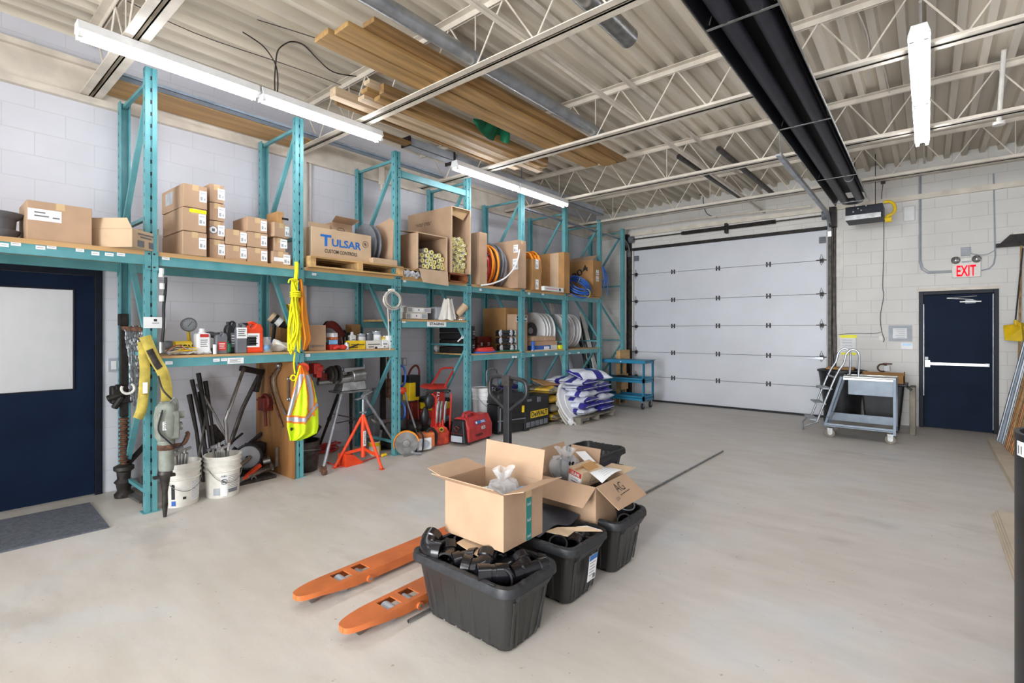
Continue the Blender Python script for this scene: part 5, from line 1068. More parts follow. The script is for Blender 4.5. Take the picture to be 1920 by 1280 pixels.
def sticks(p, n, h0, h1, m, lab, grp, name='steel_tool', r=(.01, .018)):
 for k in range(n):
  a = q.uniform(0, 6.28); o = V((.06*math.cos(a), .06*math.sin(a), 0)); rr = q.uniform(*r); b = MB(); tp = p+o*1.3+V((0, 0, q.uniform(h0, h1))); b.tube([p+o*.3+V((0, 0, .08)), tp], rr, 9)
  if k % 2: b.bar(tp-V((.05, 0, .01)), tp+V((.05, .01, .01)), .022, .022)
  tag(b.build(name, m, smooth=True), lab, 'hand tool', grp)
sticks(p1, 6, .40, .50, 'steel', 'steel hand tool poking out of the bucket nearest the first teal post', 'tools in the first bucket')
sticks(p2, 6, .42, .50, 'chrome', 'steel socket tool standing in the bucket with the round warning sticker', 'tools in the second bucket')
b = MB(); b.tube([p2+V((.05, 0, .1)), p2+V((.03, .0, .62)), p2+V((.02, .0, .68)), onY(452, 705, 5.35), onY(458, 690, 5.4)], .017, 10); tag(b.build('bent_steel_pipe', 'steel', smooth=True), 'long bent steel pipe handle standing in the second bucket', 'pipe handle')
LV = [((378, 880), (355, 740), .022, 'black flat lever, leftmost of those leaning on the wall'), ((385, 880), (375, 735), .02, 'black lever crossing behind the leftmost one'), ((392, 880), (360, 712), .018, 'long black lever slanting left to its top'), ((400, 875), (372, 700), .02, 'black lever with the highest tip'), ((405, 870), (385, 715), .02, 'straight black lever next to the highest one'), ((432, 835), (370, 720), .014, 'thin steel rod slanting across the black levers'), ((372, 860), (387, 760), .013, 'short steel rod among the black levers')]
for k, (a, c, r, lab) in enumerate(LV):
 y0 = 5.55-.02*k; b = MB(); p = onY(a[0], a[1], y0); p.z = max(p.z, .02); b.tube([p, p.lerp(onY(c[0], c[1], 5.88-.008*k), .5)+V((.01, 0, 0)), onY(c[0], c[1], 5.88-.008*k)], [r, r*.8, r*1.25], 8)
 tag(b.build('black_lever' if k < 5 else 'steel_rod', 'iron' if k < 5 else 'steel', smooth=True), lab, 'lever' if k < 5 else 'rod')
t = thing('pipe_bender', 'black cast pipe bender frame with a long handle reaching up under the shelf', 'pipe bender', fp(400, 885)+V((.1, .55, 0)))
b = MB(); pa = [onY(432, 832, 5.6), onY(455, 765, 5.62), onY(484, 706, 5.64)]; b.tube(pa, .022, 9); b.build('handle', 'dsteel', t, smooth=True)
b = MB(); b.bar(onY(452, 690, 5.62), onY(492, 698, 5.66), .08, .06); b.bar(onY(488, 700, 5.64), onY(480, 735, 5.64), .05, .05); b.build('head', 'iron', t, bevel=.01)
b = MB(); p = onY(375, 850, 5.66); b.bar(V((p.x-.05, 5.66, .12)), V((p.x+.55, 5.66, .15)), .10, .12); b.bar(V((p.x+.3, 5.66, .2)), V((p.x+.05, 5.68, .55)), .03, .03); b.bar(V((p.x+.1, 5.66, .2)), V((p.x+.42, 5.68, .42)), .03, .02); b.box(p.x+.45, 5.58, .15, p.x+.62, 5.72, .30); b.box(p.x, 5.6, 0, p.x+.6, 5.74, .08); b.build('base', 'iron', t, bevel=.008)
b = MB(); b.plate([onY(384, 800, 5.72), onY(402, 835, 5.72), onY(425, 822, 5.72), onY(404, 795, 5.72)], (0, .01, 0)); b.build('side_plate', 'dsteel', t)
b = MB(); b.bar(onY(452, 845, 5.7), onY(496, 808, 5.72), .045, .03); b.bar(onY(438, 840, 5.68), onY(470, 862, 5.66), .05, .04); b.build('foot_bar', 'iron', t)
b = MB(); b.box(px(420, 5.5), 5.45, 0, px(470, 5.5), 5.6, .24); tag(b.build('black_tool_box', 'iron', bevel=.012), 'low black tool box on the floor behind the second bucket', 'tool box')
g = fp(490, 905); mx_, my_ = g.x-.02, g.y+.18
t = thing('roll_groover', 'red and steel pipe groover with a round guard on the floor left of the plywood', 'pipe machine', (mx_, my_, 0))
b = MB(); c = V((mx_+.02, my_+.12, .21)); b.lathe([(.02, .05), (.06, .05), (.11, .02), (.125, -.02), (.125, -.04), (.11, -.04)], c, (-.5, -.85, .1), n=32, caps=False); b.build('round_guard', 'greylt', t, smooth=True)
b = MB(); b.torus(c, (-.5, -.85, .1), .125, .014, 32, 8); b.build('guard_rim', 'black', t, smooth=True)
b = MB(); b.tube([(mx_-.32, my_-.02, .07), (mx_-.05, my_+.03, .19), (mx_+.02, my_+.07, .22)], .022, 10); b.tube([(mx_-.28, my_-.14, .03), (mx_+.0, my_-.04, .06), (mx_+.28, my_+.06, .09)], .028, 10); b.build('steel_shaft', 'steel', t, smooth=True)
b = MB(); b.torus((mx_-.13, my_-.08, .11), (-.3, -1, .2), .06, .016, 22, 8, 20, 250); b.bar((mx_-.08, my_-.06, .06), (mx_+.08, my_-.02, .14), .035, .03); b.build('red_clamp', 'orange_red', t, smooth=True)
b = MB(); b.torus((mx_-.02, my_-.1, .035), (0, 1, 0), .022, .008, 14, 6); b.build('ring_nut', 'steel', t, smooth=True); b = MB(); b.cyl((mx_+.12, my_, .16), (mx_+.18, my_-.03, .17), .03, n=12); b.build('end_knob', 'steel', t, smooth=True); b = MB(); b.cyl((mx_-.36, my_-.16, .045), (mx_-.28, my_-.14, .05), .045, n=14); b.build('shaft_collar', 'steel', t, smooth=True)
b = MB(); b.box(mx_-.22, my_-.12, 0, mx_+.2, my_+.05, .03); b.build('base', 'dsteel', t)
t = thing('plywood_sheet', 'brown plywood panel standing crosswise under the lower shelf at the second teal post', 'plywood', (2.535, 5.43, 0))
b = MB(); b.box(2.518, 4.99, 0, 2.536, 5.86, 1.20); b.build('panel', 'ply_dk', t, bevel=.002)
b = MB(); pts = [onX(525, 690, 2.50), onX(513, 712, 2.48), onX(520, 745, 2.48), onX(536, 778, 2.49)]; b.tube(pts, .011, 8, smooth=5); tag(b.build('bent_rod', 'chrome', smooth=True), 'bright bent steel rod hung on the plywood panel beside the safety vest', 'rod')
b = MB(); pts = [onX(520, 688, 2.51), onX(505, 710, 2.50), onX(512, 745, 2.50), onX(530, 800, 2.50)]; b.tube(pts, .01, 8, smooth=5); b.m = 1; b.ball(onX(523, 685, 2.49), .03); tag(b.build('bent_rod', ['rust', 'steel'], smooth=True), 'darker bent rod behind the bright one on the plywood panel', 'rod')
b = MB(); p, q_ = onX(541, 710, 2.50), onX(541, 748, 2.50); b.bar(p, q_, .014, .01, (1, 0, 0)); b.torus(p, (1, 0, 0), .018, .006, 14, 6); b.torus(q_, (1, 0, 0), .02, .007, 14, 6); tag(b.build('combination_wrench', 'steel', smooth=True), 'combination wrench hung high on the plywood panel left of the safety vest', 'wrench')
b = MB(); p = onX(497, 757, 2.46); b.box(p.x-.05, p.y-.07, p.z-.07, p.x+.05, p.y+.07, p.z+.07); b.cyl(p+V((0, .0, -.05)), p+V((0, -.02, -.24)), .018, n=8); b.bar(p+V((0, .05, .02)), p+V((0, .2, .03)), .02, .02); b.torus(p+V((0, 0, .02)), (1, 0, 0), .08, .018, 18, 8); tag(b.build('chain_vise', 'maroon', bevel=.01), 'dark red cast vise hung on the left half of the plywood panel', 'vise')
b = MB(); b.bar(fp(556, 893)+V((-.2, .1, .1)), fp(520, 895)+V((.02, .25, .18)), .02, .02); p = onX(519, 838, 2.49); b.bar(p, p+V((0, 0, -.2)), .03, .012); tag(b.build('steel_bar', 'steel'), 'grey steel bar leaning at the bottom of the plywood panel', 'bar')
rx = onY(553, 492, 4.90); t = thing('yellow_rope', 'hank of bright yellow rope hanging from the second teal post', 'rope', onY(553, 700, 4.9)); q = random.Random(12)
b = MB(); b.tube([onY(556, 492, 4.96), onY(556, 508, 4.93), onY(554, 530, 4.92)], .02, 7)
for k in range(13):
 a = onY(547+q.uniform(-4, 12), 524+q.uniform(-2, 6), 4.90+q.uniform(-.02, .03)); m1 = onY(549+q.uniform(-3, 9), 556, 4.90+q.uniform(-.02, .02)); l = onY(540+q.uniform(0, 12) if k % 2 else 552+q.uniform(0, 10), 615, 4.9+q.uniform(-.03, .02))
 bt = onY(545+q.uniform(-4, 18), 650+q.uniform(-6, 16), 4.89+q.uniform(-.02, .02)); u_ = onY(558+q.uniform(-4, 8), 600, 4.92); b.tube([a, m1, l, bt, u_, m1+V((.015, .02, 0))], .0085, 6, smooth=5)
b.build('rope_strands', 'rope', t, smooth=True)
b = MB()
for z in (548, 552, 556): b.torus(onY(554, z, 4.905), (0, .1, 1), .045, .009, 18, 6)
b.build('rope_wrap', 'rope', t, smooth=True)
b = MB(); b.tube([onY(541, 530, 4.9), onY(543, 524, 4.88), onY(550, 523, 4.87), onY(556, 527, 4.88)], .008, 6, smooth=4); b.build('rope_loop', 'rope', t, smooth=True); b = MB(); b.tube([onY(553, 660, 4.90), onY(551, 680, 4.9), onY(553, 700, 4.9)], .008, 6, smooth=4); b.torus(onY(550, 708, 4.9), (0, 1, 0), .026, .008, 18, 6); b.build('rope_tail', 'rope', t, smooth=True)
def orf(u, v):
 u0 = 561+(5 if v > .5 else 0)*(v-.5)*2+2*math.sin(9*v); u1 = 567+19*v if v < .85 else 583-(v-.85)*60; p = onY(u0+(u1-u0)*u, 523+v*133, 4.95+.025*math.sin(8*u+2*v)-.04*math.sin(math.pi*u)); return p
b = MB(); b.grid(orf, 14, 30, (0, .006, 0)); tag(b.build('orange_cloth', 'orange_cl', smooth=True), 'bright orange cloth hanging beside the yellow rope', 'cloth')
def vest_edges(v):
 ks = [(685, 562, 568), (700, 557, 579), (716, 553, 587), (735, 549, 591), (757, 544, 596), (782, 538, 597), (800, 538.5, 597), (812, 541, 594), (820, 543, 578), (826, 544, 562)]
 for a, c in zip(ks, ks[1:]):
  if v <= c[0]: t_ = (v-a[0])/(c[0]-a[0]); return a[1]+(c[1]-a[1])*t_, a[2]+(c[2]-a[2])*t_
 return ks[-1][1:]
def vpix(u, v): vv = 685+141*v; a, c = vest_edges(vv); return a+(c-a)*u, vv
def vestf(u, v):
 a, vv = vpix(u, v); return onY(a, vv, 4.90-.035*math.sin(math.pi*u)-.018*math.sin(11*u+2.5*v)*v-.008*math.sin(23*u))
def zone(u, v):
 x, y = vpix(u, v)
 d1 = y-(785+(x-538)*.08) if x < 573 else y-(787-(x-573)*1.35)       # lower band
 if abs(d1) < 4: return 2
 if abs(d1) < 7.5: return 1
 if y > 780: return 0
 dl = x-(566-(y-702)*.33)
 if abs(dl) < 4.5 and y > 700: return 2
 if abs(dl) < 7: return 1
 dr = x-(576+(y-700)*.18) if y < 740 else x-(583.5-(y-740)*.0)
 if abs(dr) < 4 and y > 703: return 2
 if abs(dr) < 7: return 1
 return 0
t = thing('safety_vest', 'lime yellow safety vest with orange and silver bands hanging from the second teal post', 'safety vest', onY(565, 826, 4.9))
for z_, nm_, m in ((0, 'vest_fabric', 'lime'), (1, 'orange_trim', 'hv_orange'), (2, 'reflective_band', 'silver')):
 b = MB(); b.grid(vestf, 54, 80, (0, .006, 0), pick=lambda u, v: zone(u+.009, v+.006) == z_); b.build(nm_, m, t, smooth=True)
b = MB(); p = vestf(.12, .845)+V((0, -.003, 0)); b.cyl(p, p-V((0, .003, 0)), .016, n=16); b.build('snap_button', 'ink', t)
g = fp(588, 888)+V((.0, .22, 0)); g.z = .001
t = thing('metal_pail', 'dirty steel pail with cast parts on top, right of the plywood panel', 'pail', g)
b = MB(); b.lathe([(.14, 0), (.145, .005), (.165, .20), (.178, .205), (.178, .215), (.168, .22), (.172, .31), (.182, .315), (.182, .325), (.16, .325), (.15, .25)], g, n=36); b.build('pail_wall', 'dsteel', t, smooth=True, ang=50)
b = MB(); b.torus(g+V((0, 0, .21)), (.1, .2, 1), .181, .004, 36, 6); b.build('wire_handle', 'steel', t, smooth=True)
t = thing('cast_housing', 'dark cast pipe fitting with a round flange lying on the steel pail', 'fitting', g+V((0, 0, .31)))
b = MB(); c = g+V((-.10, -.10, .36)); b.lathe([(.028, -.03), (.062, -.03), (.066, -.01), (.05, 0), (.045, .05)], c, (.5, .8, .1), n=24, caps=False); b.build('round_flange', 'dsteel', t, smooth=True)
b = MB(); b.sweep([(c+V((.02, .03, 0)), V((1, .6, .1)), .05), (c+V((.1, .08, .02)), V((1, .6, .3)), .06), (c+V((.19, .12, .06)), V((1, .3, .6)), .085), (c+V((.24, .13, .11)), V((.6, .2, 1)), .09)], 16); b.build('body', 'iron', t, smooth=True)
def up(u, v, Y): return onY(u, v, Y)
YM = 5.22
t = thing('pipe_threader', 'steel pipe threading machine on a wheeled three-legged stand below the lower shelf', 'pipe machine', (xY(655, YM), YM, 0))
zt_ = zY(650, 733, YM)
b = MB(); b.box(xY(628, YM), YM-.12, zt_-.012, xY(683, YM), YM+.14, zt_+.01); b.build('table_plate', 'steel', t, bevel=.004)
for k, (a, c, m) in enumerate((((640, 738), (606, 893), 'galv'), ((684, 745), (746, 838), 'galv'), ((634, 740), (600, 832), 'iron'), ((658, 735), (658, 860), 'iron'))):
 yy = [YM-.10, YM-.02, YM+.1, YM+.15][k]; ye = [fp(606, 893).y+.06, 5.12, YM+.45, YM+.2][k]; b = MB(); p0 = up(a[0], a[1], yy); p1_ = onY(c[0], c[1], ye); p1_.z = max(p1_.z, .06 if k == 0 else .01)
 b.tube([p0, p0.lerp(p1_, .5), p1_], [.02, .017, .017], 10); pm = p0.lerp(p1_, .45); b.tube([pm, p0.lerp(p1_, .5)], .024, 10); b.build('leg', m, t, smooth=True)
p = onY(606, 893, fp(606, 893).y+.06); b = MB(); b.cyl((p.x-.018, p.y-.02, .035), (p.x+.018, p.y-.02, .035), .035, n=16); b.box(p.x-.03, p.y-.02, .03, p.x+.03, p.y+.02, .09); b.build('caster', 'rust', t)
b = MB(); b.plate([up(628, 778, YM+.05), up(672, 786, YM-.05), up(665, 784, YM+.15), up(624, 776, YM+.2)], (0, 0, .008)); b.bar(up(630, 793, YM-.05), up(680, 783, YM-.02), .012, .01); b.bar(up(680, 783, YM-.02), up(702, 775, YM+.02), .012, .01); b.build('brace_tray', 'dsteel', t)
b = MB(); x0, x1 = xY(630, YM), xY(682, YM); z0 = zt_+.01
b.hexa([(x0+.02, YM-.10, z0), (x1-.02, YM-.10, z0), (x1-.02, YM+.10, z0), (x0+.02, YM+.10, z0), (x0+.06, YM-.06, z0+.13), (x1-.03, YM-.06, z0+.13), (x1-.03, YM+.08, z0+.13), (x0+.06, YM+.08, z0+.13)])
b.cyl((x0-.02, YM-.04, z0+.13), (xY(660, YM), YM-.04, z0+.14), .05, n=20); b.cyl((xY(655, YM), YM-.02, z0+.16), (x1-.02, YM-.02, z0+.17), .085, n=24); b.build('machine_body', 'steel', t, bevel=.01, smooth=True)
b = MB(); b.box(xY(640, YM), YM-.06, zY(650, 696, YM), x1-.03, YM+.08, zY(650, 689, YM)); b.box(xY(638, YM), YM-.02, zY(650, 712, YM), xY(642, YM), YM+.06, zY(650, 690, YM)); b.cyl((x1-.01, YM-.02, zY(650, 712, YM)), (x1-.01, YM-.02, zY(650, 685, YM)), .01, n=8); b.bar((x1-.05, YM-.04, zY(650, 705, YM)), (x1+.03, YM-.04, zY(650, 699, YM)), .012, .012); b.build('top_rail', 'chrome', t)
b = MB()
for uu, rr in ((615, .085), (620, .10), (629, .105)): x_ = xY(uu, YM); b.cyl((x_-.012, YM-.03, zY(620, 702, YM)), (x_+.012, YM-.03, zY(620, 702, YM)), rr, n=28)
b.build('chuck_wheel', 'dsteel', t, smooth=True)
b = MB(); b.cyl((xY(592, YM), YM-.04, zY(610, 716, YM)), (xY(630, YM), YM-.04, zY(620, 715, YM)), .027, n=14); b.build('spindle', 'steel', t, smooth=True)
b = MB(); b.cyl((xY(585, YM), YM-.06, zY(590, 690, YM)), (xY(597, YM), YM-.06, zY(590, 692, YM)), .05, n=16); b.box(xY(580, YM), YM-.1, zY(590, 700, YM), xY(592, YM), YM+.02, zY(590, 680, YM)); b.box(xY(586, YM), YM-.09, zY(590, 707, YM), xY(596, YM), YM, zY(590, 698, YM)); b.build('die_head', 'redbright', t, bevel=.008)
b = MB(); b.box(xY(597, YM), YM-.03, zY(600, 714, YM), xY(612, YM), YM+.03, zY(600, 700, YM)); b.cyl((xY(604, YM), YM, zY(600, 714, YM)), (xY(604, YM), YM, zY(600, 685, YM)), .012, n=8); b.bar((xY(598, YM), YM, zY(600, 697, YM)), (xY(614, YM), YM, zY(600, 693, YM)), .012, .012); b.build('cutter_slide', 'maroon', t, bevel=.004)
b = MB(); b.cyl((xY(567, 4.95), 4.93, zY(567, 690, 4.95)), (xY(571, 4.95), 4.99, zY(567, 690, 4.95)), .055, n=24); tag(b.build('red_handwheel', 'orange_red', smooth=True), 'round orange-red wheel behind the collar of the safety vest', 'handwheel')
g0 = fp(688, 868)
jy = g0.y+.02; jx = xY(681, jy)
t = thing('pipe_stand', 'bright orange three-legged pipe stand with a steel V head', 'pipe stand', (jx, jy, 0))
zk = zY(681, 780, jy); zb = zY(681, 856, jy)
b = MB(); b.cyl((jx, jy, zb), (jx, jy, zk+.02), .026, n=16); b.build('main_tube', 'orange_red', t, smooth=True)
foot = [fp(628, 877), fp(716, 880), fp(700, 858)+V((.0, .18, 0))]
for p in foot:
 b = MB(); p = V((p.x, p.y, .008)); b.tube([(jx+(p.x-jx)*.06, jy+(p.y-jy)*.06, zk-.01), p], .0165, 10); b.box(p.x-.022, p.y-.022, .001, p.x+.022, p.y+.022, .01); b.build('leg', 'orange_red', t, smooth=True)
b = MB(); f = .74; L_ = [V((jx+(p.x-jx)*f, jy+(p.y-jy)*f, zk*(1-f)+.0)) for p in foot]; c = V((jx, jy, zb+.03))
for l in L_: b.bar(V((c.x, c.y, l.z+.03)), l, .006, .035, (0, 0, 1))
b.build('spreader', 'orange_red', t)
b = MB(); b.cyl((jx, jy, zk), (jx, jy, zY(681, 748, jy)), .017, n=14); b.cyl((jx, jy, zk+.04), (jx, jy, zk+.055), .045, n=6); b.build('screw_tube', 'galv', t, smooth=True)
b = MB(); ztv = zY(681, 745, jy); b.bar((jx-.005, jy, ztv), (jx-.10, jy, ztv-.015-.0), .05, .012); b.bar((jx, jy, ztv-.02), (jx+.02, jy, ztv+.02), .06, .05); b.bar((jx+.01, jy, ztv+.03), (xY(696, jy), jy, zY(696, 733, jy)), .07, .012); b.build('v_head', 'galv', t, bevel=.003)
Q = frame((jx-.0, jy-.028, zY(681, 821, jy)), (0, 0, 1), (-1, 0, 0)); b = MB(Q); b.box(-.085, -.018, 0, .085, .018, .0015); b.m = 1; b.text('APOLLO', Matrix.Translation((0, 0, .0015)), .14, .024, .02); b.build('name_label', ['paper', 'ink'], t)
g = fp(712, 855)+V((.0, .06, 0)); g.z = .001; r = .052
can('paint_can', 'white paint can with a yellow drip band right of the orange pipe stand', g.x, g.y+.05, .068, .165, 'offwhite', z=.001, band=None)
b = MB(); b.lathe([(.0695, .115), (.0697, .12), (.0697, .158), (.0695, .16)], (g.x, g.y+.05, 0), n=24)
for a in (-130, -110, -75, -50): b.box(g.x+.0695*math.cos(R(a))-.004, g.y+.05+.0695*math.sin(R(a))-.003, .05, g.x+.0695*math.cos(R(a))+.005, g.y+.05+.0695*math.sin(R(a))+.003, .12)
b.build('paint_drip', 'yellow', [o for o in bpy.data.objects if o.name == 'paint_can'][0], smooth=True)
t = thing('extension_cord', 'red extension cord with a yellow plug looped on the floor behind the orange stand', 'cord', fp(650, 860)); q = random.Random(14)
b = MB()
for k in range(7): c = fp(622+q.uniform(-4, 6), 848+q.uniform(-6, 4))+V((0, .1, .012+.012*k)); b.torus(c, (q.uniform(-.1, .1), q.uniform(-.1, .1), 1), .11+q.uniform(-.02, .04), .008, 26, 6, e=.7)
b.tube([fp(614, 868)+V((0, 0, .01)), fp(640, 876)+V((0, 0, .01)), fp(675, 868)+V((0, 0, .01)), fp(705, 858)+V((0, 0, .01)), fp(716, 856)+V((0, 0, .012))], .008, 6, smooth=5); b.build('cord', 'redbright', t, smooth=True)
b = MB(); p = fp(717, 856)+V((0, 0, .018)); b.cyl(p, p+V((.05, .0, .004)), .018, .02, n=12); b.ball(p, .02); b.build('plug', 'yellow', t, smooth=True)
b = MB(); g = fp(668, 872); b.hexa([(g.x-.13, g.y, .0), (g.x+.12, g.y+.02, .0), (g.x+.12, g.y+.18, .0), (g.x-.13, g.y+.18, .0), (g.x-.13, g.y+.02, .14), (g.x-.02, g.y+.02, .12), (g.x-.02, g.y+.16, .12), (g.x-.13, g.y+.16, .14)])
tag(b.build('orange_wheel_chock', 'orange_red', bevel=.004), 'orange steel wedge box on the floor under the orange pipe stand', 'wedge')
for k, (u, v, Y, r, L_, m, lab) in enumerate(((708, 806, 5.55, .10, .22, 'dsteel', 'dark round motor on the floor behind the threader, left one'), (728, 815, 5.62, .11, .2, 'iron', 'dark round motor behind the threader, right one'), (760, 800, 5.55, .09, .2, 'dsteel', 'dark electric motor beside the red hand trucks'))):
 x = xY(u, Y); z = .0+r+(.12 if k == 2 else 0); b = MB(); b.lathe([(r*.3, -.02), (r*.8, 0), (r, .03), (r, L_-.03), (r*.7, L_), (r*.3, L_), (r*.3, L_+.05)], (x, Y-.1, z), (.4, -.9, 0), n=20); b.box(x-.09, Y-.2, 0, x+.09, Y, max(.02, z-r*.9)); b.box(x-.04, Y-.2, z+r*.8, x+.05, Y-.1, z+r*1.2)
 tag(b.build('electric_motor', m, smooth=True), lab, 'motor')
b = MB(); p = onY(700, 790, 5.3); b.tube([onY(695, 785, 5.4), onY(706, 792, 5.38), onY(722, 790, 5.4), onY(738, 786, 5.42)], [.02, .035, .03, .035], 10, smooth=3); b.m = 0; b.tube([onY(715, 806, 5.4), (xY(712, 5.4), 5.4, .1)], .02); b.tube([onY(735, 790, 5.42), (xY(737, 5.4), 5.42, .02)], .018)
tag(b.build('valve_assembly', 'steel', smooth=True), 'grey pipe valve assembly lying behind the right leg of the threader', 'valve')
b = MB(); b.tube([onY(727, 650, 5.6), onY(728, 720, 5.6), onY(730, 745, 5.6), onY(740, 762, 5.58), onY(742, 830, 5.55)], .014, 8); b.cyl(onY(729, 745, 5.6), onY(729, 710, 5.6), .035, n=10); tag(b.build('brass_pipe', 'rust', smooth=True), 'brown vertical pipe with a valve between the lower shelf and the floor', 'pipe')
b = MB(); b.box(xY(714, 5.7), 5.68, .0, xY(722, 5.7), 5.72, 1.2); tag(b.build('steel_post', 'iron'), 'thin dark steel post at the wall left of the third rack frame', 'post')
b = MB(); b.box(xY(697, 5.86), 5.80, 0, xY(745, 5.86), 5.86, .74); tag(b.build('grey_board', 'greylt', bevel=.004), 'grey board standing against the wall behind the threader', 'board')
b = MB(); c = onY(748, 700, 4.99)
b.torus(onY(753, 705, 5.12), (1, .15, 0), .13, .012, 30, 8, e=.5); b.torus(onY(752, 770, 5.10), (1, .3, 0), .10, .014, 24, 8, e=.6); tag(b.build('blue_hose_coil', 'blue', smooth=True), 'blue hose hanging behind the third teal post', 'hose')
t = thing('hose_hand_truck', 'hand truck with a tall curved dark red handle between the third and fourth posts', 'hand truck', (xY(775, 5.55), 5.55, 0))
b = MB(); b.tube([onY(766, 805, 5.6), onY(765, 720, 5.65), onY(769, 695, 5.67), onY(780, 685, 5.67), onY(786, 697, 5.67), onY(783, 730, 5.6), onY(786, 800, 5.5)], .015, 9, smooth=5); b.build('handle', 'maroon', t, smooth=True)
b = MB(); b.box(xY(764, 5.6), 5.5, .02, xY(792, 5.6), 5.7, .10); b.box(xY(768, 5.6), 5.55, .1, xY(782, 5.6), 5.68, .52); b.build('body', 'maroon', t, bevel=.01)
b = MB(); b.box(xY(760, 5.6), 5.5, .55, xY(778, 5.6), 5.66, .86); b.build('battery_box', 'yellow', t, bevel=.01); b = MB(); b.box(xY(759, 5.6), 5.49, .80, xY(779, 5.6), 5.67, .90); b.box(xY(770, 5.6), 5.485, .6, xY(778, 5.6), 5.5, .82); b.build('battery_lid', 'black', t, bevel=.008)
for s in (0, 1): b = MB(); p = V((xY(768+18*s, 5.5), 5.42, .11)); b.cyl(p-V((.025, 0, 0)), p+V((.025, 0, 0)), .11, n=24); b.build('wheel', 'rubber', t, smooth=True)
b = MB(); b.tube([onY(757, 725, 5.2), onY(765, 760, 5.15), onY(779, 802, 5.10)], [.012, .014, .012], 8); b.m = 1; p = onY(756, 732, 5.2); b.ball(p, (.05, .03, .05)); tag(b.build('grease_gun', ['galv', 'orange_red'], smooth=True), 'thin steel wand with an orange head leaning over the cut-off saw', 'wand')
t = thing('demolition_hammer_cart', 'red demolition hammer trolley with a slanted tube handle and three chisels', 'tool trolley', (xY(820, 5.15), 5.15, 0)); Yc = 5.12
b = MB(); b.tube([onY(806, 727, Yc+.1), onY(822, 700, Yc+.22), onY(826, 692, Yc+.24), onY(832, 690, Yc+.25), onY(848, 689, Yc+.2), onY(851, 693, Yc+.2), onY(834, 724, Yc+.05)], .014, 9); b.build('handle', 'redbright', t, smooth=True)
b = MB(); b.plate([onY(791, 727, Yc), onY(800, 722, Yc+.1), onY(838, 722, Yc+.12), onY(839, 728, Yc), onY(812, 731, Yc-.05)], (0, .05, .02)); b.build('hood', 'redbright', t)
b = MB(); b.hexa([V((xY(804, Yc), Yc, .02)), V((xY(832, Yc), Yc, .02)), V((xY(834, Yc+.2), Yc+.2, .02)), V((xY(806, Yc+.2), Yc+.2, .02)), onY(813, 732, Yc+.02), onY(834, 732, Yc+.02), onY(834, 732, Yc+.2), onY(814, 732, Yc+.2)]); b.build('body', 'redbright', t, bevel=.01)
for uu in (810, 846): b = MB(); b.tube([onY(uu, 738, Yc-.06), onY(uu+8 if uu < 820 else uu, 746, Yc-.07), V((xY(uu+7 if uu < 820 else uu-4, Yc-.07), Yc-.07, .04))], .012, 8); b.build('side_rail', 'redbright', t, smooth=True)
for k, uu in enumerate((823, 829, 837)): b = MB(); b.tube([onY(uu, 752, Yc-.09), onY(uu-2, 760, Yc-.09), onY(uu-4, 792, Yc-.08)], [.016, .022, .018], 9); b.build('chisel', 'steel', t, smooth=True)
b = MB(); b.tube([onY(795, 735, Yc-.03), onY(815, 731, Yc-.1), onY(842, 731, Yc-.08), onY(843, 734, Yc-.05)], .010, 7, smooth=4); b.tube([onY(797, 738, Yc-.04), onY(815, 733, Yc-.1), onY(841, 736, Yc-.1)], .010, 7, smooth=4); b.build('power_cord', 'dsteel', t, smooth=True)
b = MB(); b.ball(onY(805, 751, Yc-.02), (.07, .06, .11)); b.ball(onY(797, 780, Yc+.0), (.06, .05, .13)); b.build('cord_bundle', 'black', t, smooth=True)
Q = fY(onY(820, 748, Yc-.035)) @ Matrix.Rotation(R(78), 4, 'Z'); b = MB(Q); b.text('HILTI', Matrix(), .19, .045, .03); b.build('lettering', 'paper', t)
for s in (0, 1): b = MB(); x_ = xY(800+44*s, Yc+.1); b.cyl((x_-.03, Yc+.12, .12), (x_+.03, Yc+.12, .12), .12, n=26); b.build('wheel', 'rubber', t, smooth=True)
b = MB(); b.box(xY(803, Yc), Yc-.10, .0, xY(846, Yc), Yc-.02, .03); b.build('foot_plate', 'redbright', t, bevel=.006)
for k, (z0, z1, m, lab) in enumerate(((.0, .30, 'grey', 'grey rounded case at the bottom of the pile behind the red generator'), (.302, .40, 'redbright', 'red flat case in the pile left of the fourth post'), (.402, .50, 'yellow', 'yellow flat case near the top of the pile left of the fourth post'), (.502, .56, 'black', 'black flat case on top of the pile left of the fourth post'))):
 b = MB(); b.box(4.62+.02*k, 5.3, z0, 5.0, 5.75, z1); tag(b.build('tool_case', m, bevel=.02 if k else .05), lab, 'case')
g = fp(770, 853); t = thing('cutoff_saw', 'orange and white cut-off saw with a round blade on the floor by the third post', 'cut-off saw', (g.x+.08, g.y+.05, 0)); gy = g.y+.03
bc = onY(762, 826, gy); bc.z = .145; ax_ = V((-.62, -.78, 0))
b = MB(); b.lathe([(.01, 0), (.14, 0), (.14, .004), (.01, .004)], bc, ax_, n=40, caps=False); b.lathe([(.01, .004), (.05, .004), (.045, .012), (.01, .014)], bc, ax_, n=24, caps=True); b.build('blade', 'steel', t, smooth=True)
b = MB(); side = V((-ax_.y, ax_.x, 0)) ;
def gd(a, r, o): return bc+(-side*math.cos(a)+V((0, 0, 1))*math.sin(a))*r+ax_*o
arc = [R(k) for k in range(-20, 171, 10)]
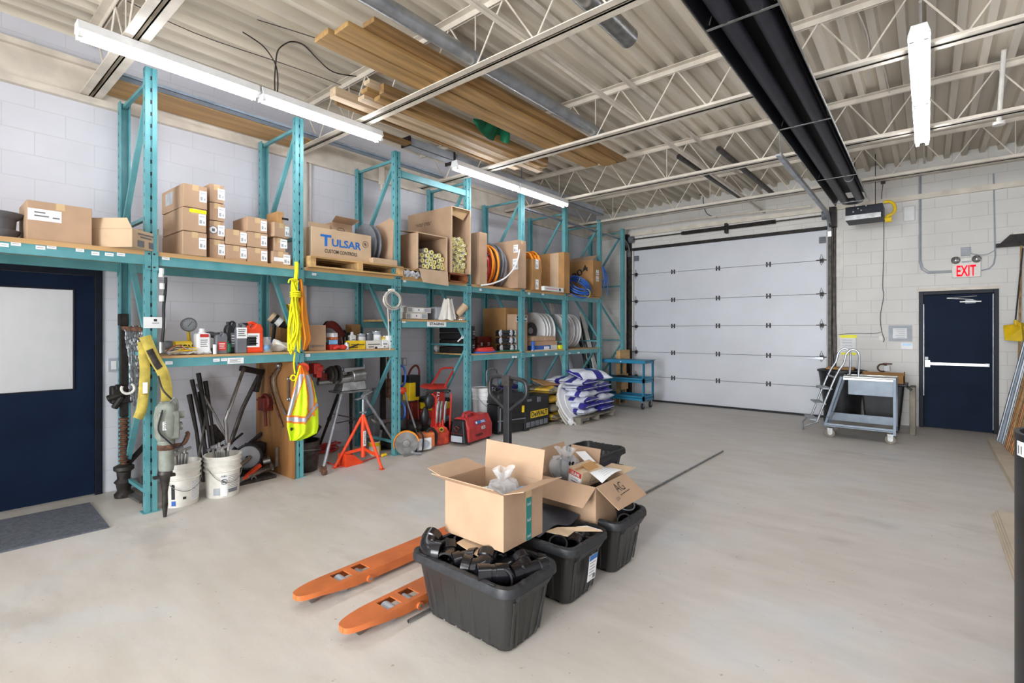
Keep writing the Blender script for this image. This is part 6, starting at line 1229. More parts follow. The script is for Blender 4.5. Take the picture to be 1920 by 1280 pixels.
for i in range(len(arc)-1):
 a0, a1 = arc[i], arc[i+1]
 b.hexa([gd(a0, .07, -.02), gd(a1, .07, -.02), gd(a1, .155, -.02), gd(a0, .155, -.02), gd(a0, .07, .0), gd(a1, .07, .0), gd(a1, .155, .0), gd(a0, .155, .0)])
 b.hexa([gd(a0, .15, -.02), gd(a1, .15, -.02), gd(a1, .158, -.02), gd(a0, .158, -.02), gd(a0, .148, .03), gd(a1, .148, .03), gd(a1, .156, .03), gd(a0, .156, .03)])
b.build('blade_guard', 'orange_cl', t, smooth=True)
b = MB(); sd = V((.85, -.15, 0)).normalized(); pr_ = sd.cross(V((0, 0, 1))); o_ = bc+V((.13, .06, -.145))
F_ = frame(o_, sd); b = MB(F_); b.box(.02, .02, -.09, .25, .18, .09); b.build('engine_block', 'white', t, bevel=.03, seg=3)
b = MB(F_); b.box(.06, .16, -.08, .30, .23, .08); b.box(.22, .04, -.08, .30, .2, .08); b.build('top_cover', 'orange', t, bevel=.03, seg=3)
b = MB(F_); b.tube([(.0, .02, .11), (.0, .24, .12), (.04, .29, .0), (.0, .24, -.12), (.0, .05, -.1)], .011, 8, smooth=4); b.tube([(.09, .02, .11), (.10, .2, .11), (.06, .27, .08)], .011, 8, smooth=4); b.build('front_handle', 'black', t, smooth=True)
b = MB(F_); b.tube([(.20, .22, 0), (.28, .27, 0), (.36, .18, 0), (.34, .05, 0)], .018, 8, smooth=4); b.build('rear_handle', 'black', t, smooth=True)
b = MB(F_); b.lathe([(.055, 0), (.05, .012)], (.14, .10, .09), (0, 0, 1), n=24); b.build('starter_cover', 'greylt', t, smooth=True)
b = MB(F_); b.bar((-.12, .07, .03), (.06, .11, .03), .05, .03); b.build('saw_arm', 'greylt', t, bevel=.006)
b = MB(); p = fp(782, 855); b.tube([p+V((-.05, .04, .05)), p+V((0, .02, .03)), p+V((.06, 0, .02))], .016, 8, smooth=3); b.box(g.x-.1, g.y-.02, 0, g.x+.12, g.y+.01, .02); b.build('foot', 'galv', t, smooth=True)
g = fp(837, 835)+V((0, .05, 0)); t = thing('gas_can', 'scuffed red plastic gas can between the cut-off saw and the generator', 'gas can', (g.x, g.y+.08, 0))
F_ = frame((g.x, g.y+.08, 0), (1, -.12, 0)); b = MB(F_); b.prism([(-.105, .0), (.105, .0), (.11, .16), (.07, .225), (.02, .25), (-.06, .235), (-.10, .20)], -.085, .085); b.build('can_body', 'gascan', t, bevel=.03, seg=3)
b = MB(F_); b.cyl((-.035, .20, .06), (-.045, .215, .10), .03, n=16); b.build('cap', 'yellow', t, smooth=True); b = MB(F_); b.cyl((-.045, .215, .10), (-.047, .218, .106), .018, n=14); b.build('cap_plug', 'black', t)
b = MB(F_); b.tube([(-.0, .23, 0), (.02, .30, 0), (.045, .31, 0), (.05, .24, 0)], .016, 8, smooth=3); b.build('handle', 'redbright', t, smooth=True)
b = MB(F_); b.tube([(.06, .22, -.05), (.11, .2, -.05), (.125, .1, -.05)], .012, 8, smooth=4); b.build('spout', 'black', t, smooth=True)
ga, gb_ = fp(880, 836), fp(921, 822); t = thing('generator', 'red portable inverter generator with a black end panel on the floor', 'generator', ((ga.x+gb_.x)/2, ga.y+.14, 0))
sd = (gb_-ga).normalized(); dp = V((-sd.y, sd.x, 0)); Lg = (gb_-ga).length+.04; Dg = .30; F_ = Matrix((sd, dp, V((0, 0, 1)))).transposed().to_4x4(); F_.translation = ga
def gpoly(x): return [(x, .005, .03), (x, Dg-.005, .03), (x, Dg, .20), (x, Dg-.06, .36), (x, .07, .36), (x, 0, .22)]
b = MB(F_); n = 6; vs_ = gpoly(0)+gpoly(Lg); b.add(vs_, [(5, 4, 3, 2, 1, 0), (6, 7, 8, 9, 10, 11)]+[(i, (i+1) % 6, 6+(i+1) % 6, 6+i) for i in range(6)]); b.build('shell', 'red', t, bevel=.025, seg=3)
b = MB(F_); b.hexa([(-.07, .02, .03), (.03, .02, .03), (.03, Dg-.02, .03), (-.07, Dg-.02, .03), (-.05, .06, .33), (.03, .07, .345), (.03, Dg-.07, .345), (-.05, Dg-.06, .33)]); b.build('end_panel', 'black', t, bevel=.018, seg=3)
b = MB(F_); b.box(-.085, .06, .05, -.068, Dg-.06, .13); b.build('exhaust_grille', 'greylt', t, bevel=.004); b = MB(F_); b.tube([(-.085, .1, .24), (-.09, .14, .26), (-.09, .18, .24), (-.085, .14, .19)], .008, 6, True); b.box(-.08, .05, .16, -.066, Dg-.05, .165); b.build('recoil_cover', 'redhot' if False else 'maroon', t)
b = MB(F_); b.tube([(.06, Dg/2, .35), (.09, Dg/2, .405), (.24, Dg/2, .405), (.30, Dg/2, .35)], .019, 9, smooth=3); b.tube([(.06, Dg/2-.06, .35), (.09, Dg/2-.05, .40), (.24, Dg/2-.05, .40), (.30, Dg/2-.06, .35)], .014, 9, smooth=3); b.build('carry_handle', 'red', t, smooth=True)
b = MB(F_)
for x_, y_ in ((.04, .04), (Lg-.05, .04), (.04, Dg-.04), (Lg-.05, Dg-.04)): b.cyl((x_, y_, 0), (x_, y_, .035), .018, n=10)
b.build('rubber_foot', 'rubber', t)
Q = F_ @ frame((Lg*.5, .0, .24), (1, 0, 0), (0, .35, 1)); b = MB(Q); b.box(-.13, .02, .0, .11, .06, .002); b.m = 1; b.box(-.12, .025, .002, -.09, .055, .003); b.box(.0, .028, .002, .1, .036, .003); b.box(.0, .044, .002, .08, .052, .003); b.build('name_strip', ['label_blue', 'paper'], t)
Q = F_ @ frame((Lg*.45, -.001, .10), (1, 0, 0), (0, 0, 1)); b = MB(Q); b.m = 0; b.text('HONDA', Matrix.Translation((-.02, .01, 0)), .16, .035, .03); b.m = 1; b.box(.03, .075, 0, .12, .115, .001); b.m = 0; b.text('20i', Matrix.Translation((.075, .095, .001)), .06, .026, .02); b.build('lettering', ['ink', 'paper'], t)
g = fp(902, 795); g = V((xY(902, 5.25), 5.25, .001))
def flo(t, p, r, h):
 b = MB(frame(p+V((.03, -r*.98, h*.6)), (1, .18, 0))); b.text('FLOC', Matrix(), .12, .04, .0); b.build('lettering', 'ink', t)
b = MB(); b.box(xY(904, 5.2)-.2, 5.03, 0, xY(904, 5.2)+.2, 5.4, .20); tag(b.build('tool_case', 'black', bevel=.02), 'low black case under the white lettered bucket', 'case')
bucket('clean white lidded bucket with black letters behind the red generator', (xY(904, 5.2), 5.2, .202), .155, .45, 'white', extra=flo, lid=True)
# ================================================================ BIG BLACK BOXES, SACKS, BLUE CART
def orient(p, q):       # local frame: x from p to q on the floor, y away from the camera side
 sd = (q-p); L = sd.length; sd.normalize(); dp = V((-sd.y, sd.x, 0)); F_ = Matrix((sd, dp, V((0, 0, 1)))).transposed().to_4x4(); F_.translation = p; return F_, L
p, q_ = fp(985, 809), fp(1030, 797); F_, Lw = orient(p, q_); hD = zY(985, 745, p.y)
t = thing('wheeled_tool_chest', 'big black upright tool chest with yellow lettering on its front', 'tool chest', (p+q_)/2)
b = MB(F_); b.box(0, 0, .02, Lw, .32, hD); b.build('chest_body', 'black', t, bevel=.02, seg=3)
b = MB(F_)
for k in range(5): b.box(.03+k*(Lw-.06)/5, -.008, .05, .03+(k+.75)*(Lw-.06)/5, .01, .13)
b.box(.05, -.006, hD*.86, .16, .01, hD*.93); b.box(Lw*.48, -.008, hD*.80, Lw*.62, .01, hD*.95); b.build('moulded_rib', 'grey', t, bevel=.004)
b = MB(F_);
for k in range(6): b.box(-.012, .05, .08+k*.08, .01, .25, .12+k*.08)
b.build('side_rib', 'black', t, bevel=.004)
b = MB(F_ @ frame((Lw*.56, -.004, hD*.46), (1, 0, 0))); b.box(-Lw*.36, -.055, 0, Lw*.36, .05, .003); b.m = 1; b.text('DeWALT', Matrix.Translation((0, 0, .003)), Lw*.66, .075, .03); b.build('name_plate', ['yellow', 'ink'], t)
b = MB(F_); b.box(.02, .02, 0, .10, .3, .03); b.box(Lw-.1, .02, 0, Lw-.02, .3, .03); b.build('foot', 'black', t)
p, q_ = fp(925, 806), fp(983, 811); p2_ = fp(972, 812); F_, Lw = orient(V((xY(940, 4.72), 4.78, 0)), V((xY(982, 4.70), 4.66, 0))); hB = .60
t = thing('storage_chest', 'black wheeled storage chest with a yellow latch behind the pallet jack handle', 'tool chest', F_.translation+V((.2, 0, 0)))
b = MB(F_); b.hexa([(.02, .03, .02), (Lw-.02, .03, .02), (Lw-.02, .42, .02), (.02, .42, .02), (0, 0, hB*.72), (Lw, 0, hB*.72), (Lw, .46, hB*.72), (0, .46, hB*.72)]); b.build('chest_body', 'black', t, bevel=.02, seg=3)
b = MB(F_); b.hexa([(-.01, -.01, hB*.73), (Lw+.01, -.01, hB*.73), (Lw+.01, .47, hB*.73), (-.01, .47, hB*.73), (.02, .03, hB), (Lw-.02, .03, hB), (Lw-.02, .43, hB), (.02, .43, hB)]); b.build('chest_lid', 'black', t, bevel=.025, seg=3)
b = MB(F_); b.box(.0, -.004, .20, Lw, .02, .215); b.box(.03, -.002, .06, .05, .03, .4); b.build('moulded_rib', 'grey', t, bevel=.003); b = MB(F_); b.box(Lw-.07, -.012, .30, Lw-.035, .01, .40); b.build('latch', 'yellow', t, bevel=.003)
p = F_ @ V((.15, .2, hB)); b = MB(); q = random.Random(3)
for k in range(7): a = p+V((q.uniform(-.15, .15), q.uniform(-.1, .1), .02)); c = p+V((q.uniform(-.2, .25), q.uniform(-.12, .12), .03)); b.m = k % 2; b.tube([a, (a+c)/2+V((0, 0, q.uniform(.02, .10))), c], .012, 7, smooth=5)
tag(b.build('black_hose', ['abs', 'dsteel'], smooth=True), 'tangle of black hoses on the lid of the black storage chest', 'hose')
t = thing('folding_cart', 'chrome tubular handle of a luggage cart behind the black storage chest', 'hand truck', (xY(920, 5.25), 5.25, 0))
b = MB(); Yh = 5.22; b.tube([V((xY(917, Yh), Yh, .02)), onY(912, 700, Yh), onY(913, 694, Yh), onY(918, 690, Yh), onY(926, 690, Yh), onY(931, 694, Yh), onY(933, 702, Yh), V((xY(938, Yh), Yh, .02))], .011, 8); b.bar(onY(913, 722, Yh), onY(934, 722, Yh), .012, .012); b.build('tube_handle', 'chrome', t, smooth=True)
b = MB(); b.box(xY(915, Yh), Yh-.02, .0, xY(940, Yh), Yh+.2, .03); b.build('base', 'dsteel', t)
def sack(name, lab, cx, cy, z, w_, l_, h, rot, mats, seed, group, tilt=0):
 q = random.Random(seed); ph = [q.uniform(0, 6) for _ in range(6)]
 def prof(u, v, s):
  x = (u-.5); y = (v-.5); ex = 1-(abs(2*x))**3.0; ey = 1-(abs(2*y))**4; body = max(0, ex*ey)**.5
  wr = .10*math.sin(9*u+ph[0]+3*v)+.07*math.sin(14*v+ph[1])+.05*math.sin(25*u+ph[2]-6*v)
  zz = h/2+s*(h/2*body*(1+.35*wr)) if body > 0 else h/2
  pin = 1-.10*(1-ey)
  return V((x*w_*(1+.03*math.sin(6*v+ph[3])), y*l_*(1+.03*math.sin(7*u+ph[4])), max(.0, zz+(.012*math.sin(10*u+ph[5]) if s > 0 else 0))))
 Q = Matrix.Translation((cx, cy, z)) @ Matrix.Rotation(R(rot), 4, 'Z') @ Matrix.Rotation(R(tilt), 4, 'Y')
 t = thing(name, lab, 'sack', (cx, cy, z), group)
 nb, nw = 18, 12
 def zone(u, v):
  k = seed % 3
  if k == 0: return 1 if (v > .55 and u < .85) or v < .10 else 0
  if k == 1: return 1 if (.25 < v < .5) or v > .93 else 0
  return 1 if v < .30 or (v > .8 and u > .4) else 0
 b = MB(Q)
 for s in (1, -1):
  b.m = 0; b.grid(lambda u, v: prof(u if s > 0 else 1-u, v, s), nw, nb, pick=(lambda u, v: zone(u+.01, v+.01) == 0) if len(mats) > 1 else None)
  if len(mats) > 1: b.m = 1; b.grid(lambda u, v: prof(u if s > 0 else 1-u, v, s), nw, nb, pick=lambda u, v: zone(u+.01, v+.01) == 1)
 b.build('sack_body', mats, t, smooth=True, ang=180)
 b = MB(Q)
 for e in (-.5, .5): b.bar((-w_*.46, l_*e*.985, h/2), (w_*.46, l_*e*.985, h/2+.005), .014, .008)
 b.build('sewn_end', mats[0], t)
 if len(mats) > 1:
  b = MB(Q @ Matrix.Translation((0, -l_*.05, h*1.04)));
  b.grid(lambda u, v: V(((u-.5)*w_*.3, (v-.5)*l_*.16, 0)), 3, 3, (0, 0, .002)); b.build('printed_panel', 'label_blue' if seed % 2 else 'skylike', t)
 return t
PG = 'blue and white sacks on the grey pallet'
Px0, Px1, Py0, Py1 = 7.75, 8.80, 4.60, 5.55
pa = fp(1105, 795); pb = fp(1152, 780)
pallet('weathered grey pallet under the blue and white sacks', pb.x-1.12, pb.x+.02, pb.y-.0, pb.y+.86, .0, 'pallet_gr', .11)
bx, by = pb.x-.50, pb.y+.42; q = random.Random(21); n = 0; z = .115
posw = ['front left', 'front right', 'back left', 'back right']
for layer in range(6):
 hh = .098;
 for k, (ox, oy) in enumerate(((-.26, -.19), (.26, -.19), (-.26, .19), (.26, .19))):
  if layer == 5 and k in (1,): continue
  n += 1; alt = layer % 2
  sack('sack', 'blue and white sack in layer %s from the pallet, %s of the pile' % (['one', 'two', 'three', 'four', 'five', 'six'][layer], posw[k]), bx+ox+q.uniform(-.03, .03), by+oy+q.uniform(-.03, .03), z, .53, .42 if not alt else .40, .115, (90 if alt else 0)*0+q.uniform(-6, 6), ['bagwhite', 'bagblue'], 30+n, PG)
 z += hh
sack('sack', 'white sack slumped highest on the pile of blue and white sacks', bx-.05, by-.22, z-.0, .50, .62, .14, 65, ['bagwhite', 'bagblue'], 61, PG, tilt=-10)
for k in range(3):
 sack('sack', 'blue sack lying toward the wall left of the pile, %s' % ['lowest of three', 'middle of three', 'highest of three'][k], bx-.98, 5.43, .30+.11*k, .5, .7, .12, 80+8*k, ['bagwhite', 'bagblue'], 70+k, PG)
b = MB(); b.box(bx-1.32, 5.18, .002, bx-.62, 5.75, .30); tag(b.build('cardboard_box', 'card_dk', bevel=.01), 'low brown carton on the floor carrying the three blue sacks at the wall', 'box')
YG = 'yellow sacks left of the white lids'
gx, gy = fp(1045, 795).x, fp(1045, 795).y
k = 0
for z_, xs_ in ((.03, (0, .38)), (.14, (-.02, .34)), (.25, (-.05, .28)), (.36, (-.12,))):
 for x_ in xs_:
  k += 1; sack('yellow_sack', 'yellow and grey sack in the slumped pile behind the black chests, %s' % ['bottom left', 'bottom right', 'second layer left', 'second layer right', 'third layer left', 'third layer right', 'topmost'][k-1], gx+.5*x_+.10, gy+.27+.01*k, z_*1.3, .40, .60, .125, q.uniform(-8, 8), ['bagyellow', 'pallet_gr'], 80+k, YG)
b = MB(); b.box(gx-.65, gy+.05, .0, gx+.35, gy+.16, .02); b.box(gx-.65, gy+.6, .0, gx+.35, gy+.7, .02); b.hexa([(gx-.5, gy+.12, .02), (gx+.2, gy+.02, .02), (gx+.35, gy+.5, .02), (gx-.6, gy+.6, .02), (gx-.5, gy+.12, .028), (gx+.2, gy+.02, .028), (gx+.35, gy+.5, .028), (gx-.6, gy+.6, .028)])
tag(b.build('flattened_cardboard', 'pallet_gr'), 'dusty flat sheet under the yellow sacks', 'cardboard')
b = MB(); px0 = gx-.1; b.hexa([(px0, 4.85, .62), (px0+.4, 4.8, .60), (px0+.4, 5.15, .66), (px0, 5.15, .72), (px0, 4.85, .63), (px0+.4, 4.8, .61), (px0+.4, 5.15, .67), (px0, 5.15, .73)]); tag(b.build('bent_cardboard', 'card_dk'), 'bent piece of brown cardboard on top of the yellow sacks', 'cardboard')
fa, fb = fp(1075, 805), fp(1112, 800)
for k, (o, lab) in enumerate(((0, 'large white round reel lid leaning on the yellow sacks, outermost of three'), (1, 'white round reel lid, middle of the three leaning together'), (2, 'white round reel lid, innermost of the three, against the yellow sacks'))):
 Rr = .40; base = V((7.40, 4.42, .02)); upv = V((-.65, .33, .62)).normalized(); vw = V((.84, .545, 0)); hh_ = (vw-upv*vw.dot(upv)).normalized(); nrm = hh_.cross(upv); nrm = -nrm if nrm.z < 0 else nrm; nrm = nrm*math.cos(R(30))-hh_*math.sin(R(30)); c = base+upv*(Rr+.02-.04*o)-nrm*(.055*o)
 t = thing('reel_lid', lab, 'reel lid', base, 'white reel lids leaning on the yellow sacks')
 b = MB(); b.lathe([(.03, .0), (Rr-.05, .0), (Rr-.04, .012), (Rr-.01, .012), (Rr, .006), (Rr, -.004), (Rr-.02, -.006), (.03, -.006)], c, nrm, n=48); b.build('lid_disc', 'offwhite' if k else 'white', t, smooth=True)
 b = MB(); b.torus(c+nrm*.004, nrm, Rr*.55, .006, 36, 6); b.build('moulded_ring', 'white', t, smooth=True)
b = MB();
def crs(u, v): a = 2*math.pi*u; r = .04*math.sin(math.pi*(.1+.85*v))*(1+.2*math.sin(4*a)); return (6.80+r*math.cos(a), 4.42+r*math.sin(a), .002+.11*v)
b.grid(crs, 16, 10); tag(b.build('crumpled_paper', 'white', smooth=True), 'crumpled white paper at the foot of the leaning white lids', 'paper')
a0 = fp(1203, 768); cx1 = a0.x+.03; cyF = a0.y-.05
t = thing('service_cart', 'blue three-shelf steel service cart between the rack and the overhead door', 'cart', (cx1-.3, cyF+.5, 0))
zt = zY(1203, 677, cyF)
X_a, X_b, Y_a, Y_b = cx1-.03, cx1+.42, cyF+.0, cyF+.98
for nm, z in (('top_shelf', zt-.005), ('middle_shelf', zt*.60), ('bottom_shelf', .22)):
 b = MB(); b.box(X_a, Y_a, z-.012, X_b, Y_b, z)
 lip = .035 if nm != 'top_shelf' else .0
 for a in ((X_a, Y_a, X_a+.006, Y_b), (X_b-.006, Y_a, X_b, Y_b), (X_a, Y_a, X_b, Y_a+.006), (X_a, Y_b-.006, X_b, Y_b)): b.box(a[0], a[1], z-.055, a[2], a[3], z+lip)
 if nm == 'top_shelf': b.box(X_a-.02, Y_a-.03, z-.0, X_b+.02, Y_b+.01, z+.012); b.box(X_a-.02, Y_a-.03, z-.05, X_a-.014, Y_b+.01, z)
 b.build(nm, 'bluecart', t, bevel=.002)
for x, y in ((X_a, Y_a), (X_b-.035, Y_a), (X_a, Y_b-.035), (X_b-.035, Y_b-.035)):
 b = MB(); b.box(x, y, .15, x+.035, y+.006, zt); b.box(x, y, .15, x+.006, y+.035, zt); b.build('leg', 'bluecart', t)
for k, (x, y) in enumerate(((X_a+.05, Y_a+.05), (X_b-.05, Y_a+.05), (X_a+.05, Y_b-.05), (X_b-.05, Y_b-.05))):
 b = MB(); b.m = 0; b.cyl((x, y-.016, .06), (x, y+.016, .06), .058, n=20); b.m = 1; b.cyl((x, y-.018, .06), (x, y+.018, .06), .022, n=12); b.box(x-.02, y-.025, .06, x+.02, y-.02, .15); b.box(x-.02, y+.02, .06, x+.02, y+.025, .15); b.box(x-.03, y-.03, .145, x+.03, y+.03, .155); b.build('caster', ['rubber', 'galv'], t)
b = MB(); b.box(X_a-.0215, Y_a+.47, zt-.035, X_a-.0205, Y_a+.50, zt-.015); b.build('white_sticker', 'white', t)
b = MB();
def bl(u, v): return (X_a+.05+u*.3, Y_a+.25+v*.6, zt*.60+.002+.05*math.sin(math.pi*u)*math.sin(math.pi*v)+.01*math.sin(9*u+5*v)**2)
b.grid(bl, 10, 16, (0, 0, .006)); tag(b.build('black_tarp', 'black', smooth=True), 'folded black tarp on the middle shelf of the blue cart', 'tarp')
# ================================================================ RIGHT SIDE OF THE END WALL
WX = X1
def wl(u, v, x=WX): return onX(u, v, x)
def wbox(name, lab, cat, u0, v0, u1, v1, th, m, **kw):
 a, c = wl(u0, v0, WX-th), wl(u1, v1, WX-th); b = MB(); b.box(WX-th, c.y, c.z, WX-.001, a.y, a.z); return tag(b.build(name, m, **kw), lab, cat)
t = thing('exit_sign', 'illuminated red EXIT sign with two emergency lamps above the exit door', 'exit sign', wl(1812, 519)); a, c = wl(1785, 484.5, WX-.06), wl(1839, 518, WX-.06)
b = MB(); b.box(WX-.06, c.y, c.z, WX-.001, a.y, a.z); b.build('sign_housing', 'pail', t, bevel=.004)
b = MB(fX((WX-.0615, (a.y+c.y)/2, c.z+(a.z-c.z)*.33))); b.text('EXIT', Matrix(), (a.y-c.y)*.68, (a.z-c.z)*.56, .02); b.build('lettering', emat('exit_red_glow', '#ff1028', .5), t)
for yy in (a.y-.04, c.y+.05): b = MB(); b.lathe([(.02, -.01), (.035, .0), (.055, .03), (.05, .032), (.012, .01)], (WX-.07, yy, a.z-.03), (-1, 0, -.15), n=20); b.build('emergency_lamp', 'chrome', t, smooth=True)
b = MB(); b.box(WX-.062, (a.y+c.y)/2-.06, a.z-.075, WX-.0605, (a.y+c.y)/2+.05, a.z-.05); b.build('status_plate', 'greylt', t)
wbox('junction_box', 'small grey junction box above the exit sign', 'junction box', 1802, 464, 1820, 478, .05, 'greylt', bevel=.003)
b = MB(); b.tube([wl(1724, 325, WX-.02), wl(1724, 490, WX-.02), wl(1728, 505, WX-.02), wl(1740, 512, WX-.02), wl(1784, 510, WX-.02)], .011, 7); b.tube([wl(1727, 325, WX-.02), wl(1727, 488, WX-.02), wl(1731, 502, WX-.02), wl(1742, 509, WX-.02), wl(1784, 507, WX-.02)], .007, 6)
tag(b.build('conduit', 'greylt', smooth=True), 'thin grey conduit pair running down and into the left side of the EXIT sign', 'conduit')
b = MB(); b.tube([wl(1863, 325, WX-.02), wl(1866, 480, WX-.02), wl(1863, 495, WX-.02), wl(1855, 503, WX-.02), wl(1840, 507, WX-.02)], .009, 7); b.tube([wl(1866, 468, WX-.02), wl(1855, 475, WX-.02), wl(1840, 478, WX-.02), wl(1820, 475, WX-.02)], .006, 6, smooth=3)
tag(b.build('conduit', 'greylt', smooth=True), 'thin grey conduit running down and into the right side of the EXIT sign', 'conduit')
b = MB(); b.tube([wl(1656, 342, WX-.015), wl(1653, 370, WX-.01), wl(1657, 400, WX-.01), wl(1657, 480, WX-.01), wl(1655, 535, WX-.01), wl(1657, 555, WX-.01), wl(1651, 590, WX-.01), wl(1653, 620, WX-.01), wl(1658, 635, WX-.01), wl(1656, 641, WX-.01)], .005, 6, smooth=4)
b.tube([wl(1652, 622, WX-.01), wl(1640, 625, WX-.01), wl(1600, 625, WX-.01), wl(1572, 627, WX-.01)], .004, 6, smooth=4); b.box(WX-.05, wl(1656, 340).y-.03, wl(1656, 345).z, WX-.001, wl(1656, 340).y+.03, wl(1656, 338).z+.04)
tag(b.build('wall_cable', 'dsteel', smooth=True), 'thin dark cable running down the end wall right of the overhead door', 'cable')
wbox('wall_box', 'small cream box at the end of the dark wall cable', 'box', 1648, 630, 1655, 638, .03, 'pail')
t = thing('wall_cover', 'rounded white plastic cover high on the end wall beside the heater', 'cover', wl(1704, 413)); a, c = wl(1693, 387, WX-.04), wl(1716, 413, WX-.04); b = MB(); b.box(WX-.04, c.y, c.z, WX-.001, a.y, a.z); b.build('cover', 'white', t, bevel=.03, seg=4)
t = thing('notice_sheet', 'white notice with yellow tape at top and bottom beside the overhead door', 'notice', wl(1590, 665)); a, c = wl(1575, 632, WX-.004), wl(1604, 662, WX-.004); b = MB(); b.box(WX-.003, c.y, c.z, WX-.001, a.y, a.z); b.m = 1
for k in range(5): z = a.z-.05-.05*k; b.box(WX-.004, c.y+.05, z, WX-.003, a.y-.03, z+.008)
b.build('paper_sheet', ['paper', 'greylt'], t)
b = MB(); b.box(WX-.005, c.y-.02, a.z-.01, WX-.003, a.y+.03, a.z+.04); b.box(WX-.005, c.y-.01, c.z-.03, WX-.003, a.y-.02, c.z+.01); b.build('tape', 'neon', t)
t = thing('framed_notice', 'grey framed notice on the wall left of the exit door', 'frame', wl(1689, 640)); a, c = wl(1666, 610, WX-.02), wl(1710, 639.5, WX-.02); b = MB(); e = .045
for s in ((c.y, c.z, a.y, c.z+e), (c.y, a.z-e, a.y, a.z), (c.y, c.z+e, c.y+e*1.4, a.z-e), (a.y-e*1.2, c.z+e, a.y, a.z-e)): b.box(WX-.02, s[0], s[1], WX-.002, s[2], s[3])
b.build('frame', 'greylt', t); b = MB(); b.box(WX-.012, c.y+.03, c.z+.03, WX-.002, a.y-.03, a.z-.03); b.m = 1
for k in range(7): z = a.z-.075-.03*k; b.box(WX-.0135, c.y+.09, z, WX-.012, a.y-.09-.02*(k % 3), z+.006)
b.build('paper_sheet', ['paper', 'greylt'], t)
t = thing('wall_card', 'small white rounded card with a blue top below the grey framed notice', 'card', wl(1700, 655)); a, c = wl(1689, 642, WX-.01), wl(1712, 655, WX-.01); b = MB(); b.box(WX-.01, c.y, c.z, WX-.001, a.y, a.z); b.build('card', 'white', t, bevel=.012, seg=3); b = MB(); b.box(WX-.0115, c.y+.02, a.z-.05, WX-.01, a.y-.02, a.z-.015); b.build('blue_band', 'skylike', t)
t = thing('hose_bib', 'brass tap with a white tag on the wall above the brown bin', 'tap', wl(1660, 692)); p = wl(1661, 684, WX-.08); b = MB(); b.cyl((WX, p.y, p.z), (WX-.10, p.y, p.z), .015, n=10); b.bar((WX-.09, p.y-.08, p.z+.02), (WX-.09, p.y+.04, p.z+.02), .02, .02); b.torus((WX-.06, p.y+.05, p.z-.05), (1, 0, 0), .06, .012, 22, 7); b.build('tap_body', 'rust', t, smooth=True)
b = MB(); b.box(WX-.10, p.y-.05, p.z-.10, WX-.098, p.y+.02, p.z-.01); b.build('tag', 'paper', t)
t = thing('trash_barrel', 'round black plastic barrel beside the overhead door, behind the ladder cart', 'barrel', (9.86, 1.10, 0)); Rb = .33
b = MB(); b.lathe([(.25, 0), (.255, .03), (.265, .35), (.30, .62), (Rb, .84), (Rb+.02, .845), (Rb+.02, .875), (Rb-.01, .88), (Rb-.03, .84), (.27, .6), (.24, .05), (.01, .05)], (9.86, 1.10, 0), n=44); b.build('barrel_wall', 'black', t, smooth=True, ang=45)
b = MB();
for a in (0, 120, 240): b.cyl((9.86+.2*math.cos(R(a))-.02, 1.10+.2*math.sin(R(a)), .035), (9.86+.2*math.cos(R(a))+.02, 1.10+.2*math.sin(R(a)), .035), .034, n=12)
b.build('dolly_wheel', 'rubber', t)
b = MB(); b.box(9.68, .92, .885, 9.98, 1.30, .92); tag(b.build('cardboard_box', 'card_dk', bevel=.01), 'flat brown cardboard scrap across the top of the black barrel', 'cardboard')
t = thing('waste_bin', 'tall dark waste bin with a brown cardboard lining sticking out of the top', 'bin', (9.5, .53, 0))
b = MB(); x0, x1, y0, y1 = 9.30, 9.66, .27, .80; b.hexa([(x0+.06, y0+.06, .03), (x1-.06, y0+.06, .03), (x1-.06, y1-.06, .03), (x0+.06, y1-.06, .03), (x0, y0, .74), (x1, y0, .74), (x1, y1, .74), (x0, y1, .74)]); b.build('bin_body', 'black', t, bevel=.03, seg=3)
b = MB(); b.box(x0-.03, y0-.04, .70, x1+.03, y1+.03, .74); b.bar((x0+.1, y0-.03, .70), (x0+.1, y0-.09, .66), .2, .03); b.build('rim', 'black', t, bevel=.01)
b = MB(); b.box(x0+.0, y0-.0, .742, x0+.01, y1+.0, .86); b.box(x0, y0, .742, x1, y0+.01, .90); b.box(x0, y1-.01, .742, x1, y1, .86); b.box(x1-.01, y0, .742, x1, y1, .88); b.build('cardboard_lining', 'card_dk', t)
b = MB(); b.box(9.32, .14, .0, 9.7, .21, .70); tag(b.build('folded_cardboard', 'pallet_gr', bevel=.01), 'brown folded cardboard standing at the right side of the waste bin', 'cardboard')
cX0, cX1, cYa, cYb = 8.38, 8.86, .33, 1.14; H = .875
t = thing('ladder_cart', 'grey steel stock cart with a fixed step ladder on its left end', 'ladder cart', ((cX0+cX1)/2, (cYa+cYb)/2, 0))
b = MB(); b.box(cX0, cYa, H-.012, cX1, cYb-.22, H); b.box(cX0, cYa, H-.04, cX0+.008, cYb-.22, H+.01); b.box(cX1-.008, cYa, H-.04, cX1, cYb-.22, H+.01); b.build('top_shelf', 'steel', t, bevel=.002)
b = MB(); b.box(cX0+.01, cYa+.03, H-.24, cX0+.018, cYb-.28, H-.04); b.build('front_panel', 'paintgrey', t, bevel=.002)
b = MB(); b.box(cX0, cYa, .17, cX1, cYb, .18); b.box(cX0, cYa, .16, cX0+.02, cYb, .205); b.box(cX1-.012, cYa, .16, cX1, cYb, .30); b.build('bottom_shelf', 'paintgrey', t, bevel=.002)
b = MB(); b.box(cX0+.03, cYa+.05, .181, cX1-.02, cYb-.05, .186); b.build('shelf_liner', 'pallet_gr', t)
for x in (cX0, cX1-.03): b = MB(); b.box(x-.001, cYa-.001, .12, x+.031, cYa+.03, H+.001); b.build('post', 'paintgrey', t, bevel=.002)
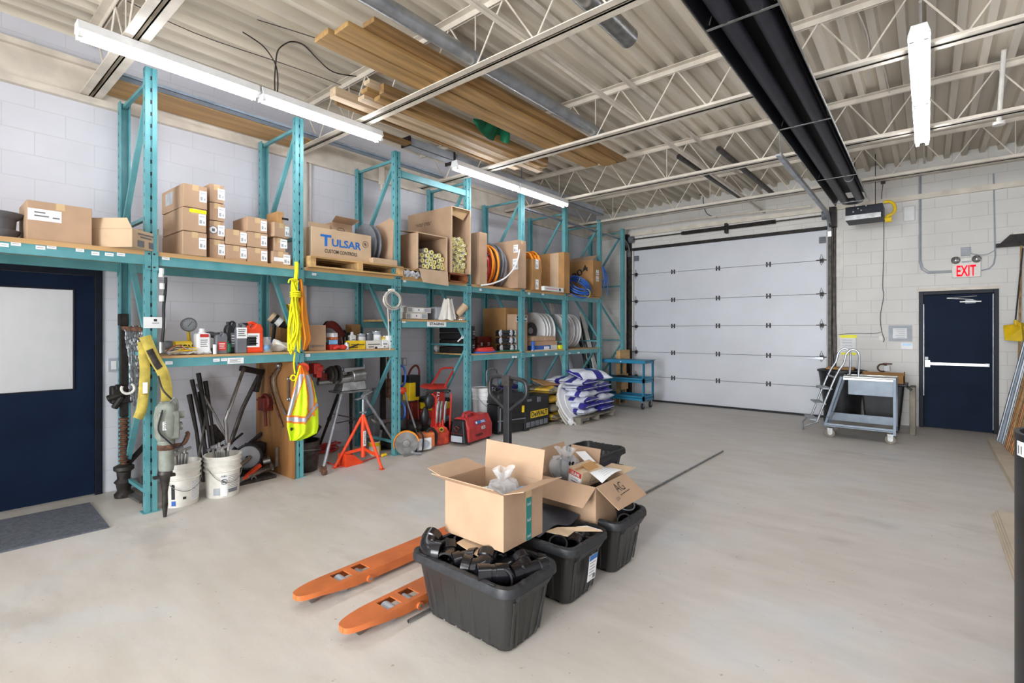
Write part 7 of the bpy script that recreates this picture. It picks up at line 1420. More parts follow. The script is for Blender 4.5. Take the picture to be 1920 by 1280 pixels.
for x in (cX0+.015, cX1-.015): b = MB(); b.tube([(x, cYb, .17), (x, cYb-.20, H)], .017, 8); b.build('sloped_post', 'paintgrey', t, smooth=True)
for x, y in ((cX0+.05, cYa+.06), (cX1-.05, cYa+.06), (cX0+.05, cYb-.06), (cX1-.05, cYb-.06)):
 b = MB(); b.m = 0; b.cyl((x-.018, y, .062), (x+.018, y, .062), .06, n=22); b.m = 1; b.cyl((x-.02, y, .062), (x+.02, y, .062), .03, n=14); b.box(x-.027, y-.03, .06, x-.022, y+.03, .13); b.box(x+.022, y-.03, .06, x+.027, y+.03, .13); b.box(x-.035, y-.035, .125, x+.035, y+.035, .135); b.build('caster', ['pallet_gr', 'steel'], t)
def LN(z): return V((cX0+.02, cYb-.13+.30*(1-z/H), z))
def LF(z): return LN(z)+V((.40, .14, 0))
n0, n1 = .20, .86
for f_, nm in ((LN, 'n'), (LF, 'f')):
 b = MB(); b.tube([f_(n0), f_(n1), f_(n1)+V((0, -.10, .20)), f_(n1)+V((0, -.13, .33)), f_(n1)+V((0, -.20, .40)), f_(n1)+V((0, -.27, .36)), f_(n1)+V((0, -.28, .24)), f_(n1)+V((0, -.27, .0))], .014, 9, smooth=3); b.build('stringer_handrail', 'galv', t, smooth=True)
for z in (.24, .48, .70):
 a, c = LN(z), LF(z); b = MB(); b.hexa([a+V((0, -.02, -.02)), c+V((0, -.02, -.02)), c+V((0, .10, -.02)), a+V((0, .10, -.02)), a+V((0, -.02, .0)), c+V((0, -.02, .0)), c+V((0, .10, .0)), a+V((0, .10, .0))]); b.build('step', 'greylt', t, bevel=.003)
b = MB(); b.bar(LN(.86), LF(.86), .02, .02); b.build('top_rung', 'galv', t)
b = MB(); a = LF(.2); b.tube([a+V((0, .05, 0)), a+V((0.02, .11, -.08)), a+V((.0, .10, -.195))], .013, 8); a = LN(.2); b.tube([a, a+V((.02, .16, -.08))], .013, 8); b.build('front_leg', 'galv', t, smooth=True)
b = MB(); b.tube([(cX0-.01, cYb-.02, .30), (cX0-.04, cYb-.06, .28), (cX0-.04, cYb-.13, .36), (cX0-.01, cYb-.10, .38)], .006, 6); b.build('hand_loop', 'chrome', t, smooth=True)
b = MB(); b.box(6.3, -1.24, .0, 9.38, -.62, .06); tag(b.build('plywood_stack', 'pale_ply', bevel=.002), 'long pale plywood platform on the floor along the right wall', 'plywood')
b = MB();
for k in range(4): b.box(3.2+.02*k, -1.24, .013*k, 5.72-.01*(k % 2), -.40-.012*k, .013*k+.0115)
tag(b.build('plywood_sheets', 'pale_ply'), 'stack of pale sheets on the floor at the right edge, nearest the camera', 'plywood')
q = random.Random(17)
def lean(name, lab, x, y0, xt, ztop, m, w_, th, group, prof='bar', cat='metal stud'):
 p = V((x, y0, .064)); tp = V((xt, -1.225, ztop)); b = MB()
 if prof == 'stud':
  sd = V((1, 0, 0)); d = (tp-p).normalized(); nn = d.cross(sd).normalized()
  b.bar(p, tp, w_, .003, nn); b.bar(p+sd*w_/2-nn*th/2, tp+sd*w_/2-nn*th/2, .003, th, nn); b.bar(p-sd*w_/2-nn*th/2, tp-sd*w_/2-nn*th/2, .003, th, nn)
 elif prof == 'tube': b.tube([p, tp], w_/2, 12)
 else: b.bar(p, tp, w_, th, (1, 0, 0) if False else (0, 1, 0))
 return tag(b.build(name, m, smooth=(prof == 'tube')), lab, cat, group)
G1 = 'steel studs leaning on the right wall'
lean('steel_stud', 'galvanised steel stud leaning beside the exit door, leftmost', 9.28, -.70, 9.30, 2.75, 'galv', .09, .035, G1, 'stud')
lean('steel_stud', 'galvanised steel stud, second from the exit door', 9.18, -.71, 9.15, 2.75, 'paintgrey', .09, .035, G1, 'stud')
lean('steel_stud', 'galvanised steel stud, third from the exit door', 9.06, -.73, 9.05, 2.75, 'galv', .09, .035, G1, 'stud')
t = lean('slotted_angle', 'perforated steel angle bar leaning between the studs and the wooden battens', 8.90, -.735, 8.9, 2.7, 'galv', .06, .006, None, cat='angle bar')
b = MB(); p, tp = V((8.9, -.735, .064)), V((8.9, -1.225, 2.7)); d = (tp-p).normalized()
for k in range(30): c = p+d*(.05+.075*k)+V((0, -.0, .0)); b.cyl(c+V((-.004, 0, 0))+V((0, .004, 0)), c+V((0, .0055, .001))+V((-.004, 0, 0)), .009, n=8)
b.build('punched_hole', 'ink', t)
for k in range(7):
 lean('wooden_batten', 'thin reddish wooden batten leaning on the right wall behind the black drum', 8.78-.09*k, -.74-.005*k, 8.78-.09*k+q.uniform(-.04, .04), 2.5+q.uniform(-.2, .2), ['lumber_dk', 'copper', 'lumber'][k % 3], .04, .02, 'wooden battens leaning on the right wall', cat='batten')
lean('white_board', 'pale green-white board at the far right edge behind the black drum', 7.95, -.85, 7.95, 1.3, 'offwhite', .3, .015, None, cat='board')
b = MB(); b.bar((9.95, -1.02, .02), (10.02, -1.12, 2.3), .01, .01);
t = thing('push_broom', 'black bristle broom standing head up against the end wall right of the exit door', 'broom', (9.95, -.98, 0))
p0, p1_ = V((9.93, -.96, .02)), V((10.12, -1.02, zY(1, 1, 1)*0+onX(1905, 461, 10.12).z)); b = MB(); b.tube([p0, p1_], .012, 10); b.build('handle', 'lumber', t, smooth=True)
b = MB(); z = p1_.z; b.box(10.07, -1.22, z, 10.17, -.76, z+.05); b.hexa([(10.06, -1.22, z-.0+.05), (10.18, -1.22, z+.05), (10.18, -.80, z+.05), (10.06, -.80, z+.05), (10.04, -1.22, z+.16), (10.2, -1.22, z+.16), (10.2, -.90, z+.16), (10.04, -.90, z+.16)]); b.build('bristle_head', 'iron', t)
b = MB(); b.box(10.06, -1.22, z+.16, 10.18, -.93, z+.19); b.build('dust_clump', 'pail', t)
t = thing('dustpan', 'bright yellow plastic dustpan hanging in front of the broom handle', 'dustpan', onX(1900, 638, 9.85)); a = lambda u, v, x=9.88: onX(u, v, x)
b = MB(); b.plate([a(1881, 611), a(1884, 638), a(1915, 640, 9.80), a(1920, 612, 9.80), a(1908, 602, 9.86), a(1898, 609, 9.92)], (.02, 0, 0)); b.plate([a(1881, 611), a(1898, 609, 9.92), a(1898, 609, 9.99), a(1883, 612, 10.0)], (0, 0, .01)); b.plate([a(1912, 604, 9.78), a(1916, 640, 9.76), a(1925, 640, 9.85), a(1922, 606, 9.88)], (0, -.01, 0)); b.cyl(a(1905, 610, 9.86), a(1904, 600, 9.88), .02, n=10); b.build('pan', 'yellow', t, bevel=.004)
b = MB(); b.tube([a(1904, 601, 9.88), a(1911, 530, 9.96), a(1918, 465, 10.0)], .009, 8); b.build('long_handle', 'dsteel', t, smooth=True)
t = thing('black_drum', 'tall black plastic drum with a barcode sticker at the far right edge', 'drum', (2.79, -.60, 0)); dc = V((2.79, -.60, 0));
dl = 1.95; ang_ = None
a_, b2 = dirv(1902); pe = V((a_*dl, b2*dl, 0)); dirx = V((SA, -CA, 0)); e_ = pe.normalized(); dc = pe+V((e_.y, -e_.x, 0))*.245; zt = CZ-(186/FPX)*dl
b = MB(); b.lathe([(.245, 0), (.245, zt-.01), (.248, zt), (.232, zt), (.228, zt-.02), (.228, .02), (.01, .02)], dc, n=64); b.build('drum_wall', 'black', t, smooth=True, ang=50); t.location = dc;
for c in t.children: c.location = V((0, 0, 0)); c.data.transform(Matrix.Translation(V((2.79, -.60, 0))-dc))
b = MB(); fw = V((CA, SA, 0)); aA = math.atan2(-dirx.y, -dirx.x)
th0 = aA-R(38);
def lb(u, v): a = th0+R(8+40*u); return dc+V((.2465*math.cos(a), .2465*math.sin(a), zt-.058+.03-.055*(1-v)))
b.grid(lb, 10, 2); b.build('barcode_sticker', 'paper', t, smooth=True)
b = MB()
for k in range(9): a0 = th0+R(11+3.6*k+(k % 3)); b.grid(lambda u, v: dc+V((.2472*math.cos(a0+R(1.2)*u), .2472*math.sin(a0+R(1.2)*u), zt-.075+.03*v)), 1, 1)
b.build('barcode', 'ink', t)
# ================================================================ OVERHEAD
ZJ = 3.716   # top of lower chords
def board(lab, x0, x1, y0, y1, z0, th, m, grp, skew=0., name='lumber_board'):
 b = MB(); b.hexa([(x0, y0+skew, z0), (x1, y0, z0), (x1, y1, z0), (x0, y1+skew, z0), (x0, y0+skew, z0+th), (x1, y0, z0+th), (x1, y1, z0+th), (x0, y1+skew, z0+th)])
 return tag(b.build(name, m, bevel=.004), lab, 'board', grp)
GA = 'brown boards lying on the joists'
board('brown board on the joists nearest the grey duct, highest end at upper left', 2.15, 6.05, 3.06, 3.20, ZJ+.041, .038, 'lumber_dk', GA, .02)
board('brown board on the joists, second from the grey duct', 2.02, 5.95, 3.16, 3.34, ZJ, .038, 'lumber', GA, .05)
board('thick orange-brown board on the joists farthest from the grey duct', 1.98, 5.85, 3.37, 3.56, ZJ, .045, 'lumber', GA, .04)
board('short brown board tucked on top between the longer brown boards', 3.2, 6.0, 3.24, 3.36, ZJ+.041, .036, 'lumber_dk', GA, -.02)
GB = 'pale lumber sticks lying on the joists above the rack'
for x0, x1, y0, y1, z0, th, m, lab in ((2.55, 5.3, 4.26, 4.36, ZJ, .09, 'lumber_lt', 'pale timber stud with the nearest end, over the first pair of tube lights'), (2.75, 5.6, 4.10, 4.20, ZJ, .038, 'lumber_lt', 'pale timber stud, bottom of the small bundle over the rack'), (2.73, 5.6, 4.02, 4.12, ZJ+.04, .038, 'lumber', 'timber stud, second in the small bundle over the rack'), (2.70, 5.5, 3.94, 4.03, ZJ+.08, .038, 'lumber_lt', 'timber stud, top of the small bundle over the rack'), (2.80, 5.4, 3.86, 3.93, ZJ, .09, 'lumber_dk', 'brown timber stud on edge next to the small bundle'), (2.85, 5.45, 3.99, 4.08, ZJ, .038, 'lumber', 'lowest inner timber stud of the small bundle'), (2.65, 5.2, 4.40, 4.44, ZJ+.0, .14, 'lumber_dk', 'dark narrow timber on edge above the pale studs')):
 board(lab, x0, x1, y0, y1, z0, th, m, GB, .0, 'lumber_stud')
board('dark brown plank above the second tube light leading to the grey channel', 2.6, 3.78, 4.68, 4.80, ZJ, .03, 'lumber_dk', None)
board('light plywood sheet lying over the joists above the box stacks', 1.02, 3.15, 5.47, 5.88, ZJ+.0, .012, 'ply', None, name='plywood_sheet')
b = MB(); b.box(1.1, 5.34, ZJ, 4.9, 5.44, ZJ+.004); b.box(1.1, 5.34, ZJ, 4.9, 5.344, ZJ+.03); b.box(1.1, 5.436, ZJ, 4.9, 5.44, ZJ+.03); tag(b.build('steel_channel', 'paintgrey'), 'blue-grey steel channel lying beside the overhead plywood sheet', 'channel')
t = thing('grey_fixture', 'unlit grey fixture channel with a black end lying over the third and fourth joists', 'channel', (6, 4.78, ZJ))
b = MB(); b.box(3.80, 4.72, ZJ, 8.4, 4.86, ZJ+.006); b.box(3.80, 4.72, ZJ, 8.4, 4.726, ZJ+.10); b.box(3.80, 4.854, ZJ, 8.4, 4.86, ZJ+.10); b.build('channel', 'greylt', t)
b = MB(); b.box(3.78, 4.71, ZJ-.002, 3.80, 4.87, ZJ+.11); b.box(4.5, 4.70, ZJ-.04, 4.52, 4.88, ZJ+.11); b.build('end_cap', 'iron', t)
b = MB(); b.cyl((3.95, 4.765, ZJ+.03), (8.2, 4.765, ZJ+.03), .013, n=8); b.cyl((3.95, 4.815, ZJ+.03), (8.2, 4.815, ZJ+.03), .013, n=8); b.build('unlit_tube', 'white', t, smooth=True)
b = MB()
def gc(u, v):
 a = 222+11*u; c = a+6+30*math.sin(math.pi*min(1, u*.95))+(26*(u-.7)/.3 if u > .7 else 0)
 return onY(888+68*u, a+(c-a)*v, 3.81-.05*v*math.sin(7*u)-.03*math.sin(13*u+3*v))
b.grid(gc, 26, 12, (0, .004, .002)); tag(b.build('green_net', 'green', smooth=True), 'dark green cloth hanging down from the pale lumber on the joists', 'cloth')
def duct(lab, x0, x1, y, z, r, m, name='steel_duct'):
 b = MB(); n = 28
 b.sweep([(V((x1-.3, y, z)), V((1, 0, 0)), r-.003), (V((x1, y, z)), V((1, 0, 0)), r-.003), (V((x1, y, z)), V((1, 0, 0)), r), (V((x0, y, z)), V((1, 0, 0)), r), (V((x0, y, z)), V((1, 0, 0)), r-.003), (V((x0+.3, y, z)), V((1, 0, 0)), r-.003)], n)
 return tag(b.build(name, m, smooth=True), lab, 'duct')
duct('long grey round steel duct lying on the joists beside the brown boards', -.6, 5.08, 2.90, ZJ+.06, .058, 'galv')
duct('shiny dark round duct end sticking out past the second joist at top centre', .8, 3.60, 1.80, ZJ+.09, .075, 'steel')
for (a, c, y, lab) in ((6.32, 9.1, 2.42, 'dark steel pipe over the far joists, left of two'), (6.36, 8.95, 1.95, 'dark steel pipe over the far joists, right of two')):
 b = MB(); b.cyl((a, y+.03 if y < 2 else y+.04, ZJ+.04), (c, y, ZJ+.04), .035, n=18); b.m = 1; b.cyl((a-.001, y+.03 if y < 2 else y+.04, ZJ+.04), (a+.004, y+.03 if y < 2 else y+.04, ZJ+.04), .026, n=14)
 tag(b.build('steel_pipe', ['dsteel', 'iron'], smooth=True), lab, 'pipe')
t = thing('radiant_heater', 'long black radiant tube heater hanging from the ceiling toward the exit wall', 'heater', (4, .83, 3.3))
hz = 3.34
b = MB(); pr = [(.64, hz-.0), (.655, hz+.05), (.70, hz+.14), (.76, hz+.17), (.92, hz+.17), (.98, hz+.14), (1.02, hz+.05), (1.035, hz)]
n = len(pr); o = [(y, z+.004) for y, z in pr]; vs_ = [(-1., y, z) for y, z in pr]+[(8.65, y, z) for y, z in pr]+[(-1., y, z) for y, z in o]+[(8.65, y, z) for y, z in o]
b.add(vs_, [(i, i+1, n+i+1, n+i) for i in range(n-1)]+[(2*n+i+1, 2*n+i, 3*n+i, 3*n+i+1) for i in range(n-1)]+[(0, n, 3*n, 2*n), (n-1, 3*n-1-n*0+0, 4*n-1, 2*n-1) if False else (n-1, 3*n-1, 4*n-1, 2*n-1)]+[(i, 2*n+i, 2*n+i+1, i+1) for i in range(n-1)]+[(n+i+1, 3*n+i+1, 3*n+i, n+i) for i in range(n-1)])
b.build('reflector', 'heater', t, smooth=True)
b = MB(); b.bar((-1, .634, hz), (8.65, .634, hz), .006, .02); b.bar((-1, 1.04, hz), (8.65, 1.04, hz), .006, .02); b.build('reflector_edge', 'steel', t)
for y in (.745, .925): b = MB(); b.cyl((-1, y, hz+.05), (8.55, y, hz+.05), .052, n=24); b.build('burner_tube', 'heatpipe', t, smooth=True)
b = MB(); b.tube([(8.55, .745, hz+.05), (8.64, .745, hz+.05), (8.70, .79, hz+.05), (8.70, .88, hz+.05), (8.64, .925, hz+.05), (8.55, .925, hz+.05)], .05, 16, smooth=3); b.build('return_bend', 'heatpipe', t, smooth=True)
for x in (2.32, 7.3): b = MB(); b.cyl((x, .745, hz+.05), (x+.03, .745, hz+.05), .0535, n=24); b.build('clamp_band', 'galv', t, smooth=True)
for x in JX[:4]+[8.45]:
 b = MB(); xx = min(x+.1, 8.5); b.tube([(xx, .66, hz+.03), (xx, .7, 3.55), (xx, .84, 3.664)], .004, 5); b.tube([(xx, 1.02, hz+.03), (xx, .98, 3.55), (xx, .84, 3.664)], .004, 5); b.bar((xx, .64, hz+.0), (xx, 1.035, hz+.0), .02, .004); b.build('hanger', 'steel', t, smooth=True)
t = thing('burner_box', 'dark navy burner box with curved yellow hose at the far end of the black heater', 'burner box', (9.3, .75, 3.2));
p = onX(1585, 414, 9.1); q_ = onX(1655, 380, 9.1); b = MB(); b.box(9.1, q_.y, p.z, 9.55, p.y, q_.z+.0); b.build('box', 'navy_fr', t, bevel=.004)
b = MB(); b.box(9.085, q_.y+.02, p.z-.0, 9.10, p.y-.0, p.z+.07); b.build('vent_louver', 'steel', t); b = MB()
for a_, c_ in ((.1, .12), (.16, .16), (.2, .13), (.26, .19), (.12, .22)): b.cyl((9.098, p.y-a_, p.z+c_), (9.09, p.y-a_, p.z+c_), .012, n=8)
b.build('screw', 'chrome', t)
b = MB(); a = lambda u, v: onX(u, v, 9.2); b.tube([a(1657, 379), a(1668, 378), a(1676, 383), a(1678, 393), a(1673, 401), a(1664, 405), a(1661, 412)], .022, 9, smooth=4); b.cyl(a(1660, 412), a(1672, 411), .04, n=10); b.build('gas_hose', 'yellow', t, smooth=True)
for yy in (q_.y+.1, p.y-.1): b = MB(); b.tube([(9.3, yy, q_.z), (9.3, yy, ZC-.001)], .005, 5); b.build('hanger', 'dsteel', t)
b = MB(); zz = 3.9
P = lambda u, v, Y=4.53: onY(u, v, Y)
b.tube([P(516, 178), P(515, 150), P(517, 120), P(521, 95), P(535, 82), P(550, 78), P(570, 85), P(595, 110), P(625, 135), P(668, 143)], .006, 6, smooth=4); b.tube([P(520, 178), P(521, 150), P(518, 125), P(508, 105), P(495, 88), P(480, 76), P(455, 60)], .006, 6, smooth=4)
tag(b.build('power_cable', 'dsteel', smooth=True), 'black cable looping up from the joint of the first pair of tube lights', 'cable')
b = MB(); b.tube([(1.9, 4.4, ZC-.01), (2.5, 4.2, ZC-.03), (3.6, 4.05, ZC-.012), (5.2, 4.1, ZC-.02)], .004, 5, smooth=5); b.tube([(.6, 3.6, ZC-.01), (1.2, 3.5, ZC-.04), (2.0, 3.4, ZC-.01)], .004, 5, smooth=5); b.tube([(.9, 4.9, ZC-.01), (1.6, 4.95, ZC-.05), (2.6, 4.9, ZC-.01), (4., 4.8, ZC-.02)], .004, 5, smooth=5)
tag(b.build('deck_wire', 'dsteel', smooth=True), 'thin dark wires sagging under the roof deck at upper left', 'wire')
b = MB(); b.tube([(6.1, .35, ZC-.01), (7.0, .33, ZC-.03), (7.8, .38, ZC-.01)], .005, 5, smooth=4); b.tube([(5.2, .05, ZC-.012), (8.8, .05, ZC-.012), (X1-.02, .05, ZC-.02)], .012, 6); b.tube([(2.0, .05, ZC-.012), (5.0, .05, ZC-.012)], .014, 6); b.tube([(5.05, .45, ZC-.01), (5.6, .42, ZC-.02), (6.6, .5, ZC-.012)], .005, 5, smooth=4)
tag(b.build('deck_conduit', 'offwhite', smooth=True), 'cream conduit along the roof deck above the right tube lights', 'conduit')
b = MB(); b.cyl((7.05, -.55, 3.62), (6.6, -.55, ZC-.01), .02, n=10); b.cyl((7.05, -.55, 3.60), (7.05, -.55, 3.63), .05, n=12); tag(b.build('vent_pipe', 'offwhite', smooth=True), 'short white pipe dropping from the deck at the upper right corner', 'pipe')
b = MB(); p, q_ = wl(1307, 365, WX-.08), wl(1328, 361, WX-.08); b.bar(p, q_, .03, .04); b.tube([q_, wl(1318, 372, WX-.05), wl(1325, 400, WX-.04), wl(1345, 407, WX-.04)], .006, 6, smooth=4); tag(b.build('door_cable', 'iron', smooth=True), 'short black cable hooked above the overhead door', 'cable')
b = MB(); b.tube([wl(1090, 441, 9.9), wl(1300, 410, 9.9), wl(1520, 386, 9.9)], .013, 8); b.tube([wl(1414, 360, 9.9), wl(1416, 398, 9.9)], .006, 5); b.cyl((9.9, wl(1136, 436, 9.9).y, wl(1136, 440, 9.9).z), (9.9, wl(1138, 436, 9.9).y, wl(1136, 428, 9.9).z), .02, n=8)
tag(b.build('gas_pipe', 'joist', smooth=True), 'thin cream pipe running across above the overhead door', 'pipe')
b = MB(); p = onY(714, 330, 5.88); b.box(p.x-.03, 5.84, p.z-.12, p.x+.03, 5.89, p.z+.14); b.cyl((p.x, 5.86, p.z-.12), (p.x, 5.86, p.z-.2), .02, n=8); tag(b.build('beam_bracket', 'joist'), 'small cream bracket with holes on the left wall above the grey cable reel', 'bracket')
for u, v, x_, lab in ((212, 684, None, 'grey electrical outlet on the left wall beside the navy door'), (757, 678, None, 'grey electrical outlet on the left wall between the third and fourth posts')):
 p = onY(u, v, 5.94); b = MB(); b.box(p.x-.035, 5.915, p.z-.06, p.x+.035, 5.949, p.z+.06); b.m = 1; b.box(p.x-.02, 5.912, p.z-.04, p.x+.02, 5.915, p.z+.04); tag(b.build('wall_outlet', ['greylt', 'white']), lab, 'outlet')
# ================================================================ FOREGROUND: PALLET JACK AND TOTES
fy = [(2.115, 2.275), (2.575, 2.735)]
t = thing('pallet_jack', 'orange pallet jack with a black upright handle behind the cardboard boxes', 'pallet jack', (2.2, 2.43, 0))
def fork(y0, y1):
 xs, xe, zt, h = 1.345, 2.62, .083, .055; yc = (y0+y1)/2; hw = (y1-y0)/2
 def hwid(x): s = (x-xs)/.21; return hw if s >= 1 else hw*(.22+.78*math.sqrt(max(0, 1-(1-s)**2)))
 cols = [xs+.21*(i/16)**2 for i in range(16)]+[xs+.21]
 holes = [(xs+.235, xs+.325), (xs+.37, xs+.445)]
 xsall = sorted(set([round(c, 4) for c in cols]+[round(v, 4) for hh in holes for v in hh]+[xe]))
 def zb(x): return zt-.028-(h-.028)*min(1, max(0, (x-xs-.12)/.2))
 b = MB(); inn = hw*.62
 for i in range(len(xsall)-1):
  a, c = xsall[i], xsall[i+1]; ha, hc = hwid(a), hwid(c); inhole = any(a >= p-1e-4 and c <= q+1e-4 for p, q in holes)
  if inhole:
   for s in (-1, 1):
    y_a, y_b = yc+s*inn, yc+s*hw; lo, hi = min(y_a, y_b), max(y_a, y_b)
    b.hexa([(a, lo, zt-.006), (c, lo, zt-.006), (c, hi, zt-.006), (a, hi, zt-.006), (a, lo, zt), (c, lo, zt), (c, hi, zt), (a, hi, zt)])
  else: b.hexa([(a, yc-ha, zt-.006), (c, yc-hc, zt-.006), (c, yc+hc, zt-.006), (a, yc+ha, zt-.006), (a, yc-ha, zt), (c, yc-hc, zt), (c, yc+hc, zt), (a, yc+ha, zt)])
  for s in (-1, 1):
   b.hexa([(a, yc+s*(ha-.006), zb(a)), (c, yc+s*(hc-.006), zb(c)), (c, yc+s*hc, zb(c)), (a, yc+s*ha, zb(a)), (a, yc+s*(ha-.006), zt-.006), (c, yc+s*(hc-.006), zt-.006), (c, yc+s*hc, zt-.006), (a, yc+s*ha, zt-.006)])
 b.box(xs-.002, yc-hwid(xs)+.002, zb(xs), xs+.004, yc+hwid(xs)-.002, zt-.001)
 f = b.build('fork', 'orange', t)
 b = MB(); xr = xs+.28; b.cyl((xr, yc-inn*.82, .040), (xr, yc+inn*.82, .040), .036, n=24); b.build('load_roller', 'greylt', f, smooth=True)
 b = MB(); b.cyl((xs+.405, yc-inn*.8, .052), (xs+.405, yc+inn*.8, .052), .018, n=16); b.box(xs+.38, yc-inn*.5, .03, xs+.43, yc+inn*.5, .062); b.build('axle_link', 'galv', f, smooth=True)
 b = MB(); b.cyl((xs+.10, yc-.012, .022), (xs+.10, yc+.012, .022), .021, n=16); b.build('entry_roller', 'steel', f, smooth=True)
 b = MB(); b.cyl((xs+.42, yc-hw-.012, .038), (xs+.42, yc-hw+.0, .038), .02, n=16); b.m = 1; b.cyl((xs+.42, yc-hw-.014, .038), (xs+.42, yc-hw-.012, .038), .01, n=10); b.build('pivot_boss', ['orange', 'galv'], f, smooth=True)
for y0, y1 in fy: fork(y0, y1)
b = MB(); b.box(2.58, fy[0][0], .03, 2.66, fy[1][1], .30); b.hexa([(2.66, 2.22, .06), (2.78, 2.33, .06), (2.78, 2.53, .06), (2.66, 2.63, .06), (2.66, 2.22, .42), (2.76, 2.36, .42), (2.76, 2.50, .42), (2.66, 2.63, .42)]); b.build('frame_head', 'orange', t, bevel=.006)
b = MB(); b.cyl((2.86, 2.43, .20), (2.86, 2.43, .46), .055, n=22); b.cyl((2.86, 2.37, .22), (2.86, 2.49, .22), .07, n=16); b.build('hydraulic_pump', 'black', t, smooth=True)
for y in (2.36, 2.46): b = MB(); b.cyl((2.87, y, .09), (2.87, y+.05, .09), .088, n=28); b.build('steer_wheel', 'greylt', t, smooth=True)
hx, hy = 2.88, 2.435
zt = CZ-(705-620)/FPX*(hx*CA+hy*SA)
b = MB(); b.box(hx-.02, hy-.030, .40, hx+.02, hy+.030, zt-.01); b.build('handle_mast', 'black', t, bevel=.008, seg=3)
b = MB(); dm_ = hx*CA+hy*SA
def hp(u, v): return V((hx, 0, 0))+V((0, hy-(u-953.5)/FPX*dm_/CA*1.0, CZ-(v-620)/FPX*dm_))
pts = [hp(951, 768), hp(932, 752), hp(921, 742), hp(919, 730), hp(921, 713), hp(930, 706.5), hp(955, 707), hp(978, 710), hp(987, 716), hp(989, 730), hp(986, 742), hp(972, 755), hp(958, 768)]
b.tube(pts, .017, 12, smooth=3); b.build('handle_loop', 'black', t, smooth=True)
b = MB(); b.tube([hp(924, 747), hp(947, 764)], .004, 6); b.build('brace_rod', 'steel', t); b = MB(); b.box(hx-.026, hy-.036, zt-.07, hx+.026, hy+.036, zt); b.build('release_lever', 'dsteel', t)
b = MB(); p, q_ = V((1.66, 2.078, .011)), V((6.53, 1.985, .011)); n = 18
b.sweep([(p+V((.05, 0, 0)), q_-p, .0085), (p, q_-p, .0085), (p, q_-p, .0105), (q_, q_-p, .0105)], 14); tag(b.build('steel_conduit', 'steel', smooth=True), 'long thin steel conduit on the floor from the near fork toward the overhead door', 'pipe')
def tote(name, lab, x0, x1, y0, y1, h, z0=0., m='tote', mr='tote_rim', rimw=.028, ribs=True, taper=.045, seed=0, cat='tote', group='black ribbed totes'):
 cx, cy = (x0+x1)/2, (y0+y1)/2; t = thing(name, lab, cat, (cx, cy, z0), group); q = random.Random(seed)
 def loop(hw, hl, r, z, rib=0., wob=0.):
  out = []; seg = []; N = 14
  P_ = []
  sides = [((hw, -hl+r), (hw, hl-r), (1, 0)), ((hw-r, hl), (-hw+r, hl), (0, 1)), ((-hw, hl-r), (-hw, -hl+r), (-1, 0)), ((-hw+r, -hl), (hw-r, -hl), (0, -1))]
  for k, (a, c, nrm) in enumerate(sides):
   L = math.hypot(c[0]-a[0], c[1]-a[1]); ns = 40 if k % 2 == 0 else 26; per = 5 if k % 2 == 0 else 3
   for i in range(ns):
    s = i/ns; w_ = math.sin(2*math.pi*per*s); w_ = max(-1, min(1, w_*3.)); f = rib*(.5-.5*w_)
    P_.append((a[0]+(c[0]-a[0])*s-nrm[0]*f, a[1]+(c[1]-a[1])*s-nrm[1]*f))
   ca = (c[0]-nrm[0]*r, c[1]-nrm[1]*r); a0 = math.atan2(nrm[1], nrm[0])
   for i in range(6): a_ = a0+math.pi/2*i/6; P_.append((ca[0]+r*math.cos(a_), ca[1]+r*math.sin(a_)))
  return [(cx+p[0], cy+p[1], z0+z) for p in P_]
 HW, HL = (x1-x0)/2-rimw, (y1-y0)/2-rimw
 T = lambda z: taper*(1-z/h)
 rb = .025 if ribs else .003
 rings = [loop(HW-T(0)-.02, HL-T(0)-.02, .05, .0), loop(HW-T(0)-.004, HL-T(0)-.004, .055, .012, rb), loop(HW-T(.05), HL-T(.05), .055, .05, rb), loop(HW-T(h*.5), HL-T(h*.5), .055, h*.5, rb), loop(HW-T(h*.82), HL-T(h*.82), .055, h*.82, rb), loop(HW-.002, HL-.002, .055, h*.86, rb*.2), loop(HW, HL, .055, h*.90)]
 rings += [loop(HW-.006, HL-.006, .05, h-.003)]
 inner = [loop(HW-.008, HL-.008, .05, h*.8), loop(HW-T(.1)-.018, HL-T(.1)-.018, .045, .02)]
 b = MB(); allr = rings+inner; n = len(rings[0]); vs_ = [p for r_ in allr for p in r_]; fs = []
 for i in range(len(allr)-1):
  for k in range(n): l = (k+1) % n; fs.append((i*n+k, i*n+l, (i+1)*n+l, (i+1)*n+k))
 fs.append(tuple(range(n-1, -1, -1))); fs.append(tuple((len(allr)-1)*n+k for k in range(n)))
 b.add(vs_, fs); b.build('tote_body', m, t, smooth=True, ang=50)
 def wav(L, a):  # scuffed wavy lip
  return [(p[0], p[1], p[2]+a*math.sin(k*.9+seed)*math.sin(k*.23)) for k, p in enumerate(L)]
 rr = [loop(HW+.001, HL+.001, .055, h*.865), loop(HW+rimw*.75, HL+rimw*.75, .07, h*.855), loop(HW+rimw, HL+rimw, .075, h*.87), wav(loop(HW+rimw, HL+rimw, .075, h*.94), .0015), wav(loop(HW+rimw*.8, HL+rimw*.8, .07, h*.985), .002), wav(loop(HW+rimw*.2, HL+rimw*.2, .06, h), .003), wav(loop(HW-.004, HL-.004, .052, h*.992), .003), loop(HW-.004, HL-.004, .052, h*.93)]
 b = MB(); vs_ = [p for r_ in rr for p in r_]; fs = []; m_ = len(rr)
 for i in range(m_):
  j = (i+1) % m_
  for k in range(n): l = (k+1) % n; fs.append((i*n+k, i*n+l, j*n+l, j*n+k))
 b.add(vs_, fs); b.build('rim', mr, t, smooth=True, ang=40)
 b = MB()
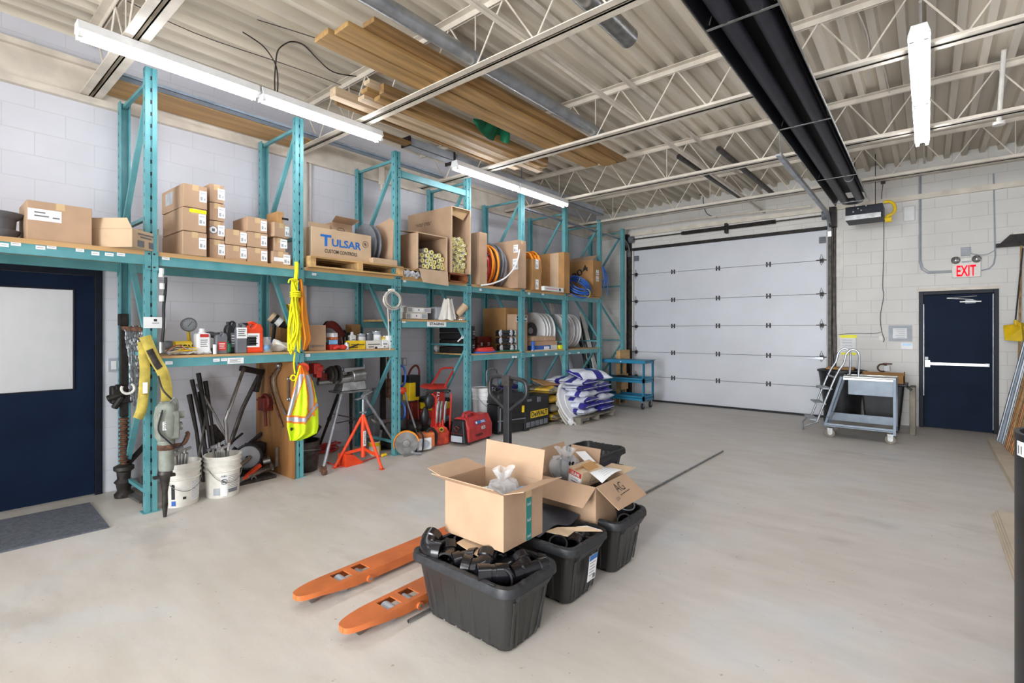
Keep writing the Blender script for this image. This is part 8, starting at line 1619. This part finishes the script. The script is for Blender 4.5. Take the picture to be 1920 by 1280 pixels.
 for sx in (-1, 1):
  for sy in (-.72, .72): b.box(cx+sx*(HW+rimw*.35)-.006, cy+sy*HL-.022, z0+h*.992, cx+sx*(HW+rimw*.35)+.006, cy+sy*HL+.022, z0+h+.0012)
 b.build('lid_slot', 'ink', t)
 for sy in (-1, 1):   # raised handle block under the lip on the short ends
  b = MB(); y_ = cy+sy*(HL+.006); b.hexa([(cx-HW*.62, min(y_, y_-sy*.02), z0+h*.74), (cx+HW*.62, min(y_, y_-sy*.02), z0+h*.74), (cx+HW*.62, max(y_, y_-sy*.02), z0+h*.74), (cx-HW*.62, max(y_, y_-sy*.02), z0+h*.74), (cx-HW*.70, min(y_+sy*rimw*.9, y_-sy*.02), z0+h*.875), (cx+HW*.70, min(y_+sy*rimw*.9, y_-sy*.02), z0+h*.875), (cx+HW*.70, max(y_+sy*rimw*.9, y_-sy*.02), z0+h*.875), (cx-HW*.70, max(y_+sy*rimw*.9, y_-sy*.02), z0+h*.875)]); b.build('hand_grip', mr, t, bevel=.004)
  b = MB(); zz = [.10, .70];
  for xx in (-.66, .66): b.bar((cx+HW*xx*.86, cy+sy*(HL-T(0)+.0), z0+.03), (cx+HW*xx, cy+sy*(HL-T(h*.75)+.002), z0+h*.74), .02, .008, (0, sy, 0))
  b.build('end_rib', m, t, bevel=.003)
 return t
tote('ribbed_tote', 'nearest black ribbed tote, full of black pipe elbows', 1.705, 2.13, 1.435, 2.145, .352, seed=1)
tote('ribbed_tote', 'middle black ribbed tote with a white and blue label on its end', 2.235, 2.665, 1.445, 2.09, .352, seed=2)
tote('ribbed_tote', 'third black ribbed tote with scuffed end, holding the carton marked with letters', 2.725, 3.16, 1.425, 2.06, .352, seed=3)
tote('ribbed_tote', 'empty black tote nested in a blue one, farthest of the floor group', 3.27, 3.975, 1.99, 2.44, .36, z0=.16, seed=4, ribs=False)
tote('blue_tote', 'blue plastic tote under the empty black tote', 3.25, 3.99, 1.975, 2.455, .355, z0=0, m='bluebin', mr='bluebin', seed=5, ribs=False, taper=.1, group=None)
b = MB(); T_ = bpy.data.objects['ribbed_tote.001']; Q = frame((2.47, 1.462, .185), (1, 0, 0), (0, -.12, 1)); b.M = Q; b.box(-.04, -.075, 0, .045, .075, .0015); b.m = 1; b.box(-.04, .045, .0015, .045, .075, .002); b.m = 2
for k in range(5): b.box(-.03, .028-.018*k, .0015, .03-.01*(k % 2), .032-.018*k, .002)
b.box(.012, -.068, .0015, .038, -.045, .002); b.build('product_label', ['paper', 'label_blue', 'grey'], T_)
def fitting(kind, r=.042, ang=90, lab='', grp=None, name='pipe_elbow'):
 b = MB(); n = 20; hub = r*1.14; hl = r*1.0; ri = r*.93
 def piece(path):   # list (pos, tan, r)
  b.sweep(path, n, caps=False)
 if kind == 'elbow':
  Rb = r*1.25; A_ = R(ang); pa = []
  P0 = V((-hl, 0, 0)); T0_ = V((1, 0, 0))
  def arc(a): return V((Rb*math.sin(a), Rb*(1-math.cos(a)), 0)), V((math.cos(a), math.sin(a), 0))
  pe, te = arc(A_)
  pa += [(V((hl*.2, 0, 0))*0+V((0, 0, 0)), T0_, ri*.9), (P0, T0_, ri), (P0, T0_, hub), (V((-.004, 0, 0)), T0_, hub), (V((0, 0, 0)), T0_, r)]
  for i in range(1, 9): p, tt = arc(A_*i/9); pa.append((p, tt, r))
  pa += [(pe, te, r), (pe+te*.004, te, hub), (pe+te*hl, te, hub), (pe+te*hl, te, ri), (pe+te*.0, te, ri*.9)]
  piece(pa)
 elif kind == 'coupling':
  X = V((1, 0, 0)); piece([(X*-.01, X, ri*.9), (X*-.07, X, ri), (X*-.07, X, hub), (X*-.012, X, hub), (X*-.01, X, r*1.04), (X*.01, X, r*1.04), (X*.012, X, hub), (X*.07, X, hub), (X*.07, X, ri), (X*.01, X, ri*.9)])
 elif kind == 'tee':
  X = V((1, 0, 0)); Y = V((0, 1, 0)); piece([(X*-.03, X, ri*.9), (X*-.09, X, ri), (X*-.09, X, hub), (X*-.05, X, hub), (X*-.047, X, r), (X*.047, X, r), (X*.05, X, hub), (X*.09, X, hub), (X*.09, X, ri), (X*.03, X, ri*.9)]); piece([(Y*.0, Y, r), (Y*.052, Y, r), (Y*.055, Y, hub), (Y*.09, Y, hub), (Y*.09, Y, ri), (Y*.04, Y, ri*.9)])
 o = b.build(name, 'abs', smooth=True, ang=30);
 org = o.location.copy(); o.data.transform(Matrix.Translation(org)); o.location = (0, 0, 0)
 return tag(o, lab, 'pipe fitting', grp)
GF = 'black pipe fittings in the nearest tote'
kinds = {'e': fitting('elbow', .043, 90, 'black plastic pipe elbow in the nearest tote', GF), 'f': fitting('elbow', .043, 45, 'black plastic pipe elbow in the nearest tote', GF), 'c': fitting('coupling', .04, lab='black plastic pipe coupling in the nearest tote', grp=GF, name='pipe_coupling'), 't': fitting('tee', .036, lab='black plastic pipe tee in the nearest tote', grp=GF, name='pipe_tee')}
used = set()
def put(k, p, rot, lab=None, grp=None, scale=1.1):
 if k not in used: o = kinds[k]; used.add(k); o.location = p; o.rotation_euler = [R(a) for a in rot]; o.scale = (scale,)*3
 else: o = dup(kinds[k], p, rot=[R(a) for a in rot], scale=(scale,)*3)
 if lab: o['label'] = lab
 if not lab: o['label'] = 'black plastic pipe '+{'e': 'elbow', 'f': 'bend', 'c': 'coupling', 't': 'tee'}[k]+' in the pile in the nearest tote'
 o['group'] = grp or GF; return o
zf = .335
fl = [('e', 1.80, 2.07, .385, (0, 20, 200), 'black elbow sticking up highest at the left corner of the nearest tote'), ('f', 1.80, 1.93, .33, (60, 0, 30), None), ('f', 1.86, 1.83, .335, (10, 15, 110), None), ('e', 1.80, 1.76, .335, (25, 10, -60), 'large black elbow with both openings facing out at the centre front of the nearest tote'),
      ('c', 1.80, 1.62, .345, (0, 5, -35), 'black coupling lying open end out at the near corner of the nearest tote'), ('t', 1.96, 1.52, .335, (20, 0, -20), 'black tee at the right end of the nearest tote'), ('e', 2.03, 1.60, .32, (-10, 10, 70), None), ('f', 1.90, 1.56, .32, (50, 20, 160), None), ('c', 2.06, 1.75, .31, (0, 10, 60), None), ('e', 1.95, 1.72, .30, (80, 0, 20), None),
      ('f', 1.98, 1.92, .31, (0, 40, 10), None), ('e', 2.05, 2.0, .31, (30, 0, 140), None), ('c', 1.92, 2.04, .31, (10, 30, 20), None), ('e', 1.86, 1.98, .29, (0, 0, 300), None), ('c', 1.87, 1.67, .28, (0, 0, 80), None), ('f', 2.04, 1.87, .29, (10, 60, 50), None), ('c', 1.92, 1.9, .24, (0, 0, 10), None), ('e', 1.95, 1.62, .24, (0, 0, 45), None), ('f', 1.95, 1.78, .23, (0, 20, 95), None)]
for k, x, y, z, r_, lab in fl: put(k, (x, y, z), r_, lab)
GM = 'black pipe fittings in the middle tote'
for k, x, y, z, r_, lab in (('e', 2.33, 1.60, .30, (0, 60, 40), 'black elbow at the near corner of the middle tote'), ('c', 2.45, 1.56, .31, (0, 0, 20), 'black coupling under the cardboard scrap in the middle tote'), ('e', 2.55, 1.62, .27, (0, 0, 200), None), ('t', 2.40, 1.78, .25, (0, 0, 60), None), ('e', 2.5, 1.9, .25, (0, 40, 10), None), ('f', 2.35, 1.95, .25, (0, 0, 90), None), ('c', 2.36, 1.7, .24, (0, 0, 100), None)): put(k, (x, y, z), r_, lab or 'black plastic fitting half hidden in the middle tote', GM)
G3 = 'black pipe fittings in the third tote'
for k, x, y, z, r_, lab in (('c', 2.98, 1.50, .27, (0, 30, 10), None), ('e', 3.07, 1.60, .25, (0, 0, 60), None), ('t', 2.86, 1.62, .22, (0, 0, 0), None), ('e', 2.95, 1.9, .22, (0, 0, 0), None)): put(k, (x, y, z), r_, 'black plastic fitting half hidden in the third tote', G3)
t = thing('cleanout_fitting', 'black round cleanout fitting with a square plug at the right end of the third tote', 'pipe fitting', (3.0, 1.53, .30)); c = V((3.02, 1.545, .375)); ax = V((-.15, -.35, .8)).normalized()
b = MB(); b.lathe([(.055, -.14), (.058, -.02), (.072, -.02), (.075, .0), (.072, .012), (.06, .012), (.056, .006)], c, ax, n=32); b.build('body', 'abs', t, smooth=True);
F_ = frame(c+ax*.012, ax.orthogonal(), ax.cross(ax.orthogonal())); F_.translation = c+ax*.008; b = MB(F_); b.box(-.016, -.016, 0, .016, .016, .022); b.build('square_plug', 'black', t, bevel=.002)
b = MB(); b.torus(c+ax*.012, ax, .066, .004, 32, 6); b.build('raised_ring', 'grey', t, smooth=True)
def flat(lab, pts, th=.004, name='cardboard_scrap', m='card_lt', txt=None):
 pts = [V(p) for p in pts]; nrm = (pts[1]-pts[0]).cross(pts[-1]-pts[0]).normalized(); b = MB(); b.plate(pts, nrm*th); o = b.build(name, [m]); return tag(o, lab, 'cardboard')
def onz(u, v, z): return onZ(u, v, z)
o = flat('triangle of cardboard with pen marks sticking out under the tall open box', [onz(856, 1018, .385), onz(895, 1043, .375), onz(922, 1043, .372), onz(905, 1020, .385), onz(880, 1005, .39)])
b = MB(frame(onz(903, 1037, .378)+V((0, 0, .005)), (-.45, -.9, 0), (.9, -.45, .05))); b.text('SFK', Matrix(), .035, .012); b.build('handwriting', 'ink', o)
o = flat('bent cardboard scrap lying across the middle tote', [onz(1022, 997, .37), onz(1065, 1006, .36), onz(1078, 996, .362), onz(1130, 996, .37), onz(1100, 988, .375), onz(1045, 989, .375)])
flat('white paper slip beside the cardboard scrap on the middle tote', [onz(1080, 987, .372), onz(1100, 985, .372), onz(1128, 993, .372), onz(1112, 995, .370)], .001, 'paper_slip', 'paper')
def opencarton(name, lab, x0, x1, y0, y1, z0, z1, flaps):
 t = thing(name, lab, 'box', ((x0+x1)/2, (y0+y1)/2, z0)); e = .005
 b = MB(); b.box(x0, y0, z0, x1, y1, z0+e)
 for a in ((x0, y0, x0+e, y1), (x1-e, y0, x1, y1), (x0+e, y0, x1-e, y0+e), (x0+e, y1-e, x1-e, y1)): b.box(a[0], a[1], z0+e, a[2], a[3], z1)
 b.build('box_body', 'card', t)
 for pts in flaps:
  pts = [V(p) for p in pts]; nrm = (pts[1]-pts[0]).cross(pts[-1]-pts[0]).normalized(); b = MB(); b.plate(pts, nrm*.004); b.build('flap', 'card', t)
 return t
x0, x1, y0, y1, z0, z1 = 1.915, 2.245, 1.645, 2.075, .402, .692
fl_ = [[(x1, y1, z1), (x1, y0, z1), (x1+.02, y0-.005, z1+.165), (x1+.02, y1+.005, z1+.165)],
       [(x0, y1, z1), (x1, y1, z1), (x1-.02, y1+.15, z1+.035), (x0+.0, y1+.15, z1+.035)],
       [(x0, y0, z1), (x0, y1, z1), (x0+.05, y1-.0, z1-.09), (x0+.05, y0+.02, z1-.09)] if False else [(x0, y1, z1), (x0, y0, z1), (x0-.075, y0+.0, z1+.045), (x0-.075, y1+.03, z1+.045)],
       [(x1, y0, z1), (x0, y0, z1), (x0+.0, y0-.13, z1+.04), (x1-.0, y0-.13, z1+.04)]]
t = opencarton('open_cardboard_box', 'tall open cardboard box with a teal tape strip, on top of the nearest tote', x0, x1, y0, y1, z0, z1, fl_)
b = MB(fY((x0+.205, y0-.0008, (z0+z1)/2))); b.box(-.025, -.145, 0, .025, .145, .0006); b.build('clear_tape', 'tape', t)
b = MB(fY((x0+.205, y0-.0016, z0+.11))); b.box(-.023, -.108, 0, .023, .118, .001); b.m = 1
for zz in (.085, .0, -.085): b.text('lol' if zz == 0 else 'iol', Matrix.Translation((0, zz, .001)) @ Matrix.Rotation(R(-90), 4, 'Z') @ Matrix.Rotation(R(90), 4, 'Z'), .028, .018, .0)
b.build('teal_tape', ['teal_tape', 'white'], t)
b = MB()
for s in (-1, 1): b.box(x0-.0012, (y0+y1)/2+s*.05, z0+.02, x0-.0004, (y0+y1)/2+s*.052, z1-.02) if False else None
def bag(name, lab, c, r, h, m, seed, flare=.5, mats=None):
 q = random.Random(seed); ph = [q.uniform(0, 6) for _ in range(4)]; c = V(c)
 def f(u, v):
  a = 2*math.pi*u; rr = r*(math.sin(math.pi*min(.96, .16+v*.78))**.8)*(1+.12*math.sin(3*a+ph[0])+.08*math.sin(7*a+ph[1]+4*v)+.05*math.sin(13*a+ph[2]))
  if v > .72: rr = r*(.28+flare*(v-.72)*2.5*(1+.5*math.sin(5*a+ph[3])))
  return c+V((rr*math.cos(a), rr*math.sin(a), h*v+.01*math.sin(4*a+ph[2])*v))
 b = MB(); b.grid(f, 40, 20); b.add([f(k/20, 0) for k in range(20)], [tuple(range(19, -1, -1))]); return tag(b.build(name, m, smooth=True), lab, 'plastic bag')
bag('plastic_bag', 'bunched clear plastic bag poking out of the tall open box', (2.10, 1.80, z0+.12), .085, .24, 'plastic', 3)
b = MB(); b.ball((2.14, 1.70, z0+.22), (.07, .045, .05), 16, 10); tag(b.build('blue_bundle', 'skylike', smooth=True), 'pale blue plastic bundle in the tall open box', 'bundle')
b = MB(); b.hexa([(1.96, 1.72, z0+.20), (2.06, 1.68, z0+.20), (2.10, 1.90, z0+.23), (2.0, 1.95, z0+.23), (1.96, 1.72, z0+.215), (2.06, 1.68, z0+.215), (2.10, 1.90, z0+.245), (2.0, 1.95, z0+.245)]); tag(b.build('paper_packet', 'paper', bevel=.003), 'white paper packet inside the tall open box', 'packet')
b = MB(); b.box(1.93, 1.66, z0+.008, 2.2, 2.05, z0+.16); tag(b.build('dark_parts', 'iron', bevel=.02), 'dark parts filling the bottom of the tall open box', 'parts')
x0, x1, y0, y1, z0, z1 = 2.705, 3.09, 1.575, 2.02, .23, .555
fl_ = [[(x0, y1, z1), (x0, y0, z1), (x0-.15, y0-.0, z1-.085), (x0-.15, y1+.02, z1-.085)],
       [(x1, y0, z1), (x0, y0, z1), (x0+.02, y0-.145, z1-.115), (x1+.02, y0-.145, z1-.115)],
       [(x1, y1, z1), (x1, y0, z1), (x1+.10, y0-.02, z1+.04), (x1+.12, y1+.02, z1+.05)] if False else [(x1, y1, z1), (x1, y0+.2, z1), (x1+.03, y0+.2, z1+.13), (x1+.03, y1, z1+.13)],
       [(x0, y1, z1), (x1, y1, z1), (x1, y1+.05, z1+.15), (x0+.1, y1+.05, z1+.15)]]
t = opencarton('open_cardboard_box', 'open cardboard box with hand-written letters on its flap, sitting in the third tote', x0, x1, y0, y1, z0, z1, fl_)
b = MB(); b.plate([(x1, y0+.18, z1), (x1, y0, z1), (x1+.11, y0-.02, z1+.02), (x1+.11, y0+.16, z1+.02)], (0, 0, .004)); b.build('flap', 'card_lt', t)
F_ = frame((x0+.21, y0-.062, z1-.0445), (1, 0, 0), (0, .145, .115));
b = MB(F_); b.text('AG', Matrix.Translation((-.01, .015, .003)), .10, .062, -.01); b.bar((-.06, -.035, .0035), (.07, -.028, .0035), .004, .001); b.text('STK', Matrix.Translation((-.11, -.048, .003)) @ Matrix.Rotation(R(12), 4, 'Z'), .045, .02, -.01); b.build('handwriting', 'ink', t)
tb = thing('small_carton', 'small cardboard carton with red and white label lying on the open lettered box', 'box', (2.85, 1.73, .56)); Q = Matrix.Translation((2.86, 1.745, .575)) @ Matrix.Rotation(R(-10), 4, 'Z') @ Matrix.Rotation(R(-4), 4, 'Y') @ Matrix.Rotation(R(10), 4, 'X')
b = MB(Q); b.box(-.10, -.06, -.055, .10, .06, .055); b.build('box_body', 'card_lt', tb, bevel=.003)
b = MB(Q @ fX((-.1005, 0, 0))); b.box(-.052, -.045, 0, .052, .045, .001); b.m = 1; b.box(-.052, .012, .001, .052, .045, .0016); b.m = 0; b.text('ULINE', Matrix.Translation((0, .028, .0016)), .075, .02, .03); b.m = 2; b.text('S-7098', Matrix.Translation((0, -.008, .001)), .05, .009); b.box(-.03, -.03, .001, .03, -.025, .0016); b.box(-.02, -.04, .001, .02, -.036, .0016); b.build('product_label', ['paper', 'redbright', 'ink'], tb)
b = MB(Q @ fY((.01, -.0605, 0))); b.tube([(-.035, -.03, 0), (.0, .03, 0), (.035, -.03, 0)], .0012, 4, True)
for k in range(4): b.box(.04, .028-.016*k, 0, .08-.006*(k % 2), .031-.016*k, .001)
b.build('printing', 'ink', tb)
b = MB(Q); b.plate([(-.04, -.06, .056), (.06, -.06, .056), (.05, .0, .075), (-.05, .0, .075)], (0, 0, .002)); b.box(-.1005, -.012, .0552, .1, .012, .0562); b.build('flap', 'card_dk', tb)
b = MB()
def shf(u, v): return V((2.80+.27*u+.03*v, 1.585+.16*v, .558+.03*v+.03*math.sin(2.2*u+1.5*v)))
b.grid(shf, 10, 8, (0, 0, .001)); o = tag(b.build('paper_sheet', 'paper', smooth=True), 'curled white printed sheet beside the small red-labelled carton', 'paper')
b = MB()
for k in range(7): a = shf(.25, .15+.1*k)+V((0, 0, .0018)); c = shf(.85, .15+.1*k)+V((0, 0, .0018)); b.tube([a, shf(.45, .15+.1*k)+V((0, 0, .0018)), shf(.65, .15+.1*k)+V((0, 0, .0018)), c], .0012, 4)
b.build('print_line', 'greylt', o)
bag('plastic_bag', 'clear plastic bag of black parts behind the small red-labelled carton', (2.86, 1.90, .50), .10, .22, 'plastic', 8)
b = MB(); b.ball((2.86, 1.90, .57), (.075, .075, .06), 16, 10); q = random.Random(2)
for k in range(10): a = V((2.86+q.uniform(-.06, .06), 1.90+q.uniform(-.06, .06), .60)); b.cyl(a, a+V((q.uniform(-.05, .05), q.uniform(-.05, .05), .05)), .008, n=7)
tag(b.build('black_parts', 'abs', smooth=True), 'black plastic parts inside the clear bag on the open box with letters', 'parts')
b = MB(); b.hexa([(3.0, 1.82, .60), (3.06, 1.78, .60), (3.08, 1.88, .66), (3.02, 1.92, .66), (3.0, 1.82, .605), (3.06, 1.78, .605), (3.08, 1.88, .665), (3.02, 1.92, .665)]); tag(b.build('paper_slip', 'paper'), 'white paper tip standing behind the small red-labelled carton', 'paper')
b = MB(); b.box(2.72, 1.60, .237, 3.07, 2.0, .50); tag(b.build('dark_parts', 'iron', bevel=.02), 'dark parts filling the open box with letters', 'parts')
b = MB()
def rs(u, v):
 x = 2.26+.42*u; y = 1.68+.42*v; hump = .13*math.exp(-((u-.35)**2)/.12-((v-.75)**2)/.25); edge = -.035*max(0, .25-v)*4*(.5+.5*math.sin(9*u)); return (x+.02*v, y, .365+hump+edge*.6+.02*math.sin(7*u)*(1-v))
b.grid(rs, 28, 24, (0, 0, .005)); tag(b.build('rubber_sheet', 'sheet', smooth=True), 'sheet of dark grey rubber draped over the middle tote', 'rubber sheet')
b = MB(); b.torus((2.36, 1.98, .50), (.3, .4, 1), .03, .012, 20, 8); tag(b.build('black_ring', 'abs', smooth=True), 'small black ring on the rubber sheet behind the tall open box', 'ring')
